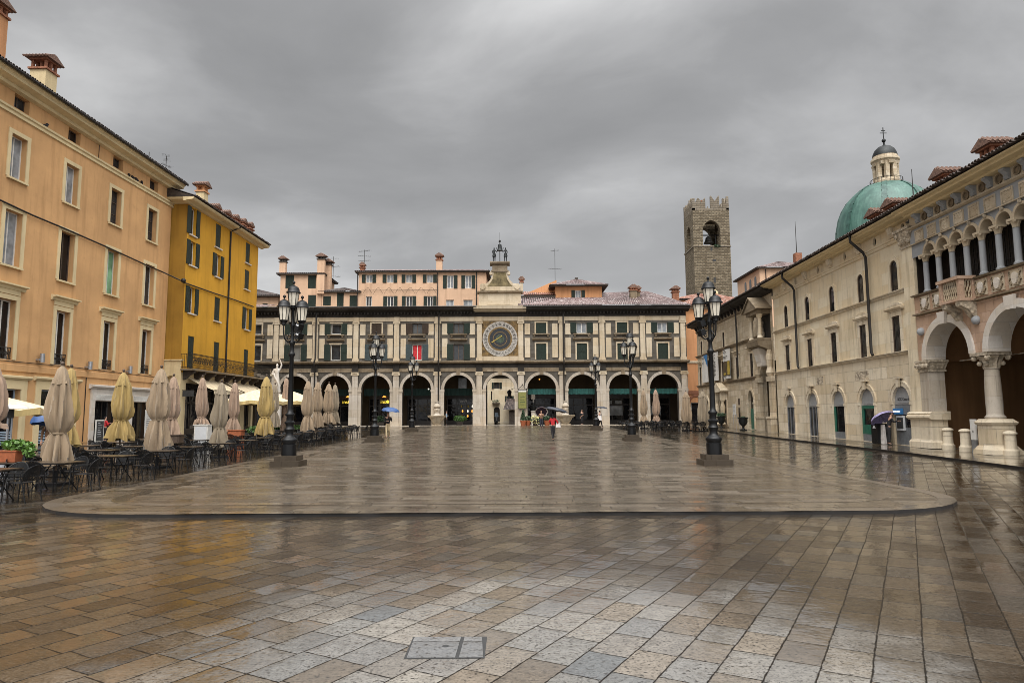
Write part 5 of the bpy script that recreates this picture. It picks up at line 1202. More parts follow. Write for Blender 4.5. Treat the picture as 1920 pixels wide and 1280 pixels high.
for z, p in ((4.72, .2), (7.98, .22)): cornice('string_course', wa, 'stain_stone', -.15, 20.2, 0, z, z + .24, p, 2)
cornice('string_course', wa, 'stain_stone', -.15, 20.2, 0, 10.75, 10.95, .14, 2)
mb = MB()
for k in range(20): mb.prx([(.003, 10.97), (-.1, 10.97), (-.3, 11.3), (-.3, 11.4), (.003, 11.4)], k * 1.02, k * 1.02 + .24)
mb.out('corbel_row', M['dark_stone'], wa)
mb = MB(); mb.prx([(.003, 11.405), (-.35, 11.41), (-.5, 11.48), (-.85, 11.55), (-.9, 11.72), (.003, 11.74)], -.9, 20.3); mb.out('main_cornice', M['dark_stone'], wa)
mb = MB(); mb.tiles((-1, -1.0, 11.78), (23.6, -1.0, 11.78), (23.6, 8, 14.5), (4, 8, 14.5), .28, .05); ra = mb.out('roof', M['tile_dark'], wa); eave_tiles(ra, -.9, 23.5, -1.0, 11.77)
pipe(wa, [(15.2, -.95, 11.65), (15.2, -.3, 11.0), (15.2, -.28, 5.15)], .07)
# pediment portal with baluster columns
mb = MB(); mb.pry([(8.2, 3.95), (11.0, 3.95), (11.1, 4.1), (9.6, 4.85), (8.1, 4.1)], -.75, -.002); mb.pry([(8.55, 3.2), (8.95, 3.2), (8.95, 3.94), (8.55, 3.94)], -.6, -.002); mb.pry([(10.25, 3.2), (10.65, 3.2), (10.65, 3.94), (10.25, 3.94)], -.6, -.002); pp = mb.out('portal_pediment', M['white_stone'], wa)
for u in (8.7, 10.5):
    mb = MB(); mb.lathe([(.2, .7), (.22, .95), (.13, 1.05), (.2, 1.35), (.23, 1.6), (.14, 1.85), (.2, 2.1), (.24, 2.5), (.15, 2.8), (.12, 2.95), (.22, 3.15), (.22, 3.2)], (u, -.4, 0), 12); mb.out('baluster_column', M['white_stone'], pp, True)
# hanging banners: things of their own
def banner(u0, u1, z0, z1, label, kind):
    t = thing('banner', label, 'banner', FT.w((u0 + u1) / 2, -.3, z0), FT.a, 'exhibition banners on the weathered palace'); w, h = u1 - u0, z1 - z0
    mb = MB()
    for k in range(10):
        a, b_ = -w / 2 + w * k / 10, -w / 2 + w * (k + 1) / 10; mb.poly([(a, .04 * math.sin(k * .9), 0), (b_, .04 * math.sin(k * .9 + .9), 0), (b_, .02 * math.sin(k + 1), h), (a, .02 * math.sin(k), h)])
    mb.out('cloth', M['poster_white'], t)
    mb = MB(); g2 = random.Random(int(u0)); rows = [(.93, .30), (.88, .5)] + ([(.78 - .045 * q, .55) for q in range(15)] if kind == 'list' else [(.74, .6), (.70, .5)])
    for f, wd in rows: mb.box(-w * .42, -w * .42 + w * wd * g2.uniform(.6, 1.2), -.052, -.046, h * f, h * f + .05)
    mb.out('print_lines', M['ink'], t)
    mb = MB(); mb.tube([(-w / 2, 0, h), (w / 2, 0, h)], .03); mb.out('rod', M['iron'], t)
    if kind == 'picture':
        mb = MB(); mb.box(-w * .48, w * .48, -.056, -.047, h * .1, h * .58); mb.out('picture', M['poster_brown'], t); mb = MB(); mb.box(w * .12, w * .47, -.060, -.057, h * .12, h * .57); mb.box(-w * .4, -w * .1, -.060, -.057, h * .13, h * .2); mb.out('picture_figure', M['poster_gold'], t)
    if kind == 'blue':
        mb = MB(); mb.hexa([(-w * .1, -.056, h), (w * .5, -.056, h), (w * .5, -.056, h * .55), (w * .28, -.056, h * .7)], [(-w * .1, -.05, h), (w * .5, -.05, h), (w * .5, -.05, h * .55), (w * .28, -.05, h * .7)]); mb.out('blue_corner', M['poster_blue'], t)
banner(2.9, 5.3, 5.15, 8.0, 'white banner with a blue top corner, leftmost of the three, behind the near right lamp', 'blue')
banner(6.7, 9.15, 5.15, 8.0, 'white banner covered with printed lines, middle of the three on the weathered palace', 'list')
banner(10.8, 13.1, 5.15, 7.95, 'banner with a brown and gold picture, rightmost of the three on the weathered palace', 'picture')
# --- gate niche with aedicule
gt = bthing(FT, 'gate_monument', 'tall carved gate arch with a columned gabled niche above it between the two stone palaces', 'monument')
mb = MB(); h_ = [arch(21.95, 2.15, .4, 4.75, 16)]; mb.wall(rect(20.3, 23.72, .3, 11.5), h_, -.1, .35); mb.out('wall', M['rough_stone'], gt)
mb = MB(); mb.poly([(20.8, 4.2, .3), (23.1, 4.2, .3), (23.1, 4.2, 6), (20.8, 4.2, 6)]); mb.poly([(20.8, .25, .3), (20.8, 4.2, .3), (20.8, 4.2, 6), (20.8, .25, 6)]); mb.poly([(23.1, .25, .3), (23.1, 4.2, .3), (23.1, 4.2, 6), (23.1, .25, 6)]); mb.poly([(20.8, .25, 6), (23.1, .25, 6), (23.1, 4.2, 6), (20.8, 4.2, 6)]); mb.out('passage', M['dark_in'], gt)
mb = MB(); mb.ring(21.95, 4.75, 1.075, 1.4, -.3, -.098, 0, PI, 18); mb.out('archivolt', M['white_stone'], gt)
for u in (20.68, 23.22):
    mb = MB(); mb.box(u - .28, u + .28, -.35, -.098, .5, 4.35); mb.box(u - .4, u + .4, -.55, -.098, .3, 1.5); mb.box(u - .46, u + .46, -.62, -.098, 1.5, 1.66); mb.box(u - .42, u + .42, -.5, -.098, 4.35, 4.75); mb.lathe([(.2, 4.76), (.32, 5.0), (.2, 5.4), (.28, 6.3), (.16, 6.8)], (u, -.3, 0), 10); mb.out('pilaster', M['rough_stone'], gt)
mb = MB(); mb.hexa([(21.35, -.7, 5.9), (22.55, -.7, 5.9), (22.55, -.1, 5.9), (21.35, -.1, 5.9)], [(21.3, -.95, 7.0), (22.6, -.95, 7.0), (22.6, -.1, 7.0), (21.3, -.1, 7.0)]); mb.pry([(21.45, 5.6), (22.45, 5.6), (22.55, 5.899), (21.35, 5.899)], -.68, -.1); mb.out('shield', M['marble'], gt)
mb = MB(); mb.prx([(-.1, 6.6), (-.5, 6.9), (-1.15, 7.15), (-1.2, 7.5), (-.1, 7.52)], 20.6, 23.3); mb.prx([(-.1, 7.55), (-1.1, 7.55), (-1.1, 7.75), (-.1, 7.75)], 20.7, 23.2); mb.out('aedicule_base', M['stain_stone'], gt)
for u in (20.95, 22.95):
    mb = MB(); mb.lathe([(.22, 7.75), (.2, 7.9), (.15, 7.95), (.14, 9.3), (.22, 9.4), (.26, 9.65)], (u, -.85, 0), 12); mb.out('column', M['white_stone'], gt, True)
mb = MB(); mb.box(20.7, 23.2, -.13, -.098, 7.76, 9.65); mb.out('niche_back', M['dark_stone'], gt)
mb = MB(); mb.lathe([(.28, 7.76), (.3, 8.2), (.2, 8.8), (.25, 9.1), (.12, 9.35)], (21.95, -.45, 0), 10); mb.out('carved_figure', M['carved'], gt, True)
mb = MB(); mb.box(20.65, 23.25, -1.15, -.098, 9.652, 9.95); mb.pry([(20.4, 9.952), (23.5, 9.952), (21.95, 10.9)], -1.3, -.098); mb.hexa([(20.2, -1.4, 9.96), (20.2, -.1, 9.96), (21.95, -.1, 11.0), (21.95, -1.4, 11.0)], [(20.2, -1.4, 10.06), (20.2, -.1, 10.06), (21.95, -.1, 11.12), (21.95, -1.4, 11.12)]); mb.hexa([(23.7, -1.4, 9.96), (23.7, -.1, 9.96), (21.951, -.1, 11.0), (21.951, -1.4, 11.0)], [(23.7, -1.4, 10.06), (23.7, -.1, 10.06), (21.951, -.1, 11.12), (21.951, -1.4, 11.12)]); mb.out('gable_roof', M['stain_stone'], gt)
mb = MB(); mb.prx([(.0, 11.2), (-.3, 11.22), (-.8, 11.5), (-.9, 11.72), (.0, 11.74)], 20.32, 23.7); mb.out('eaves_cornice', M['dark_stone'], gt)
# --- B: pale stone palace
sb = bthing(FT, 'stone_palace', 'pale limestone palace with five arched bank doorways and two rows of windows', 'building')
UB = [26.3, 30.1, 33.85, 37.55, 41.1]; MBc = [26.25, 30.2, 33.8, 37.5, 41.0]; GB = [26.2, 30.1, 33.9, 37.45, 41.0]
arcs = [arch(u, .72, 8.18, 9.4) for u in UB] + [rect(u - .38, u + .38, 4.98, 6.86) for u in MBc]
oc = [28.2, 31.95, 35.74, 39.3, 42.1]
ocs = [[(u + .17 * math.cos(k * PI / 7), 11.22 + .24 * math.sin(k * PI / 7)) for k in range(14)] for u in oc]
mb = MB(); mb.wall(rect(23.72, 42.4, 4.95, 11.5), arcs + ocs, 0, .4); mb.poly([(23.72, 0, .2), (23.72, 9, .2), (23.72, 9, 11.5), (23.72, 0, 11.5)]); mb.out('upper_wall', M['white_render'], sb)
ga = [arch(u, 1.62, ground_z(u) + .02, 2.45, 16) for u in GB]
mb = MB(); mb.wall(rect(23.72, 42.4, .15, 4.95), ga, -.004, .55); mb.out('ground_floor_wall', M['white_stone'], sb)
mb = MB()
for p in ocs: mb.poly([(q[0], .12, q[1]) for q in p])
mb.out('oculus_glass', M['glass_dark'], sb)
for i in range(5):
    window(sb, UB[i] - .36, UB[i] + .36, 8.18, 9.76, 0, .05, 'wood', 'glass_dark', 0, 0, None, ('white_render', .2, .07), archtop=9.4)
    w_ = window(sb, MBc[i] - .38, MBc[i] + .38, 4.98, 6.86, 0, .05, 'wood', 'glass_dark', 0, 0, None, ('white_stone', .22, .07))
    u = MBc[i]; mb = MB(); mb.box(u - .62, u + .62, -.1, .002, 7.09, 7.16); mb.prx([(.002, 7.162), (-.16, 7.17), (-.24, 7.25), (.002, 7.27)], u - .8, u + .8); mb.pry([(u + .74 * math.cos(k * PI / 8), 7.272 + .3 * math.sin(k * PI / 8)) for k in range(9)], -.1, .002); mb.out('pediment', M['white_stone'], w_)
    u = GB[i]; mb = MB(); mb.ring(u, 2.45, .81, 1.02, -.06, -.002, 0, PI, 18); mb.ring(u, 2.45, 1.02, 1.08, -.09, -.002, 0, PI, 18)
    z0 = ground_z(u)
    for s_ in (-1, 1): mb.box(u + s_ * .915 - .103, u + s_ * .915 + .103, -.06, -.002, z0, 2.28); mb.box(u + s_ * .93 - .12, u + s_ * .93 + .12, -.1, -.002, 2.3, 2.46)
    mb.pry([(u - .1, 3.2), (u + .1, 3.2), (u + .16, 3.62), (u - .16, 3.62)], -.2, -.101); mb.box(u - .3, u + .3, -.24, -.003, 3.64, 3.74); mb.out('arch_surround', M['white_stone'], sb)
    # filling of the bank doorways
    mb = MB(); mb.poly([(p[0], .09, p[1]) for p in arch(u, 1.62, 2.38, 2.45, 16)]); f_ = mb.out('fanlight', M['fan_grey'], sb)
    mb = MB(); mb.box(u - .81, u + .81, .05, .11, 2.3, 2.4)
    if i < 2:
        for x in (-.72, -.2, .3, .72): mb.box(u + x - .03, u + x + .03, .05, .11, z0, 2.3)
    mb.out('door_frame', M['steel'], f_)
    mb = MB(); mb.poly([(u - .81, .12, z0), (u + .81, .12, z0), (u + .81, .12, 2.3), (u - .81, .12, 2.3)]); mb.out('pane', M['glass_dark'], f_)
    if i in (2, 3):
        mb = MB(); mb.box(u - .81, u + .81, .06, .11, z0, z0 + .42); mb.out('plinth_panel', M['grey_panel'], f_)
    if i == 3:
        mb = MB(); mb.box(u - .81, u + .81, .055, .108, z0 + .422, z0 + .95); mb.box(u - .81, u + .81, .055, .108, 2.12, 2.298); mb.box(u - .81, u - .6, .055, .108, z0 + .96, 2.11); mb.out('green_panel', M['green_panel'], f_)
    if i == 2:
        mb = MB(); mb.box(u - .81, u - .62, .055, .108, z0 + .43, 2.28); mb.out('green_panel', M['green_panel'], f_)
    if i == 4:
        mb = MB(); mb.box(u - .81, u + .81, .06, .11, z0, 2.29); mb.out('bank_panel', M['grey_panel'], f_)
        mb = MB(); mb.box(u - .1, u + .81, .05, .059, z0 + .9, 1.8); mb.out('dark_window', M['glass_dark'], f_)
        mb = MB(); mb.text('BCC Cassa di', .2, Matrix.Translation((u + .02, .075, 2.52)) @ FACE); mb.out('bank_lettering', M['ink'], f_)
        mb = MB(); mb.box(u - .78, u - .02, -.08, .05, 1.82, 2.12); bs = mb.out('bank_sign', M['poster_blue'], f_); mb = MB(); mb.text('BANCOMAT', .12, Matrix.Translation((u - .4, -.086, 1.92)) @ FACE); mb.out('lettering', M['lit_white'], bs)
        mb = MB(); mb.box(u - .62, u + .1, -.02, .055, z0 + .75, z0 + 1.5); at_ = mb.out('cash_machine', M['pale_panel'], f_); mb = MB(); mb.box(u - .54, u + .02, -.04, -.015, z0 + .85, z0 + 1.4); mb.out('screen_recess', M['ink'], at_)
cornice('string_course', sb, 'white_stone', 23.75, 42.3, 0, 4.83, 5.0, .2, 2); cornice('string_course', sb, 'white_stone', 23.75, 42.3, 0, 7.96, 8.14, .18, 2)
mb = MB(); mb.prx([(.003, 10.62), (-.06, 10.64), (-.1, 10.7), (-.1, 10.76), (-.16, 10.8), (-.16, 10.86), (.003, 10.9)], 23.74, 42.3); mb.out('architrave', M['white_render'], sb)
mb = MB()
for u in (26.3, 30.06, 33.85, 37.6, 41.15): mb.prx([(.003, 10.95), (-.08, 10.95), (-.24, 11.38), (-.24, 11.48), (.003, 11.48)], u - .2, u + .2)
mb.out('cornice_bracket', M['white_stone'], sb)
mb = MB(); mb.prx([(.003, 11.485), (-.28, 11.49), (-.34, 11.53), (-.34, 11.56), (-.72, 11.58), (-.76, 11.64), (-.92, 11.68), (-.92, 11.76), (.003, 11.78)], 23.7, 43.4); mb.out('cornice', M['cream_trim'], sb)
mb = MB(); mb.tiles((23.6, -1.02, 11.83), (43.5, -1.02, 11.83), (43.5, 8, 14.4), (23.6, 8, 14.4), .28, .055); rb = mb.out('roof', M['tile_dark'], sb); eave_tiles(rb, 23.6, 43.4, -1.02, 11.82)
for u in (28.4, 38.6): pipe(sb, [(u, -1.0, 11.75), (u, -.98, 11.4), (u + .1, -.35, 10.75), (u + .12, -.25, 10.5), (u + .12, -.25, 5.2), (u + .25, -.25, 5.02)], .08)
mb = MB(); mb.box(42.33, 43.3, -.26, .3, ground_z(43), 10.0); mb.box(42.45, 43.18, -.27, -.255, 1.95, 9.8); pl = mb.out('corner_pilaster', M['white_render'], sb)
mb = MB(); mb.box(42.28, 43.4, -.32, .3, 10.002, 10.1); mb.hexa([(42.35, -.28, 10.1), (43.28, -.28, 10.1), (43.28, .3, 10.1), (42.35, .3, 10.1)], [(42.15, -.5, 10.85), (43.48, -.5, 10.85), (43.48, .3, 10.85), (42.15, .3, 10.85)])
for u in (42.3, 43.35): mb.tube([(u, -.5, 10.72), (u, .2, 10.72)], .15, 8)
for k in range(5): mb.ball((42.45 + k * .18, -.36, 10.3 + .1 * (k % 2)), .13, 7)
mb.box(42.1, 43.5, -.55, .3, 10.852, 10.98); mb.out('capital', M['carved'], pl)
for u, k in ((30.9, 0), (36.2, 1)):
    mb = MB(); g2 = random.Random(k); mb.box(u, u + 1.0 + k * .6, -.012, .002, 3.75, 4.25); mb.out('inscription_slab', M['carved'], sb)
for px, py, y in ((1680, 384, 1.2), (1648, 402, 1.2)):
    u, z = FT.uv(px, py, y); chimney(rb, u, y, 12.2, max(.2, z - 12.2 - .6), .9, .7, 'white_stone', 'brick', .45, 'clay', .22)
u, z = FT.uv(1713, 372, .6); mb = MB(); mb.tube([(u, .6, 12.1), (u, .6, FT.uv(1711, 316, .6)[1])], [.04, .015], 5); mb.out('mast', M['iron'], rb)
# --- loggia
lg = bthing(FT, 'loggia_palace', 'ornate loggia with carved gallery and tall arches on columns at the right edge', 'building')
Y0 = -.32; u1 = 58.6; CO = [47.75, 52.1, 56.45]; AR = [45.58, 49.92, 54.27]; rr = 1.56
pts = [(43.3, 6.5), (43.3, 4.36)]
for c in AR: pts += [(c - rr * math.cos(PI * k / 16), 4.36 + rr * math.sin(PI * k / 16)) for k in range(17)]
pts += [(u1, 4.36), (u1, 6.5)]
mb = MB(); mb.wall(pts, [], Y0, .1); mb.out('spandrel_wall', M['pink_stone'], lg)
for c in AR:
    mb = MB(); mb.ring(c, 4.36, rr, rr + .34, Y0 - .08, Y0 + .85, 0, PI, 24); a_ = mb.out('archivolt', M['marble'], lg)
    mb = MB(); mb.pry([(c - .22, 5.85), (c + .22, 5.85), (c + .3, 6.4), (c - .3, 6.4)], Y0 - .2, Y0 - .081); mb.out('keystone', M['marble'], a_)
for u in (43.75, 47.75, 52.1):
    mb = MB(); mb.ball((u, Y0 - .05, 5.72), .19, 12); mb.out('boss', M['blue_stone'], lg, True)
mb = MB(); z0 = ground_z(43.8)
mb.box(43.302, 44.02, Y0, .42, 1.95, 3.8); pr_ = mb.out('corner_pier', M['pier_stone'], lg)
mb = MB(); mb.box(43.25, 44.09, Y0 - .06, .48, 3.802, 3.88); mb.hexa([(43.3, Y0 - .04, 3.88), (44.05, Y0 - .04, 3.88), (44.05, .45, 3.88), (43.3, .45, 3.88)], [(43.22, Y0 - .14, 4.24), (44.18, Y0 - .14, 4.24), (44.18, .52, 4.24), (43.22, .52, 4.24)]); mb.box(43.2, 44.22, Y0 - .16, .53, 4.241, 4.34)
for q in range(4): mb.ball((43.35 + q * .25, Y0 - .14, 4.08), .12, 7)
mb.out('capital', M['carved'], pr_)
mb = MB(); mb.box(42.28, 44.1, Y0 - .14, .52, z0 + .02, z0 + .3); mb.hexa([(42.24, Y0 - .12, z0 + .3), (44.08, Y0 - .12, z0 + .3), (44.08, .5, z0 + .3), (42.24, .5, z0 + .3)], [(42.32, Y0 - .05, z0 + .42), (44.02, Y0 - .05, z0 + .42), (44.02, .42, z0 + .42), (42.32, .42, z0 + .42)])
mb.box(42.32, 44.02, Y0 - .04, .42, z0 + .42, 1.55); mb.prx([(.5, 1.552), (Y0 - .06, 1.56), (Y0 - .2, 1.66), (Y0 - .2, 1.74), (Y0 - .1, 1.8), (Y0 - .14, 1.86), (Y0 - .02, 1.94), (.5, 1.95)], 42.22, 44.14); mb.out('pedestal', M['white_stone'], pr_)
for u in CO:
    z0 = ground_z(u); c_ = thing  # column parts hang from the loggia
    mb = MB(); mb.lathe([(.36, 1.62), (.38, 1.7), (.31, 1.78), (.30, 1.85), (.31, 2.4), (.29, 3.2), (.265, 3.66), (.30, 3.68), (.30, 3.72)], (u, Y0 + .42, 0), 20); c_ = mb.out('column', M['pier_stone'], lg, True)
    mb = MB(); mb.lathe([(.28, 3.722), (.30, 3.9), (.40, 4.12), (.50, 4.2)], (u, Y0 + .42, 0), 16, lambda a, k: 1 + .1 * math.cos(8 * a)); mb.box(u - .52, u + .52, Y0 - .1, Y0 + .94, 4.22, 4.355)
    for sx in (-1, 1):
        for sy in (-1, 1): mb.ball((u + sx * .42, Y0 + .42 + sy * .42, 4.13), .12, 8); mb.ball((u + sx * .2, Y0 + .42 + sy * .34, 3.9), .11, 8)
    mb.out('capital', M['carved'], c_)
    mb = MB(); mb.fru(u, Y0 + .42, z0 + .01, z0 + .2, .62, .62, .6, .6); mb.fru(u, Y0 + .42, z0 + .201, z0 + .36, .58, .58, .48, .48); mb.fru(u, Y0 + .42, z0 + .361, 1.38, .46, .46, .46, .46); mb.fru(u, Y0 + .42, 1.381, 1.48, .5, .5, .55, .55); mb.fru(u, Y0 + .42, 1.481, 1.62, .55, .55, .42, .42); mb.out('pedestal', M['white_stone'], c_)
# loggia hall behind
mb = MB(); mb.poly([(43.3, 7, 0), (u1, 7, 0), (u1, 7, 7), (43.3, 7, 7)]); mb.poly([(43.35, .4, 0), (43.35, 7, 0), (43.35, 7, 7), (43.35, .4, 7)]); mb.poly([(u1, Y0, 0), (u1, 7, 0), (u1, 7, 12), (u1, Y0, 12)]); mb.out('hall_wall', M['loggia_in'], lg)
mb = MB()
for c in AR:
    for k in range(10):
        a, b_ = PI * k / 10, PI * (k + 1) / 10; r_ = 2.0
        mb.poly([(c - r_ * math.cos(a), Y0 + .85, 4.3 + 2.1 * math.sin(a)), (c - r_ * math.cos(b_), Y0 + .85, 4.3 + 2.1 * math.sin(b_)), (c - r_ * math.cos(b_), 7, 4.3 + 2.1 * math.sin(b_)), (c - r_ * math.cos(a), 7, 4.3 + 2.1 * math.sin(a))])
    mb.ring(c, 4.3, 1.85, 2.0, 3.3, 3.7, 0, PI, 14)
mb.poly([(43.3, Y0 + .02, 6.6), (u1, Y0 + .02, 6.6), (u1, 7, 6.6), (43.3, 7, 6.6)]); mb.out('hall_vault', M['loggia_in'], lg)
mb = MB()
for u in CO: mb.pry([(u - .12, 3.9), (u + .12, 3.9), (u + .35, 4.4), (u - .35, 4.4)], 6.6, 6.99)
mb.tube([(44, 1.2, 4.3), (u1, 1.2, 4.3)], .03); mb.out('vault_corbels', M['carved'], lg)
un = FT.uv(1819, 800, 6.9)[0]; uw = FT.uv(1876, 800, 6.9)[0]
mb = MB(); mb.box(un - .15, un + .15, 6.8, 6.99, .2, 2.75); mb.box(uw - .15, uw + .15, 6.8, 6.99, .2, 2.75); mb.box(un - .2, uw + .2, 6.78, 6.99, 2.752, 3.05); dr = mb.out('hall_door', M['rough_stone'], lg); mb = MB(); mb.poly([(un + .15, 6.97, .2), (uw - .15, 6.97, .2), (uw - .15, 6.97, 2.75), (un + .15, 6.97, 2.75)]); mb.out('door_leaf', M['shop_dark'], dr)
# parapet with shields
mb = MB(); mb.box(43.3, u1, Y0 - .02, Y0 + .5, 6.6, 7.42); mb.out('parapet', M['pink_stone'], lg)
mb = MB(); mb.prx([(Y0 + .5, 6.502), (Y0 - .16, 6.52), (Y0 - .16, 6.59), (Y0 + .5, 6.598)], 43.3, u1); mb.prx([(Y0 + .5, 7.422), (Y0 - .14, 7.43), (Y0 - .18, 7.5), (Y0 + .5, 7.52)], 43.25, u1); mb.out('parapet_moulding', M['stain_stone'], lg)
for k in range(13):
    u = 44.2 + k * 1.0
    if 46.0 < u < 47.6: u = None
    if u is None: continue
    mb = MB(); mb.box(u - .37, u + .37, Y0 - .06, Y0 - .018, 6.68, 7.36); p_ = mb.out('relief_panel', M['cream_stone'], lg)
    mb = MB(); mb.pry([(u + .17 * math.cos(a) * (1 if math.sin(a) > 0 else .9), 7.05 + (.2 if math.sin(a) > 0 else .27) * math.sin(a)) for a in [2 * PI * q / 14 for q in range(14)]], Y0 - .12, Y0 - .058); mb.out('shield', M['marble'], p_)
    mb = MB()
    for s_ in (-1, 1):
        mb.tube([(u + s_ * (.27 + .06 * math.sin(q * 1.6)), Y0 - .08, 7.3 - q * .075) for q in range(8)], .035, 5)
    mb.tube([(u - .02, Y0 - .1, 6.78), (u + .2, Y0 - .1, 6.72)], .03, 5); mb.out('ribbon', M['stain_stone'], p_)
# little projecting balcony on corbels
mb = MB(); mb.box(46.4, 47.85, Y0 - .72, Y0 - .03, 6.55, 6.66); mb.box(46.35, 47.9, Y0 - .78, Y0 - .03, 7.46, 7.6)
for u in (46.5, 47.75): mb.box(u - .09, u + .09, Y0 - .7, Y0 - .5, 6.66, 7.46); mb.box(u - .085, u + .085, Y0 - .16, Y0 - .03, 6.66, 7.46)
bl = mb.out('balcony', M['pink_stone'], lg)
mb = MB()
for q in range(9):
    x = 46.62 + q * .126; mb.tube([(x, Y0 - .62, 6.66), (x + .1, Y0 - .62, 7.06), (x, Y0 - .62, 7.46)], .022, 4); mb.tube([(x + .1, Y0 - .62, 6.66), (x, Y0 - .62, 7.06), (x + .1, Y0 - .62, 7.46)], .022, 4)
for q in range(3):
    for x in (46.5, 47.75): y = Y0 - .45 + q * .13; mb.tube([(x, y, 6.66), (x, y + .1, 7.06), (x, y, 7.46)], .022, 4); mb.tube([(x, y + .1, 6.66), (x, y, 7.06), (x, y + .1, 7.46)], .022, 4)
mb.out('lattice', M['cream_stone'], bl)
for u in (46.65, 47.6):
    mb = MB(); mb.prx([(Y0, 5.75), (Y0 - .15, 5.9), (Y0 - .35, 6.2), (Y0 - .65, 6.35), (Y0 - .68, 6.548), (Y0, 6.548)], u - .17, u + .17); mb.out('corbel', M['carved'], bl)
# arcaded gallery
gc = [44.25 + k for k in range(15)]; ga_ = [g + .5 for g in gc[:-1]]
gp = [(43.3, 9.95), (43.3, 9.36)]
for c in ga_:
    if c < u1 - .6: gp += [(c - .42 * math.cos(PI * k / 10), 9.36 + .42 * math.sin(PI * k / 10)) for k in range(11)]
gp += [(u1, 9.36), (u1, 9.95)]
mb = MB(); mb.wall(gp, [], Y0 + .03, .1); mb.out('gallery_wall', M['blue_stone'], lg)
mb = MB(); mb.poly([(43.4, .9, 7.5), (u1, .9, 7.5), (u1, .9, 9.95), (43.4, .9, 9.95)]); mb.poly([(43.4, Y0 + .15, 7.5), (43.4, .9, 7.5), (43.4, .9, 9.95), (43.4, Y0 + .15, 9.95)]); mb.poly([(43.4, Y0 + .15, 9.94), (u1, Y0 + .15, 9.94), (u1, .9, 9.94), (43.4, .9, 9.94)]); mb.out('gallery_back', M['shop_dark'], lg)
mb = MB(); x = 44.3
while x < u1: mb.box(x, x + .03, .82, .86, 7.55, 9.9); x += .25
for z in range(9): mb.box(43.5, u1, .83, .85, 7.7 + z * .25, 7.73 + z * .25)
mb.out('gallery_grille', M['iron'], lg)
for c in ga_:
    if c > u1 - .6: continue
    mb = MB(); mb.ring(c, 9.35, .4, .52, Y0 - .02, Y0 + .45, 0, PI, 14); a_ = mb.out('gallery_arch', M['cream_stone'], lg); mb = MB(); mb.ball((c, Y0 - .05, 9.88), .09, 7); mb.out('boss', M['carved'], a_)
for u in gc:
    if u > u1: continue
    mb = MB(); mb.lathe([(.17, 7.52), (.18, 7.6), (.13, 7.66), (.125, 7.7), (.12, 8.95), (.14, 8.97)], (u, Y0 + .1, 0), 14); c_ = mb.out('gallery_column', M['blue_stone'], lg, True)
    mb = MB(); mb.lathe([(.12, 8.972), (.14, 9.1), (.2, 9.24)], (u, Y0 + .1, 0), 10); mb.box(u - .22, u + .22, Y0 - .12, Y0 + .3, 9.242, 9.34)
    for sx in (-1, 1): mb.ball((u + sx * .17, Y0 - .06, 9.2), .07, 6)
    mb.out('capital', M['cream_stone'], c_)
# frieze, brackets, cornice
mb = MB(); mb.box(43.3, u1, Y0 - .02, Y0 + .4, 9.952, 10.7); mb.out('frieze', M['blue_stone'], lg)
for k in range(14):
    u = 45.1 + k * 1.0 - 1.0
    if u > u1 - .4: continue
    mb = MB(); mb.box(u - .34, u + .34, Y0 - .06, Y0 - .018, 10.02, 10.6); p_ = mb.out('frieze_panel', M['cream_stone'], lg)
    mb = MB(); g2 = random.Random(k)
    for q in range(16):
        x, z = u + g2.uniform(-.28, .28), 10.31 + g2.uniform(-.24, .24); mb.ball((x, Y0 - .06, z), g2.uniform(.03, .065), 6)
    mb.box(u - .3, u + .3, Y0 - .075, Y0 - .061, 10.05, 10.57); mb.out('carving', M['rough_stone'], p_)
mb = MB(); mb.prx([(Y0 + .4, 9.96), (Y0 - .1, 9.962), (Y0 - .1, 10.0), (Y0 + .4, 10.0)], 43.3, u1); mb.prx([(Y0 + .4, 10.702), (Y0 - .06, 10.71), (Y0 - .2, 10.76), (Y0 - .2, 10.82), (Y0 + .4, 10.85)], 43.28, u1); mb.out('frieze_moulding', M['cream_stone'], lg)
mb = MB(); mb.box(43.3, u1, Y0 + .0, Y0 + .4, 10.852, 11.36); mb.out('entablature', M['cream_stone'], lg)
for k in range(14):
    u = 44.1 + k * 1.02
    if u > u1 - .5: continue
    mb = MB(); mb.prx([(Y0, 10.9), (Y0 - .08, 10.92), (Y0 - .14, 11.02), (Y0 - .1, 11.1), (Y0 - .2, 11.2), (Y0 - .3, 11.26), (Y0 - .3, 11.34), (Y0, 11.34)], u - .13, u + .13); mb.out('cornice_bracket', M['blue_stone'], lg)
    mb = MB(); mb.ring(u + .51, 11.1, .14, .2, Y0 - .06, Y0, 0, 2 * PI, 14); mb.pry([(u + .51 + .14 * math.cos(q * PI / 6), 11.1 + .14 * math.sin(q * PI / 6)) for q in range(12)], Y0 - .006, Y0 + .0); mb.out('oculus', M['stain_stone'], lg)
mb = MB(); mb.prx([(Y0 + .4, 11.345), (Y0 - .32, 11.35), (Y0 - .38, 11.4), (Y0 - .38, 11.43), (Y0 - .72, 11.45), (Y0 - .76, 11.52), (Y0 - .92, 11.55), (Y0 - .92, 11.62), (Y0 + .4, 11.64)], 43.42, u1); mb.out('cornice', M['cream_trim'], lg)
mb = MB(); mb.tiles((43.4, Y0 - 1.02, 11.68), (u1, Y0 - 1.02, 11.68), (u1, 8, 14.3), (43.4, 8, 14.3), .28, .055); rl = mb.out('roof', M['tile_dark'], lg); eave_tiles(rl, 43.4, u1, Y0 - 1.02, 11.67)
for px, py, y in ((1775, 326, 1.0), (1861, 272, .8)):
    u, z = FT.uv(px, py, y); chimney(rl, u, y, 11.9, max(.25, z - 11.9 - .6), .8, .7, 'white_stone', 'brick', .4, 'clay', .2)
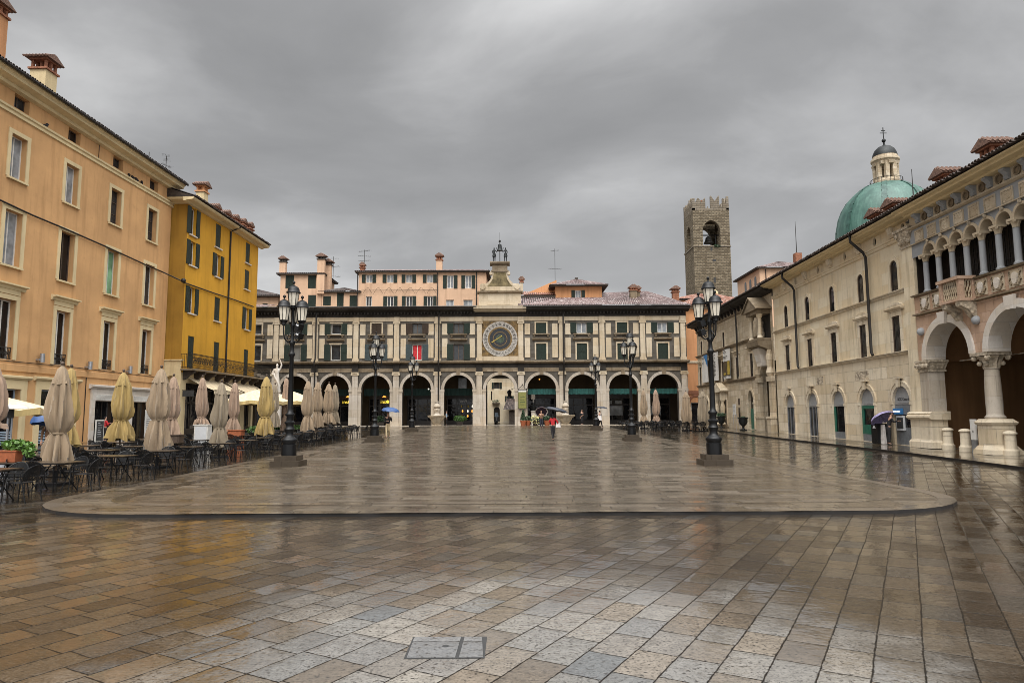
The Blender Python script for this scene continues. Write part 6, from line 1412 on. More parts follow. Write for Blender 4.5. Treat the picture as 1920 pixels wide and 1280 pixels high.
u, z = FT.uv(1915, 262, .5); mb = MB(); mb.box(u - .6, u + .8, .3, .9, 12.0, z); mb.out('skylight', M['gutter'], rl)
# ------------------------------------------------------------------ street lamps
def make_lamp(label, loc, rot, flood=None):
    t = thing('street_lamp', label, 'street lamp', loc, 0, 'cast iron street lamps on the raised pavement')
    mb = MB(); mb.box(-.52, .52, -.52, .52, -.03, .2); mb.box(-.4, .4, -.4, .4, .2, .38); mb.out('stone_step', M['step_stone'], t)
    mb = MB(); mb.lathe([(.27, .38), (.27, .78), (.24, .80), (.30, .92), (.29, .97), (.22, 1.02), (.15, 1.1), (.14, 1.2), (.17, 1.3), (.19, 1.34), (.17, 1.38), (.15, 1.42), (.14, 1.5), (.19, 1.56), (.19, 1.6), (.13, 1.64), (.125, 1.8), (.17, 1.86), (.17, 1.9), (.11, 1.95), (.10, 2.1), (.075, 4.0), (.10, 4.04), (.13, 4.1), (.12, 4.14), (.08, 4.2), (.07, 4.45), (.11, 4.5), (.11, 4.56), (.065, 4.62), (.06, 5.1), (.09, 5.16), (.09, 5.22), (.05, 5.3), (.045, 5.8), (.16, 5.86), (.16, 5.9)], (0, 0, 0), 20); mb.out('post', M['black'], t, True, 50)
    def lantern(x, y, z):
        LS = Matrix.Translation((x, y, z)) @ Matrix.Diagonal((.92, .92, .95, 1)) @ Matrix.Translation((-x, -y, -z))
        mb = MB(); mb.M = LS; mb.lathe([(.03, -.22), (.05, -.18), (.10, -.14), (.09, -.1), (.16, -.02), (.17, .02)], (x, y, z), 12)
        for k in range(8):
            a = k * PI / 4; mb.tube([(x + .16 * math.cos(a), y + .16 * math.sin(a), z), (x + .235 * math.cos(a), y + .235 * math.sin(a), z + .52)], .012, 4)
        mb.lathe([(.235, .52), (.29, .53), (.29, .56), (.245, .60), (.235, .68), (.19, .76), (.11, .81), (.05, .83), (.03, .86), (.03, .9), (.06, .93), (.06, .98), (.02, 1.02)], (x, y, z), 16); l = mb.out('lantern', M['black'], t, True, 50)
        mb = MB(); mb.M = LS; mb.lathe([(.15, .015), (.225, .525)], (x, y, z), 8); mb.out('lantern_glass', M['lamp_glass'], l)
    lantern(0, 0, 5.92)
    for k in range(3):
        a = rot + k * 2 * PI / 3; c, s = math.cos(a), math.sin(a)
        mb = MB(); mb.tube([(c * .04, s * .04, 4.62), (c * .18, s * .18, 4.55), (c * .3, s * .3, 4.66), (c * .36, s * .36, 4.86), (c * .37, s * .37, 5.12)], .028, 7); mb.tube([(c * .06, s * .06, 4.9), (c * .16, s * .16, 4.82), (c * .22, s * .22, 4.72), (c * .17, s * .17, 4.64), (c * .12, s * .12, 4.7)], .02, 6); mb.out('arm', M['black'], t, True)
        lantern(c * .37, s * .37, 5.34)
    t.scale = (.975, .975, .975)
    if flood is not None:
        c, s = math.cos(flood), math.sin(flood)
        for z in (4.78, 5.12):
            mb = MB(); mb.M = Matrix.Translation((c * .36, s * .36, z)) @ Matrix.Rotation(flood, 4, 'Z') @ Matrix.Rotation(R(20), 4, 'Y'); mb.box(-.1, .1, -.12, .12, -.11, .11); mb.box(-.2, -.1, -.02, .02, -.03, .03); f_ = mb.out('floodlight', M['black'], t)
            mb = MB(); mb.M = Matrix.Translation((c * .36, s * .36, z)) @ Matrix.Rotation(flood, 4, 'Z') @ Matrix.Rotation(R(20), 4, 'Y'); mb.box(-.07, .07, -.123, -.1205, .02, .08); mb.out('floodlight_glass', M['pale_panel'], f_)
    return t
M['step_stone'] = blocks('dark wet step stone', (.05, .038, .026), 1.2, .5, .7, .006, .15, .5, .4, .35, .01)
LP = [((541, 875), 'big black four lantern lamp post nearest on the left', R(-12), R(-30)), ((1340, 873), 'big black four lantern lamp post nearest on the right, with square floodlights', R(-70), R(200)),
      ((702, 830), 'black four lantern lamp post in the middle of the left row', R(20), None), ((1185, 828), 'black four lantern lamp post in the middle of the right row', R(-75), None),
      ((772, 811), 'farthest black lamp post of the left row, before the fourth arch', R(10), None), ((1118, 808), 'farthest black lamp post of the right row, a person with umbrella behind it', R(75), None)]
for (px, py), lb, rot, fl in LP:
    P = gnd(px, py - 2, HP); make_lamp(lb, (P.x, P.y, gz(P.y) + HP), rot, fl)

# ------------------------------------------------------------------ cafe furniture
def make_chair():
    t = thing('cafe_chair', 'chair', 'chair', (0, 0, 0))
    def back(u, z): return (u, .22 + (z - .42) * .22 - .10 * (u / .27) ** 2 + .04, z)
    mb = MB(); mb.lathe([(.215, .435), (.225, .445), (.215, .455)], (0, 0, 0), 14); mb.out('seat', M['black_matt'], t)
    mb = MB(); n = 8; rows = []
    for j in range(6):
        z = .48 + .33 * j / 5; hw = .24 * (1 if j < 3 else math.sqrt(max(.02, 1 - ((j - 2.4) / 2.75) ** 2)))
        rows.append([mb.v(back(-hw + 2 * hw * i / n, z)) for i in range(n + 1)])
    for a, b_ in zip(rows, rows[1:]):
        for i in range(n): mb.face([a[i], a[i + 1], b_[i + 1], b_[i]])
    mb.out('backrest', M['mesh'], t, True)
    mb = MB(); rim = [back(-.25, .44)] + [back(.25 * math.cos(PI - PI * k / 12) * 1.02, .60 + .225 * math.sin(PI * k / 12)) for k in range(13)] + [back(.25, .44)]
    mb.tube(rim, .012, 5); mb.out('back_frame', M['black'], t)
    for s in (-1, 1):
        mb = MB(); mb.tube([(s * .24, .16, .66), (s * .275, .0, .665), (s * .27, -.2, .655), (s * .25, -.235, .62), (s * .235, -.22, .45)], .013, 5); mb.out('armrest', M['black'], t)
        mb = MB(); mb.tube([(s * .235, -.22, .46), (s * .25, -.25, 0)], .013, 5); mb.out('leg', M['black'], t)
        mb = MB(); mb.tube([(s * .25, .2, .47), (s * .25, .31, 0)], .013, 5); mb.out('leg', M['black'], t)
    return t
m, Nn, b, o = newmat('perforated black metal'); b.inputs['Base Color'].default_value = (.005, .005, .0055, 1); b.inputs['Roughness'].default_value = .45; b.inputs['Specular IOR Level'].default_value = .25
tr = m.node_tree.nodes.new('ShaderNodeBsdfTransparent'); mx = m.node_tree.nodes.new('ShaderNodeMixShader')
ck_ = Nn.n('ShaderNodeTexVoronoi', {'Vector': Nn.n('ShaderNodeTexCoord', out=3), 'Scale': 55.0}); f_ = Nn.m('LESS_THAN', ck_, .32)
m.node_tree.links.new(f_, mx.inputs[0]); m.node_tree.links.new(b.outputs[0], mx.inputs[1]); m.node_tree.links.new(tr.outputs[0], mx.inputs[2]); m.node_tree.links.new(mx.outputs[0], o.inputs[0]); M['mesh'] = m
def make_table():
    t = thing('cafe_table', 'table', 'table', (0, 0, 0))
    mb = MB(); mb.box(-.55, .55, -.37, .37, .715, .74); mb.out('tabletop', M['table'], t)
    mb = MB(); mb.box(-.53, .53, -.35, .35, .69, .7145); mb.out('rim', M['black'], t)
    for s in (-1, 1):
        mb = MB(); mb.tube([(s * .42, -.3, 0), (s * .3, .28, .70)], .014, 5); mb.out('leg', M['black'], t)
        mb = MB(); mb.tube([(s * .42, .3, 0), (s * .3, -.28, .70)], .014, 5); mb.out('leg', M['black'], t)
    mb = MB(); mb.tube([(-.36, 0, .35), (.36, 0, .35)], .012, 5); mb.out('stretcher', M['black'], t)
    return t
ORD = ['first', 'second', 'third', 'fourth', 'fifth', 'sixth', 'seventh', 'eighth', 'ninth', 'tenth', 'eleventh', 'twelfth', 'thirteenth', 'fourteenth', 'fifteenth', 'sixteenth', 'seventeenth', 'eighteenth']
chair0 = make_chair(); table0 = make_table(); used = set()
def place(proto, key, x, y, rz, label, group, z=None):
    o = proto if key not in used else copy_tree(proto); used.add(key)
    o.location = (x, y, gz(y) if z is None else z); o.rotation_euler = (0, 0, rz); o['label'] = label; o['group'] = group
    return o
g1 = random.Random(21)
SIDES = [((0, -1), 0.0, 'near'), ((0, 1), PI, 'far'), ((1, 0), PI / 2, 'square'), ((-1, 0), -PI / 2, 'wall')]
def set_table(x, y, rz, row, k, where, group_t, group_c, sides=(0, 1, 2, 3), z=None, total=''):
    place(table0, 't', x, y, rz, f'wet dark café table, {ORD[k]} from the {"left" if "far" in where else "camera"}, {row} row, {where}', group_t, z)
    # the long side of a table lies along local x
    for si in sides:
        (dx, dy), a, nm = SIDES[si]
        ox, oy = (dx * .86, dy * .68); ox += g1.uniform(-.08, .08); oy += g1.uniform(-.07, .07)
        c, s = math.cos(rz), math.sin(rz)
        # chair local -y is its front: turn it to face the table
        ang = {0: PI, 1: 0.0, 2: -PI / 2, 3: PI / 2}[si] + rz + g1.uniform(-.28, .28)
        place(chair0, 'c', x + c * ox - s * oy, y + s * ox + c * oy, ang, f'black mesh armchair, {nm} side of the {ORD[k]} table, {row} row, {where}', group_c, z)
GT, GC = 'café tables on the left terrace', 'café chairs on the left terrace'
for r_, (xr, nm) in enumerate(((-11.75, 'front'), (-14.0, 'middle'), (-16.3, 'back'))):
    k = 0
    ylist = [15.55 + 2.45 * i for i in range(16)]
    for i, y in enumerate(ylist):
        x = xr - .012 * (y - 15) + g1.uniform(-.12, .12); y2 = y + (r_ * .6) + g1.uniform(-.15, .15)
        if r_ and abs(x) / y2 > .80: continue
        set_table(x, y2, g1.uniform(-.1, .1), nm, k, 'left terrace', GT, GC); k += 1
k = 0
GT, GC = 'café tables on the far right terrace', 'café chairs on the far right terrace'
for r_, (y, nm) in enumerate(((58.6, 'front'), (61.3, 'middle'), (64.0, 'back'))):
    for i in range(5):
        x = 10.9 + 1.75 * i + g1.uniform(-.1, .1)
        if x > 16.6 + .02 * (y - 58): continue
        set_table(x, y + g1.uniform(-.2, .2), g1.uniform(-.1, .1), nm, i, 'far right terrace', GT, GC, (0, 1, 2, 3), gz(y) + (HP if x < PX1 else 0))
# ------------------------------------------------------------------ parasols
def parasol(px, Y, ytop, yhem, ytie, rad, mi, label, seed, base=True, group='closed parasols on the terraces'):
    P = at(px, ytop, Y); H = P.z - gz(Y); z1 = at(px, yhem, Y).z - gz(Y); zt = at(px, ytie, Y).z - gz(Y); g = random.Random(seed)
    rad *= .93; t = thing('parasol', label, 'parasol', (P.x, Y, gz(Y)), g.uniform(0, 6), group)
    ph, ph2 = g.uniform(0, 6), g.uniform(0, 6); lean = g.uniform(-.05, .05)
    def skin(prof, nf, amp, wob, cap=True):
        mb = MB(); n = 72; rings = []
        for k, (r, z, am) in enumerate(prof):
            ring = []
            for i in range(n):
                a = 2 * PI * i / n; f = math.cos(nf * a + ph + .5 * math.sin(2 * a + ph2) + .35 * k * wob)
                f2 = math.cos(3 * a + ph2 + z * 1.3)
                f3 = math.cos(13 * a + 2.1 * ph + z * 2.2); f4 = math.cos(21 * a + ph2 - z * 3.0)
                rr = r * (1 + am * (1.0 * (1 - 2 * abs(math.sin(.5 * (nf * a + ph + .5 * math.sin(2 * a + ph2) + .35 * k * wob))) ** .8) + .4 * f2 + .45 * f3 + .22 * f4))
                dz = am * .22 * r * math.cos(nf / 2 * a + ph2) if k == len(prof) - 1 else 0
                ring.append(mb.v((rr * math.cos(a) + lean * (H - z) * .25, rr * math.sin(a), z + dz * 2.2)))
            rings.append(ring)
        for A, B in zip(rings, rings[1:]):
            for i in range(n): mb.face([A[i], A[(i + 1) % n], B[(i + 1) % n], B[i]])
        return mb
    L = H - zt; tie = zt > z1 + .15
    prof = [(.03, H - .02, .05), (.10, H - .12, .08), (rad * .52, H - .34, .10), (rad * .60, H - .40, .14), (rad * .72, H - L * .36, .18), (rad * .83, H - L * .52, .2), (rad * .93, H - L * .68, .21), (rad * .95, H - L * .8, .2), (rad * .84, H - L * .91, .18), (rad * .66, H - L * .97, .14)]
    if tie: prof += [(rad * .54, zt, .12), (rad * .62, zt - .05, .2), (rad * .86, zt - (zt - z1) * .4, .28), (rad * 1.0, zt - (zt - z1) * .75, .33), (rad * 1.08, z1, .36)]
    else: prof += [(rad * 1.05, zt + .1, .2), (rad * 1.12, z1, .26)]
    skin(prof, 8, 1, 1).out('canopy', M['par'][mi], t, True, 60)
    skin([(.035, H, .02), (.12, H - .1, .06), (rad * .56, H - .36, .10), (rad * .70, H - .52, .16)], 8, 1, 0).out('top_flap', M['par'][mi], t, True, 60)
    if tie: mb = MB(); mb.lathe([(rad * .58, zt - .03), (rad * .61, zt), (rad * .58, zt + .03)], (0, 0, 0), 20); mb.out('tie_band', M['par'][mi], t)
    mb = MB(); mb.tube([(0, 0, 0), (0, 0, H + .06)], .03, 8); mb.ball((0, 0, H + .08), .055, 8); mb.out('pole', M['wood'], t)
    mb = MB(); mb.box(-.32, .32, -.32, .32, 0, .08); mb.lathe([(.06, .08), (.06, .4)], (0, 0, 0), 8); mb.out('base', M['black_matt'], t)
    return t
CL = [(117, 19.4, 686, 872, 812, .36, 0, 'largest beige closed parasol, nearest on the left terrace'), (303, 24.8, 691, 845, 787, .40, 0, 'grey beige closed parasol before the arched recess left of the ochre house'), (416, 30.0, 717, 840, 802, .36, 3, 'plump grey beige closed parasol with dark flap edges before the ochre house'),
      (500, 35.5, 706, 815, 782, .40, 1, 'yellow closed parasol just left of the nearest left lamp post'), (578, 42.8, 714, 808, 780, .37, 0, 'first beige closed parasol right of the nearest left lamp post'), (596, 44.9, 716, 800, 772, .36, 0, 'second beige closed parasol right of the nearest left lamp post'),
      (617, 47.6, 719, 793, 773, .38, 0, 'third beige closed parasol right of the nearest left lamp post'), (628.5, 49, 721, 793, 771, .33, 3, 'last beige closed parasol at the right end of the left terrace'),
      (134, 23.3, 690, 835, 795, .32, 1, 'yellow closed parasol half hidden behind the largest beige one'), (232, 26.4, 698, 824, 788, .40, 1, 'yellow closed parasol in front of the white marble portal'), (326, 30, 706, 818, 785, .34, 2, 'pinkish closed parasol right behind the grey beige one by the arched recess'),
      (380, 33, 708, 795, 782, .30, 2, 'pinkish closed parasol standing in the white box planter'), (441, 37, 717, 808, 783, .31, 2, 'pinkish closed parasol behind the plump grey beige one'), (516, 43, 721, 800, 772, .28, 3, 'thin grey closed parasol beside the statue pedestal'), (537, 45, 709, 812, 780, .28, 2, 'pinkish closed parasol partly hidden behind the nearest left lamp post'),
      (1206, 66, 731, 795, 779, .35, 0, 'thin beige closed parasol leftmost on the far right terrace'), (1229, 66, 730, 796, 779, .37, 2, 'beige closed parasol second from left on the far right terrace'), (1286, 60, 734, 799, 797, .47, 0, 'beige untied closed parasol before the orange corner house'), (1317, 58.5, 733, 801, 799, .52, 3, 'wide beige untied closed parasol left of the nearest right lamp post'),
      (-8, 19.6, 684, 800, 790, .36, 2, 'closed parasol cut by the left edge of the picture')]
for i, a in enumerate(CL): parasol(*a, seed=i + 3)
def open_parasol(px, Y, yt, ye, rad, mi, label, rz, n=8):
    P = at(px, yt, Y); H = P.z - gz(Y); ze = at(px, ye, Y).z - gz(Y)
    t = thing('parasol', label, 'parasol', (P.x, Y, gz(Y)), rz, 'open parasols on the left terrace'); mb = MB()
    def pt(k, f, dz=0): a = 2 * PI * k / n; return (rad * f * math.cos(a), rad * f * math.sin(a), H + (ze - H) * (f ** 1.15) + dz)
    for k in range(n):
        for q in range(5):
            f0, f1 = q / 5, (q + 1) / 5
            A, B = Vector(pt(k, f0)), Vector(pt(k + 1, f0)); C_, D = Vector(pt(k, f1)), Vector(pt(k + 1, f1))
            sag = lambda p, q_, f: (p + q_) / 2 + Vector((0, 0, -.10 * f))
            m0, m1 = sag(A, B, f0), sag(C_, D, f1)
            if q == 0: mb.poly([A, C_, m1]); mb.poly([A, m1, D])
            else: mb.poly([A, C_, m1, m0]); mb.poly([m0, m1, D, B])
    cp = mb.out('canopy', M['awning'], t); mb = MB()
    for k in range(n):
        A, B = Vector(pt(k, 1)), Vector(pt(k + 1, 1)); m_ = (A + B) / 2 + Vector((0, 0, -.1)); d = Vector((0, 0, -.22)); mb.poly([A, m_, m_ + d * .9, A + d]); mb.poly([m_, B, B + d, m_ + d * .9])
    mb.out('valance', M['awning_edge'], cp)
    mb = MB()
    for k in range(n): mb.tube([(0, 0, H - .06), pt(k, .98, -.03)], .014, 4); mb.tube([(0, 0, H - .9), pt(k, .5, -.04)], .012, 4)
    mb.out('ribs', M['wood'], t)
    mb = MB(); mb.tube([(0, 0, 0), (0, 0, H + .05)], .035, 8); mb.out('pole', M['wood'], t); mb = MB(); mb.box(-.35, .35, -.35, .35, 0, .08); mb.out('base', M['black_matt'], t)
M['awning_edge'] = fabricm('yellowish awning edge', (.50, .37, .15))
open_parasol(482, 44, 730, 751, 2.0, 0, 'open cream parasol left of the yellow closed one, below the awnings', .2)
open_parasol(548, 46.5, 733, 752, 1.7, 0, 'open cream parasol behind the nearest left lamp post', .5)
open_parasol(-22, 22.5, 738, 764, 1.75, 0, 'open cream parasol with yellow edge at the left edge of the picture', .0)
t = thing('patio_heater', 'patio heater with a white disc top beside the open parasol at the left edge', 'patio heater', (at(17, 765, 21).x, 21, gz(21)))
zt = at(17, 765, 21).z - gz(21); mb = MB(); mb.tube([(0, 0, 0), (0, 0, zt - .1)], .035, 8); mb.tube([(.12, 0, .8), (.12, 0, zt - .1)], .02, 6); mb.lathe([(.25, 0), (.25, .6), (.2, .75)], (0, 0, 0), 14); mb.out('post', M['steel'], t, True); mb = MB(); mb.lathe([(.5, zt - .02), (.5, zt), (.42, zt + .06), (.05, zt + .12)], (0, 0, 0), 22); mb.out('heater_disc', M['pale_panel'], t, True); mb = MB(); mb.lathe([(.14, zt - .3), (.14, zt - .03)], (0, 0, 0), 12); mb.out('burner', M['ink'], t)
# flower box on a table near the left edge, planters under the parasols
P = at(21, 858, 18.0); t = thing('flower_box', 'terracotta flower box with bright green plant on a table at the left', 'planter', (P.x, 18.0, .745))
tb = place(table0, 't', P.x + .1, 18.0, .05, 'wet café table carrying the terracotta flower box at the left edge', 'café tables on the left terrace')
mb = MB(); mb.fru(0, 0, 0, .26, .19, .13, .21, .15); mb.fru(0, 0, .262, .30, .23, .17, .23, .17); mb.out('pot', M['terracotta'], t); mb = MB(); mb.leaves((.1, 0, .42), (.36, .2, .16), 520, .055, 5); mb.leaves((.45, 0, .3), (.16, .15, .22), 160, .055, 7); mb.out('foliage', M['leaf_bright'] if 'leaf_bright' in M else M['leaf'], t)
def planter(px, py, Y, w, h, mat, label, plant=True):
    P = at(px, py, Y); t = thing('planter_box', label, 'planter', (P.x, Y, gz(Y)), 0, 'planter boxes on the left terrace'); hh = max(.3, P.z - gz(Y)); mb = MB(); mb.box(-w / 2, w / 2, -.22, .22, 0, hh); mb.box(-w / 2 - .03, w / 2 + .03, -.25, .25, hh, hh + .04); mb.out('box', M[mat], t)
    mb = MB(); mb.box(-w / 2 + .05, w / 2 - .05, -.235, -.221, .08, hh - .06); mb.out('front_panel', M['pale_panel' if mat == 'white_paint' else mat], t)
planter(381, 797, 31.5, .62, .5, 'white_paint', 'white box planter under the pinkish parasol before the ochre house')
planter(326, 816, 28.5, .62, .5, 'wood', 'brown wooden planter box under the pinkish parasol by the arched recess'); planter(443, 807, 35.5, .7, .5, 'terracotta', 'brown planter box under the pinkish parasol behind the plump one')
for k, (px, py, Y, lb) in enumerate(((477, 806, 41, 'low green shrub behind the tables left of the yellow closed parasol'), (522, 803, 45.5, 'bright green shrub between the yellow parasol and the nearest left lamp post'), (557, 803, 46, 'green shrub right behind the nearest left lamp post'))):
    P = at(px, py, Y); t = thing('shrub', lb, 'plant', (P.x, Y, gz(Y)), 0, 'shrubs behind the café tables'); h = max(.5, P.z - gz(Y)); mb = MB(); mb.fru(0, 0, 0, h * .6, .3, .2, .4, .25); mb.out('pot', M['shop_dark'], t); mb = MB(); mb.leaves((0, 0, h * .95), (.5, .3, .3), 260, .08, k); mb.out('foliage', M['leaf'], t)
# boards by the marble portal
P = FO.w(*([FO.uv(180, 815, -1)[0], -1.2, gz(45)])); t = thing('menu_board', 'white framed blackboard menu leaning by the left door of the marble portal', 'sign', P, FO.a)
mb = MB(); mb.box(-.42, .42, -.03, .03, 0, 1.45); mb.out('frame', M['white_paint'], t); mb = MB(); mb.box(-.35, .35, -.045, -.031, .1, 1.36); bd = mb.out('board', M['ink'], t); g2 = random.Random(1)
mb = MB()
for k in range(7): mb.box(-.25, -.25 + g2.uniform(.2, .5), -.049, -.0455, 1.2 - k * .14, 1.23 - k * .14)
mb.out('chalk_lines', M['pale_panel'], bd)
P = FO.w(FO.uv(266, 800, .1)[0], -.35, gz(51)); t = thing('poster_panel', 'pale poster panel with a pink foot standing in the right door of the portal', 'sign', P, FO.a)
mb = MB(); mb.box(-.42, .42, -.03, .03, 0.05, 2.05); mb.out('panel', M['poster_white'], t); mb = MB(); mb.box(-.42, .42, -.036, -.031, .06, .35); mb.out('pink_foot', M['pink'], t); mb = MB()
for k in range(9): mb.box(-.3, .25, -.037, -.032, 1.85 - k * .16, 1.9 - k * .16)
mb.out('print_lines', M['steel'], t)

# ------------------------------------------------------------------ small things by the arcade
def fountain(px, label):
    u = FF.uv(px, 780)[0]; t = thing('wall_fountain', label, 'fountain', FF.w(u, -.55, gz(79.4)), 0, 'stone wall fountains of the arcade')
    mb = MB(); mb.box(-.55, .55, -.28, .35, 0, .2); mb.lathe([(.35, .2), (.55, .45), (.75, .85), (1.05, 1.05), (1.1, 1.2), (1.0, 1.22)], (0, 0, 0), 18); mb.out('basin', M['rough_stone'], t, True)
    mb = MB(); mb.lathe([(.5, 1.2), (.3, 1.35), (.25, 1.5), (.36, 1.75), (.36, 1.95), (.22, 2.05), (.42, 2.2), (.42, 2.3), (.28, 2.5), (.16, 2.6), (.22, 2.75), (.22, 2.85)], (0, .2, 0), 14); mb.ball((0, -.12, 1.85), .14, 8); mb.out('spout_pillar', M['pier_stone'], t, True)
fountain(820, 'baluster shaped stone wall fountain left of the clock passage'); fountain(1060, 'stone wall fountain right of the clock passage behind the woman in red')
u = FF.uv(979.5, 760)[0]; t = thing('notice_panel', 'olive green notice panel in an ornate black frame on the pier right of the passage', 'sign', FF.w(u, -.45, 2.55))
mb = MB(); mb.box(-.52, .52, 0, .05, 0, 2.2); mb.tube([(-.5, .02, 2.2), (-.25, .02, 2.45), (0, .02, 2.75), (.25, .02, 2.45), (.5, .02, 2.2)], .03, 5)
mb.ball((0, .02, 2.8), .08, 6); mb.ball((-.5, .02, 2.3), .06, 6); mb.ball((.5, .02, 2.3), .06, 6); mb.out('frame', M['iron'], t); mb = MB(); mb.box(-.46, .46, -.012, -.001, .06, 1.95); ps = mb.out('poster', M['poster_green'], t); mb = MB(); mb.box(-.46, .46, -.012, -.001, 1.951, 2.14); mb.out('poster_head', M['poster_white'], t); mb = MB()
for k in range(4): mb.box(-.3, .3 - .1 * (k % 2), -.018, -.0125, 1.3 - k * .28, 1.36 - k * .28)
mb.out('print_lines', M['leaf_dark'], ps)
def potted(px, py, Y, label, kind):
    P = gnd(px, py); t = thing('potted_plant', label, 'plant', (at(px, py, Y).x, Y, gz(Y) + .02), 0, 'potted plants before the arcade')
    mb = MB(); mb.lathe([(.25, 0), (.34, .5), (.38, .52), (.38, .6), (.3, .6)], (0, 0, 0), 14); mb.out('pot', M['terracotta' if kind != 'flower' else 'shop_dark'], t, True); mb = MB()
    if kind == 'cone':
        for k in range(7): mb.leaves((0, 0, .7 + k * .16), (.42 * (1 - k / 8.5), .42 * (1 - k / 8.5), .14), 130, .07, k)
        mb.out('foliage', M['leaf_dark'], t)
    elif kind == 'flower':
        mb.leaves((0, 0, .6), (.6, .35, .45), 240, .08, 2); mb.out('foliage', M['leaf_dark'], t); mb = MB(); mb.leaves((0, 0, .95), (.55, .35, .22), 150, .07, 9); mb.leaves((0, -.2, .5), (.55, .3, .4), 90, .06, 10); mb.out('blossoms', M['flower'], t)
    else: mb.leaves((0, 0, .8), (.5, .3, .35), 240, .08, 5); mb.out('foliage', M['leaf_dark'], t)
potted(981, 798, 77.6, 'cone clipped evergreen in a terracotta pot below the olive notice panel', 'cone'); potted(1004, 799, 77.8, 'tub of yellow and white flowers beside the person with the plum umbrella', 'flower'); potted(990, 798, 78.0, 'low dark plant in a pot between the clipped evergreen and the flowers', 'low'); potted(1026, 798, 77.8, 'dark bushy plant behind the woman in red', 'low')
u = FF.uv(1001, 780)[0]; t = thing('bust_pedestal', 'pale pedestal with a dark bust under the arch right of the passage', 'statue', FF.w(u, 1.5, ZB))
mb = MB(); mb.box(-.25, .25, -.25, .25, 0, 1.55); mb.box(-.32, .32, -.32, .32, 1.552, 1.65); mb.box(-.22, .22, .3, .36, 3.0, 3.9); mb.box(-.05, .05, .31, .35, 0, 3.0); mb.out('pedestal', M['marble'], t); mb = MB(); mb.lathe([(.18, 1.652), (.2, 1.75), (.32, 1.95), (.34, 2.15), (.12, 2.3), (.15, 2.5), (.1, 2.66)], (0, 0, 0), 12); mb.out('bust', M['bronze'], t, True)
# monument statue on the left
P = at(520, 678, 66); statue_t = t = thing('statue', 'white marble statue of a draped woman on a tall pedestal behind the closed parasols', 'statue', (P.x, 66, gz(66)), R(10))
hz = P.z - gz(66)
mb = MB(); mb.box(-1.0, 1.0, -1.0, 1.0, 0, .3); mb.box(-.75, .75, -.75, .75, .302, .6); mb.box(-.45, .45, -.45, .45, .602, 3.1); mb.fru(0, 0, 3.102, 3.3, .5, .5, .6, .6); mb.fru(0, 0, 3.302, 3.5, .5, .5, .42, .42); mb.out('pedestal', M['marble'], t)

# ------------------------------------------------------------------ figures grown with the skin modifier
def skinmesh(name, chains, mat, parent, root=0, sub=2):
    """chains: lists of (x,y,z,r); chains whose first point repeats an earlier point grow from it"""
    vs, rs, es, idx = [], [], [], {}
    for ch in chains:
        prev = None
        for p in ch:
            k = (round(p[0], 4), round(p[1], 4), round(p[2], 4))
            if k not in idx: idx[k] = len(vs); vs.append(p[:3]); rs.append(p[3] if isinstance(p[3], tuple) else (p[3], p[3]))
            i = idx[k]
            if prev is not None and prev != i: es.append((prev, i))
            prev = i
    me = bpy.data.meshes.new(name); me.from_pydata(vs, es, []); o = bpy.data.objects.new(name, me); COL.objects.link(o)
    md = o.modifiers.new('skin', 'SKIN'); md.use_smooth_shade = True; md.branch_smoothing = .4
    sk_ = me.skin_vertices[0].data
    for i, r in enumerate(rs): sk_[i].radius = r; sk_[i].use_root = (i == root)
    if sub: s_ = o.modifiers.new('sub', 'SUBSURF'); s_.levels = sub; s_.render_levels = sub
    me.materials.append(mat)
    if parent is not None: o.parent = parent
    return o
def hand(w, d, up):
    """palm, four bent fingers of different lengths and a side thumb growing from wrist w along d"""
    w = Vector(w); d = Vector(d).normalized(); n = Vector(up).normalized(); s = d.cross(n).normalized(); pm = w + d * .07
    q = lambda v, r: (v.x, v.y, v.z, r)
    ch = [[q(w, .026), q(pm, (.034, .022))]]
    for k, (off, l) in enumerate(((-.03, .065), (-.01, .075), (.01, .07), (.03, .055))):
        b_ = pm + s * off + d * .025; ch.append([q(pm, (.034, .022)), q(b_, .011), q(b_ + d * l * .55 - n * .012, .009), q(b_ + d * l * .75 - n * .045, .008)])
    tb_ = w + d * .03 - s * .035; ch.append([q(w, .026), q(tb_, .013), q(tb_ + d * .04 - s * .015 - n * .02, .010)])
    return ch
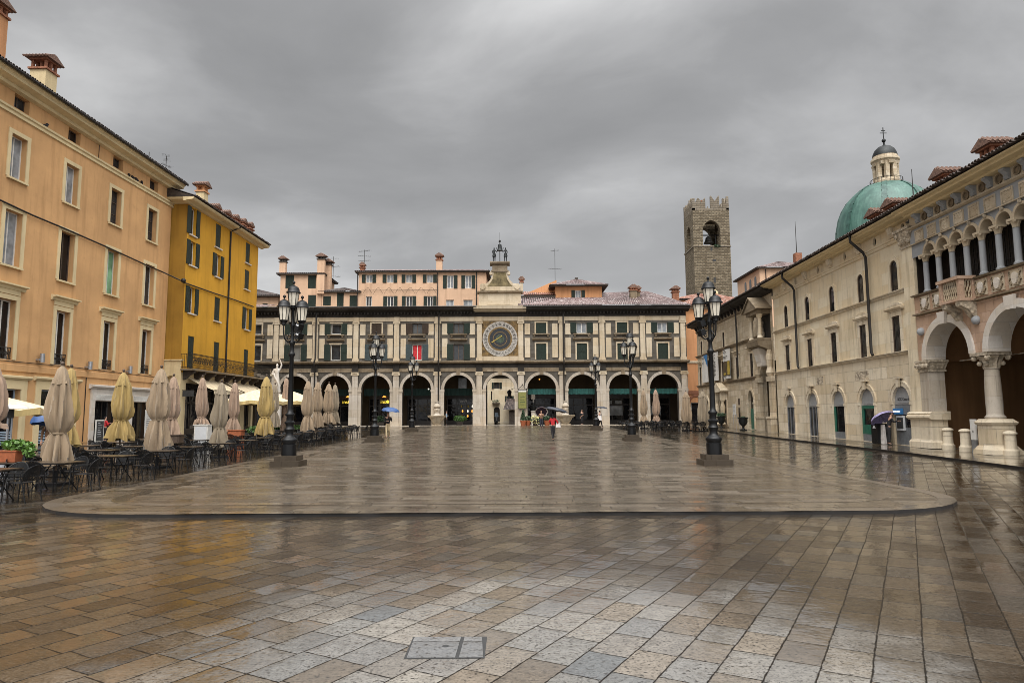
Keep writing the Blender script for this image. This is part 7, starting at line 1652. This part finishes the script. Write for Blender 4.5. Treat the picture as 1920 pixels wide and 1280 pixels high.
def person(label, loc, rz, legs, arms, top='dark_cloth', bottom='dark_cloth', hair='dark_cloth', shoes='ink', h=1.72, lean=0.0, female=False, group=None, longhair=False, skirt=None):
    """legs: [(knee),(ankle)] per side, arms: [(elbow),(wrist),(hand dir)] per side; -y is the way the person faces"""
    t = thing('person', label, 'person', loc, rz, group); k = h / 1.75; S_ = lambda p: tuple(c * k for c in p[:3])
    V = lambda p, r: (p[0] * k, p[1] * k, p[2] * k, tuple(x * k for x in r) if isinstance(r, tuple) else r * k)
    ly = -lean
    pel, wai, che, nec, hed = (0, 0, .95), (0, ly * .3, 1.12), (0, ly * .8, 1.34), (0, ly, 1.5), (0, ly - .015, 1.60)
    sw = .165 if female else .19; hw = .09
    body = [[V(pel, (.14, .10)), V(wai, (.12, .09)), V(che, (.15, .105)), V(nec, .055), V((hed[0], hed[1], 1.56), .06), V((hed[0], hed[1] - .01, 1.65), (.078, .092)), V((hed[0], hed[1], 1.72), .06)]]
    for i, s in enumerate((-1, 1)):
        kn, an = legs[i]; body.append([V(pel, (.14, .10)), V((s * hw, 0, .88), .085), V(kn, .055), V(an, .036), V((an[0], an[1] - .14, an[2] - .05), .03)])
        el, wr, hd = arms[i]; body.append([V(che, (.15, .105)), V((s * sw, ly * .9, 1.41), .052), V(el, .04), V(wr, .026)])
        body += [[tuple(c * k for c in p[:3]) + (p[3],) for p in ch] for ch in hand(wr, hd, (0, -.3, 1))]
    skinmesh('body', body, M['skin'], t)
    tr_ = [[V(pel, (.155, .115)), V((0, ly * .1, 1.03), (.145, .11))]]
    for i, s in enumerate((-1, 1)):
        kn, an = legs[i]; tr_.append([V(pel, (.155, .115)), V((s * hw, 0, .86), .098), V(kn, .07), V((an[0], an[1], an[2] + .03), .052)])
    skinmesh('trousers', tr_, M[bottom], t)
    jk = [[V((0, 0, .92), (.165, .125)), V(wai, (.145, .11)), V(che, (.175, .125)), V((nec[0], nec[1], 1.47), .075)]]
    for i, s in enumerate((-1, 1)):
        el, wr, hd = arms[i]; w2 = tuple(wr[q] * .92 + el[q] * .08 for q in range(3)); jk.append([V(che, (.175, .125)), V((s * sw, ly * .9, 1.41), .066), V(el, .055), V(w2, .04)])
    skinmesh('jacket', jk, M[top], t)
    hr = [[V((0, ly + .02, 1.60), .075), V((0, ly + .01, 1.68), (.088, .09)), V((0, ly, 1.75), .05)]]
    if longhair: hr[0] = [V((0, ly + .07, 1.42), .06), V((0, ly + .06, 1.52), .075)] + hr[0]
    skinmesh('hair', hr, M[hair], t)
    for i in range(2):
        an = legs[i][1]; skinmesh('shoe', [[V((an[0], an[1] + .03, an[2] - .035), .042), V((an[0], an[1] - .08, an[2] - .045), .040), V((an[0], an[1] - .17, an[2] - .055), .028)]], M[shoes], t)
    mb = MB()
    for s in (-1, 1): mb.ball(S_((s * .03, ly - .098, 1.655)), .011 * k, 6)
    mb.box(-.02 * k, .02 * k, (ly - .1) * k, (ly - .085) * k, 1.592 * k, 1.6 * k); mb.out('face_marks', M['ink'], t)
    skinmesh('nose', [[V((0, ly - .09, 1.66), .01), V((0, ly - .112, 1.625), .016)]], M['skin'], t, 0, 1)
    return t
def umbrella(label, loc, tip, rad, mat, depth=.28, handle=None, rim=None, n=8):
    """tip: unit direction of the shaft; loc: hand position; canopy centre about .75 above"""
    d = Vector(tip).normalized(); t = thing('umbrella', label, 'umbrella', loc); L = .72
    rot = Vector((0, 0, 1)).rotation_difference(d).to_matrix().to_4x4(); mb = MB(); mb.M = rot; rows = []
    for j in range(6):
        f = j / 5; ring = []
        for i in range(n * 4):
            a = 2 * PI * i / (n * 4); sc_ = 1 - .07 * f * (1 - abs(math.cos(n * a / 2))); r = rad * math.sin(f * PI * .5) * sc_
            ring.append(mb.v((max(r, .002) * math.cos(a), max(r, .002) * math.sin(a), L - depth * (1 - math.cos(f * PI * .5)) + (.03 * (1 - abs(math.cos(n * a / 2))) * f))))
        rows.append(ring)
    m_ = n * 4
    for A, B in zip(rows, rows[1:]):
        for i in range(m_): mb.face([A[i], A[(i + 1) % m_], B[(i + 1) % m_], B[i]])
    c_ = mb.out('canopy', M[mat], t, True, 70)
    if rim:
        mb = MB(); mb.M = rot
        A = []; 
        for i in range(m_ + 1):
            a = 2 * PI * i / m_; sc_ = 1 - .07 * (1 - abs(math.cos(n * a / 2))); A.append([mb.v((rad * q * sc_ * math.cos(a), rad * q * sc_ * math.sin(a), L - depth + zz_ + .03 * (1 - abs(math.cos(n * a / 2))))) for q, zz_ in ((1.01, -.005), (.86, .05))])
        for p, q in zip(A, A[1:]): mb.face([p[0], q[0], q[1], p[1]])
        mb.out('rim', M[rim], c_)
    mb = MB(); mb.M = rot
    for i in range(n): a = 2 * PI * i / n; mb.tube([(0, 0, L - .02), (rad * .97 * math.cos(a), rad * .97 * math.sin(a), L - depth)], .004, 3)
    mb.out('ribs', M['iron'], t)
    mb = MB(); mb.M = rot; mb.tube([(0, 0, -.08), (0, 0, L + .06)], .007, 5); mb.tube([(0, 0, -.12), (0, 0, .06)], .016, 6); mb.out('shaft', M['iron'], t)
    return t
ST = [((-.09, -.02, .5), (-.1, .02, .09)), ((.09, -.02, .5), (.1, .02, .09))]
WALK = [((-.09, -.12, .52), (-.09, -.22, .11)), ((.09, -.02, .5), (.09, .22, .13))]
DN = (0, -.15, -1)
def arm(s, kind):
    return {'down': ((s * .24, .02, 1.13), (s * .25, -.06, .88), DN), 'up': ((s * .25, -.12, 1.16), (s * .12, -.26, 1.34), (0, -.3, 1)), 'fold': ((s * .25, -.05, 1.14), (s * .06, -.24, 1.15), (-s, -.3, .2)), 'reach': ((s * .22, -.2, 1.22), (s * .16, -.45, 1.28), (0, -1, .1)), 'hip': ((s * .34, .0, 1.14), (s * .2, -.12, 1.02), (-s, -.4, -.2))}[kind]
def hold(o_loc, rz, s, k=1.0):
    c, sn = math.cos(rz), math.sin(rz); x, y, z = s * .12 * k, -.28 * k, 1.37 * k
    return (o_loc[0] + c * x - sn * y, o_loc[1] + sn * x + c * y, o_loc[2] + z)
# man with the blue umbrella
P = gnd(727, 821, HP); L = (P.x, P.y, gz(P.y) + HP); person('man in dark jacket and beige trousers walking under a blue umbrella', L, R(8), WALK, [arm(-1, 'fold'), arm(1, 'up')], 'dark_cloth', 'beige_cloth', 'brown_cloth', 'ink', 1.74)
umbrella('bright blue umbrella held by the walking man in beige trousers', hold(L, R(8), 1), (.12, -.05, 1), .62, 'blue_umb')
# woman in red seen from behind
P = gnd(1037, 826, HP); L = (P.x, P.y, gz(P.y) + HP); CR = [((-.04, -.06, .5), (.03, -.12, .1)), ((.05, .02, .5), (-.02, .08, .1))]
person('woman in red top and black trousers crossing the square under a dark umbrella', L, R(165), CR, [arm(-1, 'hip'), arm(1, 'up')], 'red_cloth', 'dark_cloth', 'dark_cloth', 'ink', 1.66, 0, True, None, True)
umbrella('dark slate umbrella tilted over the woman in red', (L[0] + .12, L[1] + .12, L[2] + 1.30), (.22, .05, 1), .72, 'grey_umb', .2)
t = thing('handbag', 'white handbag hanging at the side of the woman in red', 'bag', (L[0] + .32, L[1] - .02, L[2] + .82)); mb = MB(); mb.fru(0, 0, 0, .26, .15, .06, .12, .04); mb.out('bag_body', M['white_cloth'], t); mb = MB(); mb.tube([(-.08, 0, .26), (-.06, 0, .45), (.0, 0, .5), (.06, 0, .45), (.08, 0, .26)], .01, 5); mb.out('strap', M['white_cloth'], t)
# person with plum umbrella
P = gnd(1015, 803, HP); L = (P.x, P.y, gz(P.y) + HP); person('person in dark clothes facing the camera with a plum umbrella behind the head', L, 0, ST, [arm(-1, 'fold'), arm(1, 'up')], 'brown_cloth', 'navy', 'brown_cloth', 'ink', 1.7)
umbrella('plum umbrella with a white rim tipped back behind a standing person', (L[0] + .05, L[1] - .05, L[2] + 1.25), (-.05, .85, .75), .66, 'plum_umb', .26, None, 'white_cloth')
# person behind the farthest right lamp
P = gnd(1125, 802.5, HP); L = (P.x, P.y, gz(P.y) + HP); person('dark clothed person with white bag half hidden behind the farthest right lamp post', L, R(120), WALK, [arm(-1, 'down'), arm(1, 'up')], 'dark_cloth', 'dark_cloth', 'dark_cloth', 'ink', 1.7)
umbrella('small slate blue umbrella beside the farthest right lamp post', hold(L, R(120), 1), (.1, 0, 1), .55, 'grey_umb', .18)
t = thing('shoulder_bag', 'white shoulder bag carried beside the farthest right lamp post', 'bag', (L[0] - .05, L[1] - .22, L[2] + .75)); mb = MB(); mb.fru(0, 0, 0, .45, .2, .07, .17, .05); mb.out('bag_body', M['white_cloth'], t); mb = MB(); mb.tube([(-.12, 0, .45), (-.05, .06, .68), (.05, .06, .68), (.12, 0, .45)], .012, 5); mb.out('strap', M['white_cloth'], t)
# person at the cash machine
w = FT.w(40.7, -.62, ground_z(40.8)); L = (w.x, w.y, w.z); rzz = FT.a + PI
person('person in black stooping at the bank cash machine under a violet umbrella', L, FT.a + PI + R(-10), ST, [arm(-1, 'reach'), arm(1, 'up')], 'dark_cloth', 'dark_cloth', 'dark_cloth', 'ink', 1.68, .16)
umbrella('violet patterned umbrella tilted left over the person at the cash machine', (FT.w(40.4, -.5, 0).x, FT.w(40.4, -.5, 0).y, L[2] + .95), tuple((FT.U * -.55 + Vector((0, 0, .85)) - FT.N * .2)), .62, 'purple_umb', .26)
w = FT.w(40.05, -.55, ground_z(40.3) + .22); t = thing('shopping_bag', 'long white patterned bag between the litter bin and the person at the cash machine', 'bag', w, FT.a); mb = MB(); mb.fru(0, 0, -.2, .8, .13, .1, .10, .06); mb.out('bag_body', M['white_cloth'], t); mb = MB(); mb.tube([(-.08, 0, .85), (-.06, .05, 1.0), (.06, .05, 1.0), (.08, 0, .85)], .012, 5); mb.out('strap', M['white_cloth'], t)
# waitress in the portal, figures under the arcade
w = FO.w(FO.uv(194, 800, -.6)[0], -.7, gz(45)); person('waitress in dark red and black with white apron in the portal doorway', (w.x, w.y, w.z), FO.a + R(60), ST, [arm(-1, 'fold'), arm(1, 'reach')], 'red_cloth', 'dark_cloth', 'dark_cloth', 'ink', 1.66, 0, True)
u = FF.uv(833, 780)[0]; w = FF.w(u + .15, 1.0, ZB); person('dark figure in a pale blue scarf behind the pier by the left wall fountain', tuple(w), R(90), ST, [arm(-1, 'down'), arm(1, 'fold')], 'pale_blue', 'dark_cloth', 'dark_cloth', 'ink', 1.72)
u = FF.uv(1092, 780)[0]; w = FF.w(u, .6, ZB); person('dark clothed man in the deep shade of the second arch right of the passage', tuple(w), R(20), ST, [arm(-1, 'down'), arm(1, 'fold')], 'dark_cloth', 'dark_cloth', 'dark_cloth', 'ink', 1.76)
P = at(91, 830, 28); L = (P.x, 28, gz(28)); person('person in brown jacket half hidden behind the largest parasol, under a navy umbrella', L, R(30), ST, [arm(-1, 'down'), arm(1, 'up')], 'brown_cloth', 'dark_cloth', 'brown_cloth', 'ink', 1.72)
umbrella('navy umbrella with pale blue edge half hidden behind the largest closed parasol', (L[0] - .05, L[1] - .15, L[2] + 1.32), (-.1, .1, 1), .55, 'blue_umb', .5)
# statue figure and bell strikers share the figure builder
skinmesh('figure', [[(0, 0, 3.55, .34), (0, 0, 4.1, .3), (.03, 0, 4.8, .26), (0, 0, 5.3, .2), (-.02, 0, 5.75, .25), (0, 0, 6.02, .09), (0, -.02, 6.25, .14), (0, 0, 6.42, .09)], [(-.02, 0, 5.75, .25), (-.3, 0, 5.85, .1), (-.42, -.1, 5.4, .08), (-.2, -.3, 5.3, .06)],
    [(-.02, 0, 5.75, .25), (.28, 0, 5.9, .1), (.42, -.05, 6.3, .08), (.25, -.05, 6.75, .06), (.2, -.05, 6.9, .05)]], M['marble'], statue_t)
skinmesh('drapery', [[(.3, -.12, 3.6, .14), (.22, -.24, 4.4, .12), (-.15, -.26, 5.1, .10), (-.3, -.1, 5.6, .08)], [(-.28, -.15, 3.6, .13), (-.2, -.25, 4.5, .09)]], M['marble'], statue_t)
c = sum(BAY[CLK]) / 2
for s, lb in ((-1, 'left bronze bell striker figure standing beside the bell above the clock'), (1, 'right bronze bell striker figure with raised arm beside the bell above the clock')):
    t = thing('bell_striker', lb, 'statue', FF.w(c + s * .68, .1, 20.0), 0, 'bronze bell strikers')
    a_in = [(0, 0, 1.4, .12), (-s * .16, 0, 1.42, .06), (-s * .3, -.05, 1.2, .045), (-s * .42, -.1, 1.38, .04)]; a_out = [(0, 0, 1.4, .12), (s * .16, 0, 1.42, .06), (s * .22, 0, 1.15, .045), (s * .12, -.12, .98, .04)]
    skinmesh('figure', [[(0, 0, .95, .15), (0, 0, 1.15, .12), (0, 0, 1.4, .12), (0, 0, 1.54, .05), (0, -.01, 1.66, .085), (0, 0, 1.77, .06)], a_in, a_out, [(0, 0, .95, .15), (-.09, 0, .85, .09), (-.1, 0, .45, .07), (-.1, 0, .05, .05), (-.1, -.12, .03, .04)], [(0, 0, .95, .15), (.09, 0, .85, .09), (.1, 0, .45, .07), (.1, 0, .05, .05), (.1, -.12, .03, .04)]], M['bronze'], t)
    mb = MB(); mb.lathe([(.17, 1.02), (.2, .85), (.24, .66)], (0, 0, 0), 14, lambda a, k: 1 + .08 * math.cos(9 * a)); mb.out('tunic', M['bronze'], t, True)
    mb = MB(); mb.tube([(-s * .42, -.1, 1.38), (-s * .3, -.1, 1.62)], .02, 5); mb.box(-s * .28 - .05, -s * .28 + .05, -.16, -.04, 1.6, 1.7); mb.out('hammer', M['bronze'], t)
# bollards, litter bin, urns, stands on the right
for px, py, lb in ((1779, 843, 'stone bollard with domed cap left of the loggia column, the one nearer the corner pier'), (1812, 847, 'stone bollard with domed cap just left of the loggia column pedestal'), (1897, 855, 'stone bollard with domed cap right of the loggia column')):
    P = gnd(px, py - 1, .09); t = thing('bollard', lb, 'bollard', (P.x, P.y, gz(P.y) + .09), 0, 'stone bollards before the loggia')
    mb = MB(); mb.lathe([(.27, 0), (.27, .2), (.22, .24), (.205, .3), (.20, .84)], (0, 0, 0), 18); b_ = mb.out('shaft', M['white_stone'], t, True); mb = MB(); mb.lathe([(.2, .842), (.25, .86), (.25, .9), (.18, .96), (.08, .99), (.02, 1.0)], (0, 0, 0), 18); mb.out('cap', M['white_stone'], t, True)
P = gnd(1829, 849, .09); t = thing('info_stele', 'slim pale information stele beside the loggia column pedestal', 'sign', (P.x, P.y, gz(P.y) + .09), FT.a)
mb = MB(); mb.box(-.16, .16, -.03, .03, .0, .55); mb.out('foot', M['steel'], t); mb = MB(); mb.box(-.17, .17, -.035, .035, .552, 1.42); mb.out('panel', M['poster_white'], t); mb = MB(); mb.box(-.03, .03, -.04, -.036, .85, .95); mb.out('mark', M['ink'], t)
w = FT.w(39.6, -.5, ground_z(39.6)); t = thing('litter_bin', 'black litter bin with a pale flap against the green bank doorway', 'litter bin', w, FT.a)
mb = MB(); mb.box(-.33, .33, -.28, .28, .03, 1.0); mb.box(-.35, .35, -.3, .3, 1.002, 1.06); mb.box(-.28, .28, -.24, .24, 0, .03); mb.out('bin_body', M['black_matt'], t); mb = MB(); mb.pry([(-.16, .82), (.16, .82), (.06, .95), (-.06, .95)], -.29, -.281); mb.out('flap', M['pale_panel'], t)
for u, lb in ((11.75, 'dark urn planter with spiky plant beside the pedimented portal'), (18.2, 'dark urn planter standing before the pointed green door')):
    w = FT.w(u, -.95, ground_z(u)); t = thing('urn_planter', lb, 'planter', w, 0, 'dark urns before the weathered palace'); t.scale = (.85, .85, .85)
    mb = MB(); mb.box(-.28, .28, -.28, .28, 0, .1); mb.lathe([(.2, .1), (.1, .22), (.12, .4), (.3, .55), (.42, .8), (.42, 1.1), (.52, 1.2), (.52, 1.28), (.3, 1.28)], (0, 0, 0), 16); mb.out('urn', M['bronze'], t, True); mb = MB()
    if u < 12: mb.leaves((0, 0, 1.4), (.45, .45, .22), 120, .2, 3)
    else: mb.leaves((0, 0, 1.3), (.3, .3, .08), 60, .08, 3)
    mb.out('foliage', M['leaf_dark'], t)
w = FT.w(15.45, -.8, ground_z(15.5)); t = thing('display_stand', 'white display board on a thin easel before the weathered palace', 'sign', w, FT.a)
mb = MB(); mb.box(-.42, .42, -.03, 0, 1.3, 2.2); mb.out('board', M['poster_white'], t); mb = MB()
for k in range(6): mb.box(-.3, .3, -.036, -.031, 2.05 - k * .12, 2.08 - k * .12)
mb.out('print_lines', M['steel'], t); mb = MB()
for x in (-.32, .32): mb.tube([(x, -.01, 0), (x, -.01, 1.3)], .02, 5)
mb.tube([(0, .5, 0), (0, 0, 1.8)], .02, 5); mb.out('easel', M['steel'], t)
w = FT.w(7.9, -1.1, ground_z(8)); t = thing('low_steps', 'low stone steps before the pedimented portal of the weathered palace', 'steps', w, FT.a)
mb = MB(); mb.box(-.2, 3.6, -.5, .9, -.05, .12); mb.box(.2, 3.2, -.1, .9, .121, .28); mb.out('step', M['stain_stone'], t)
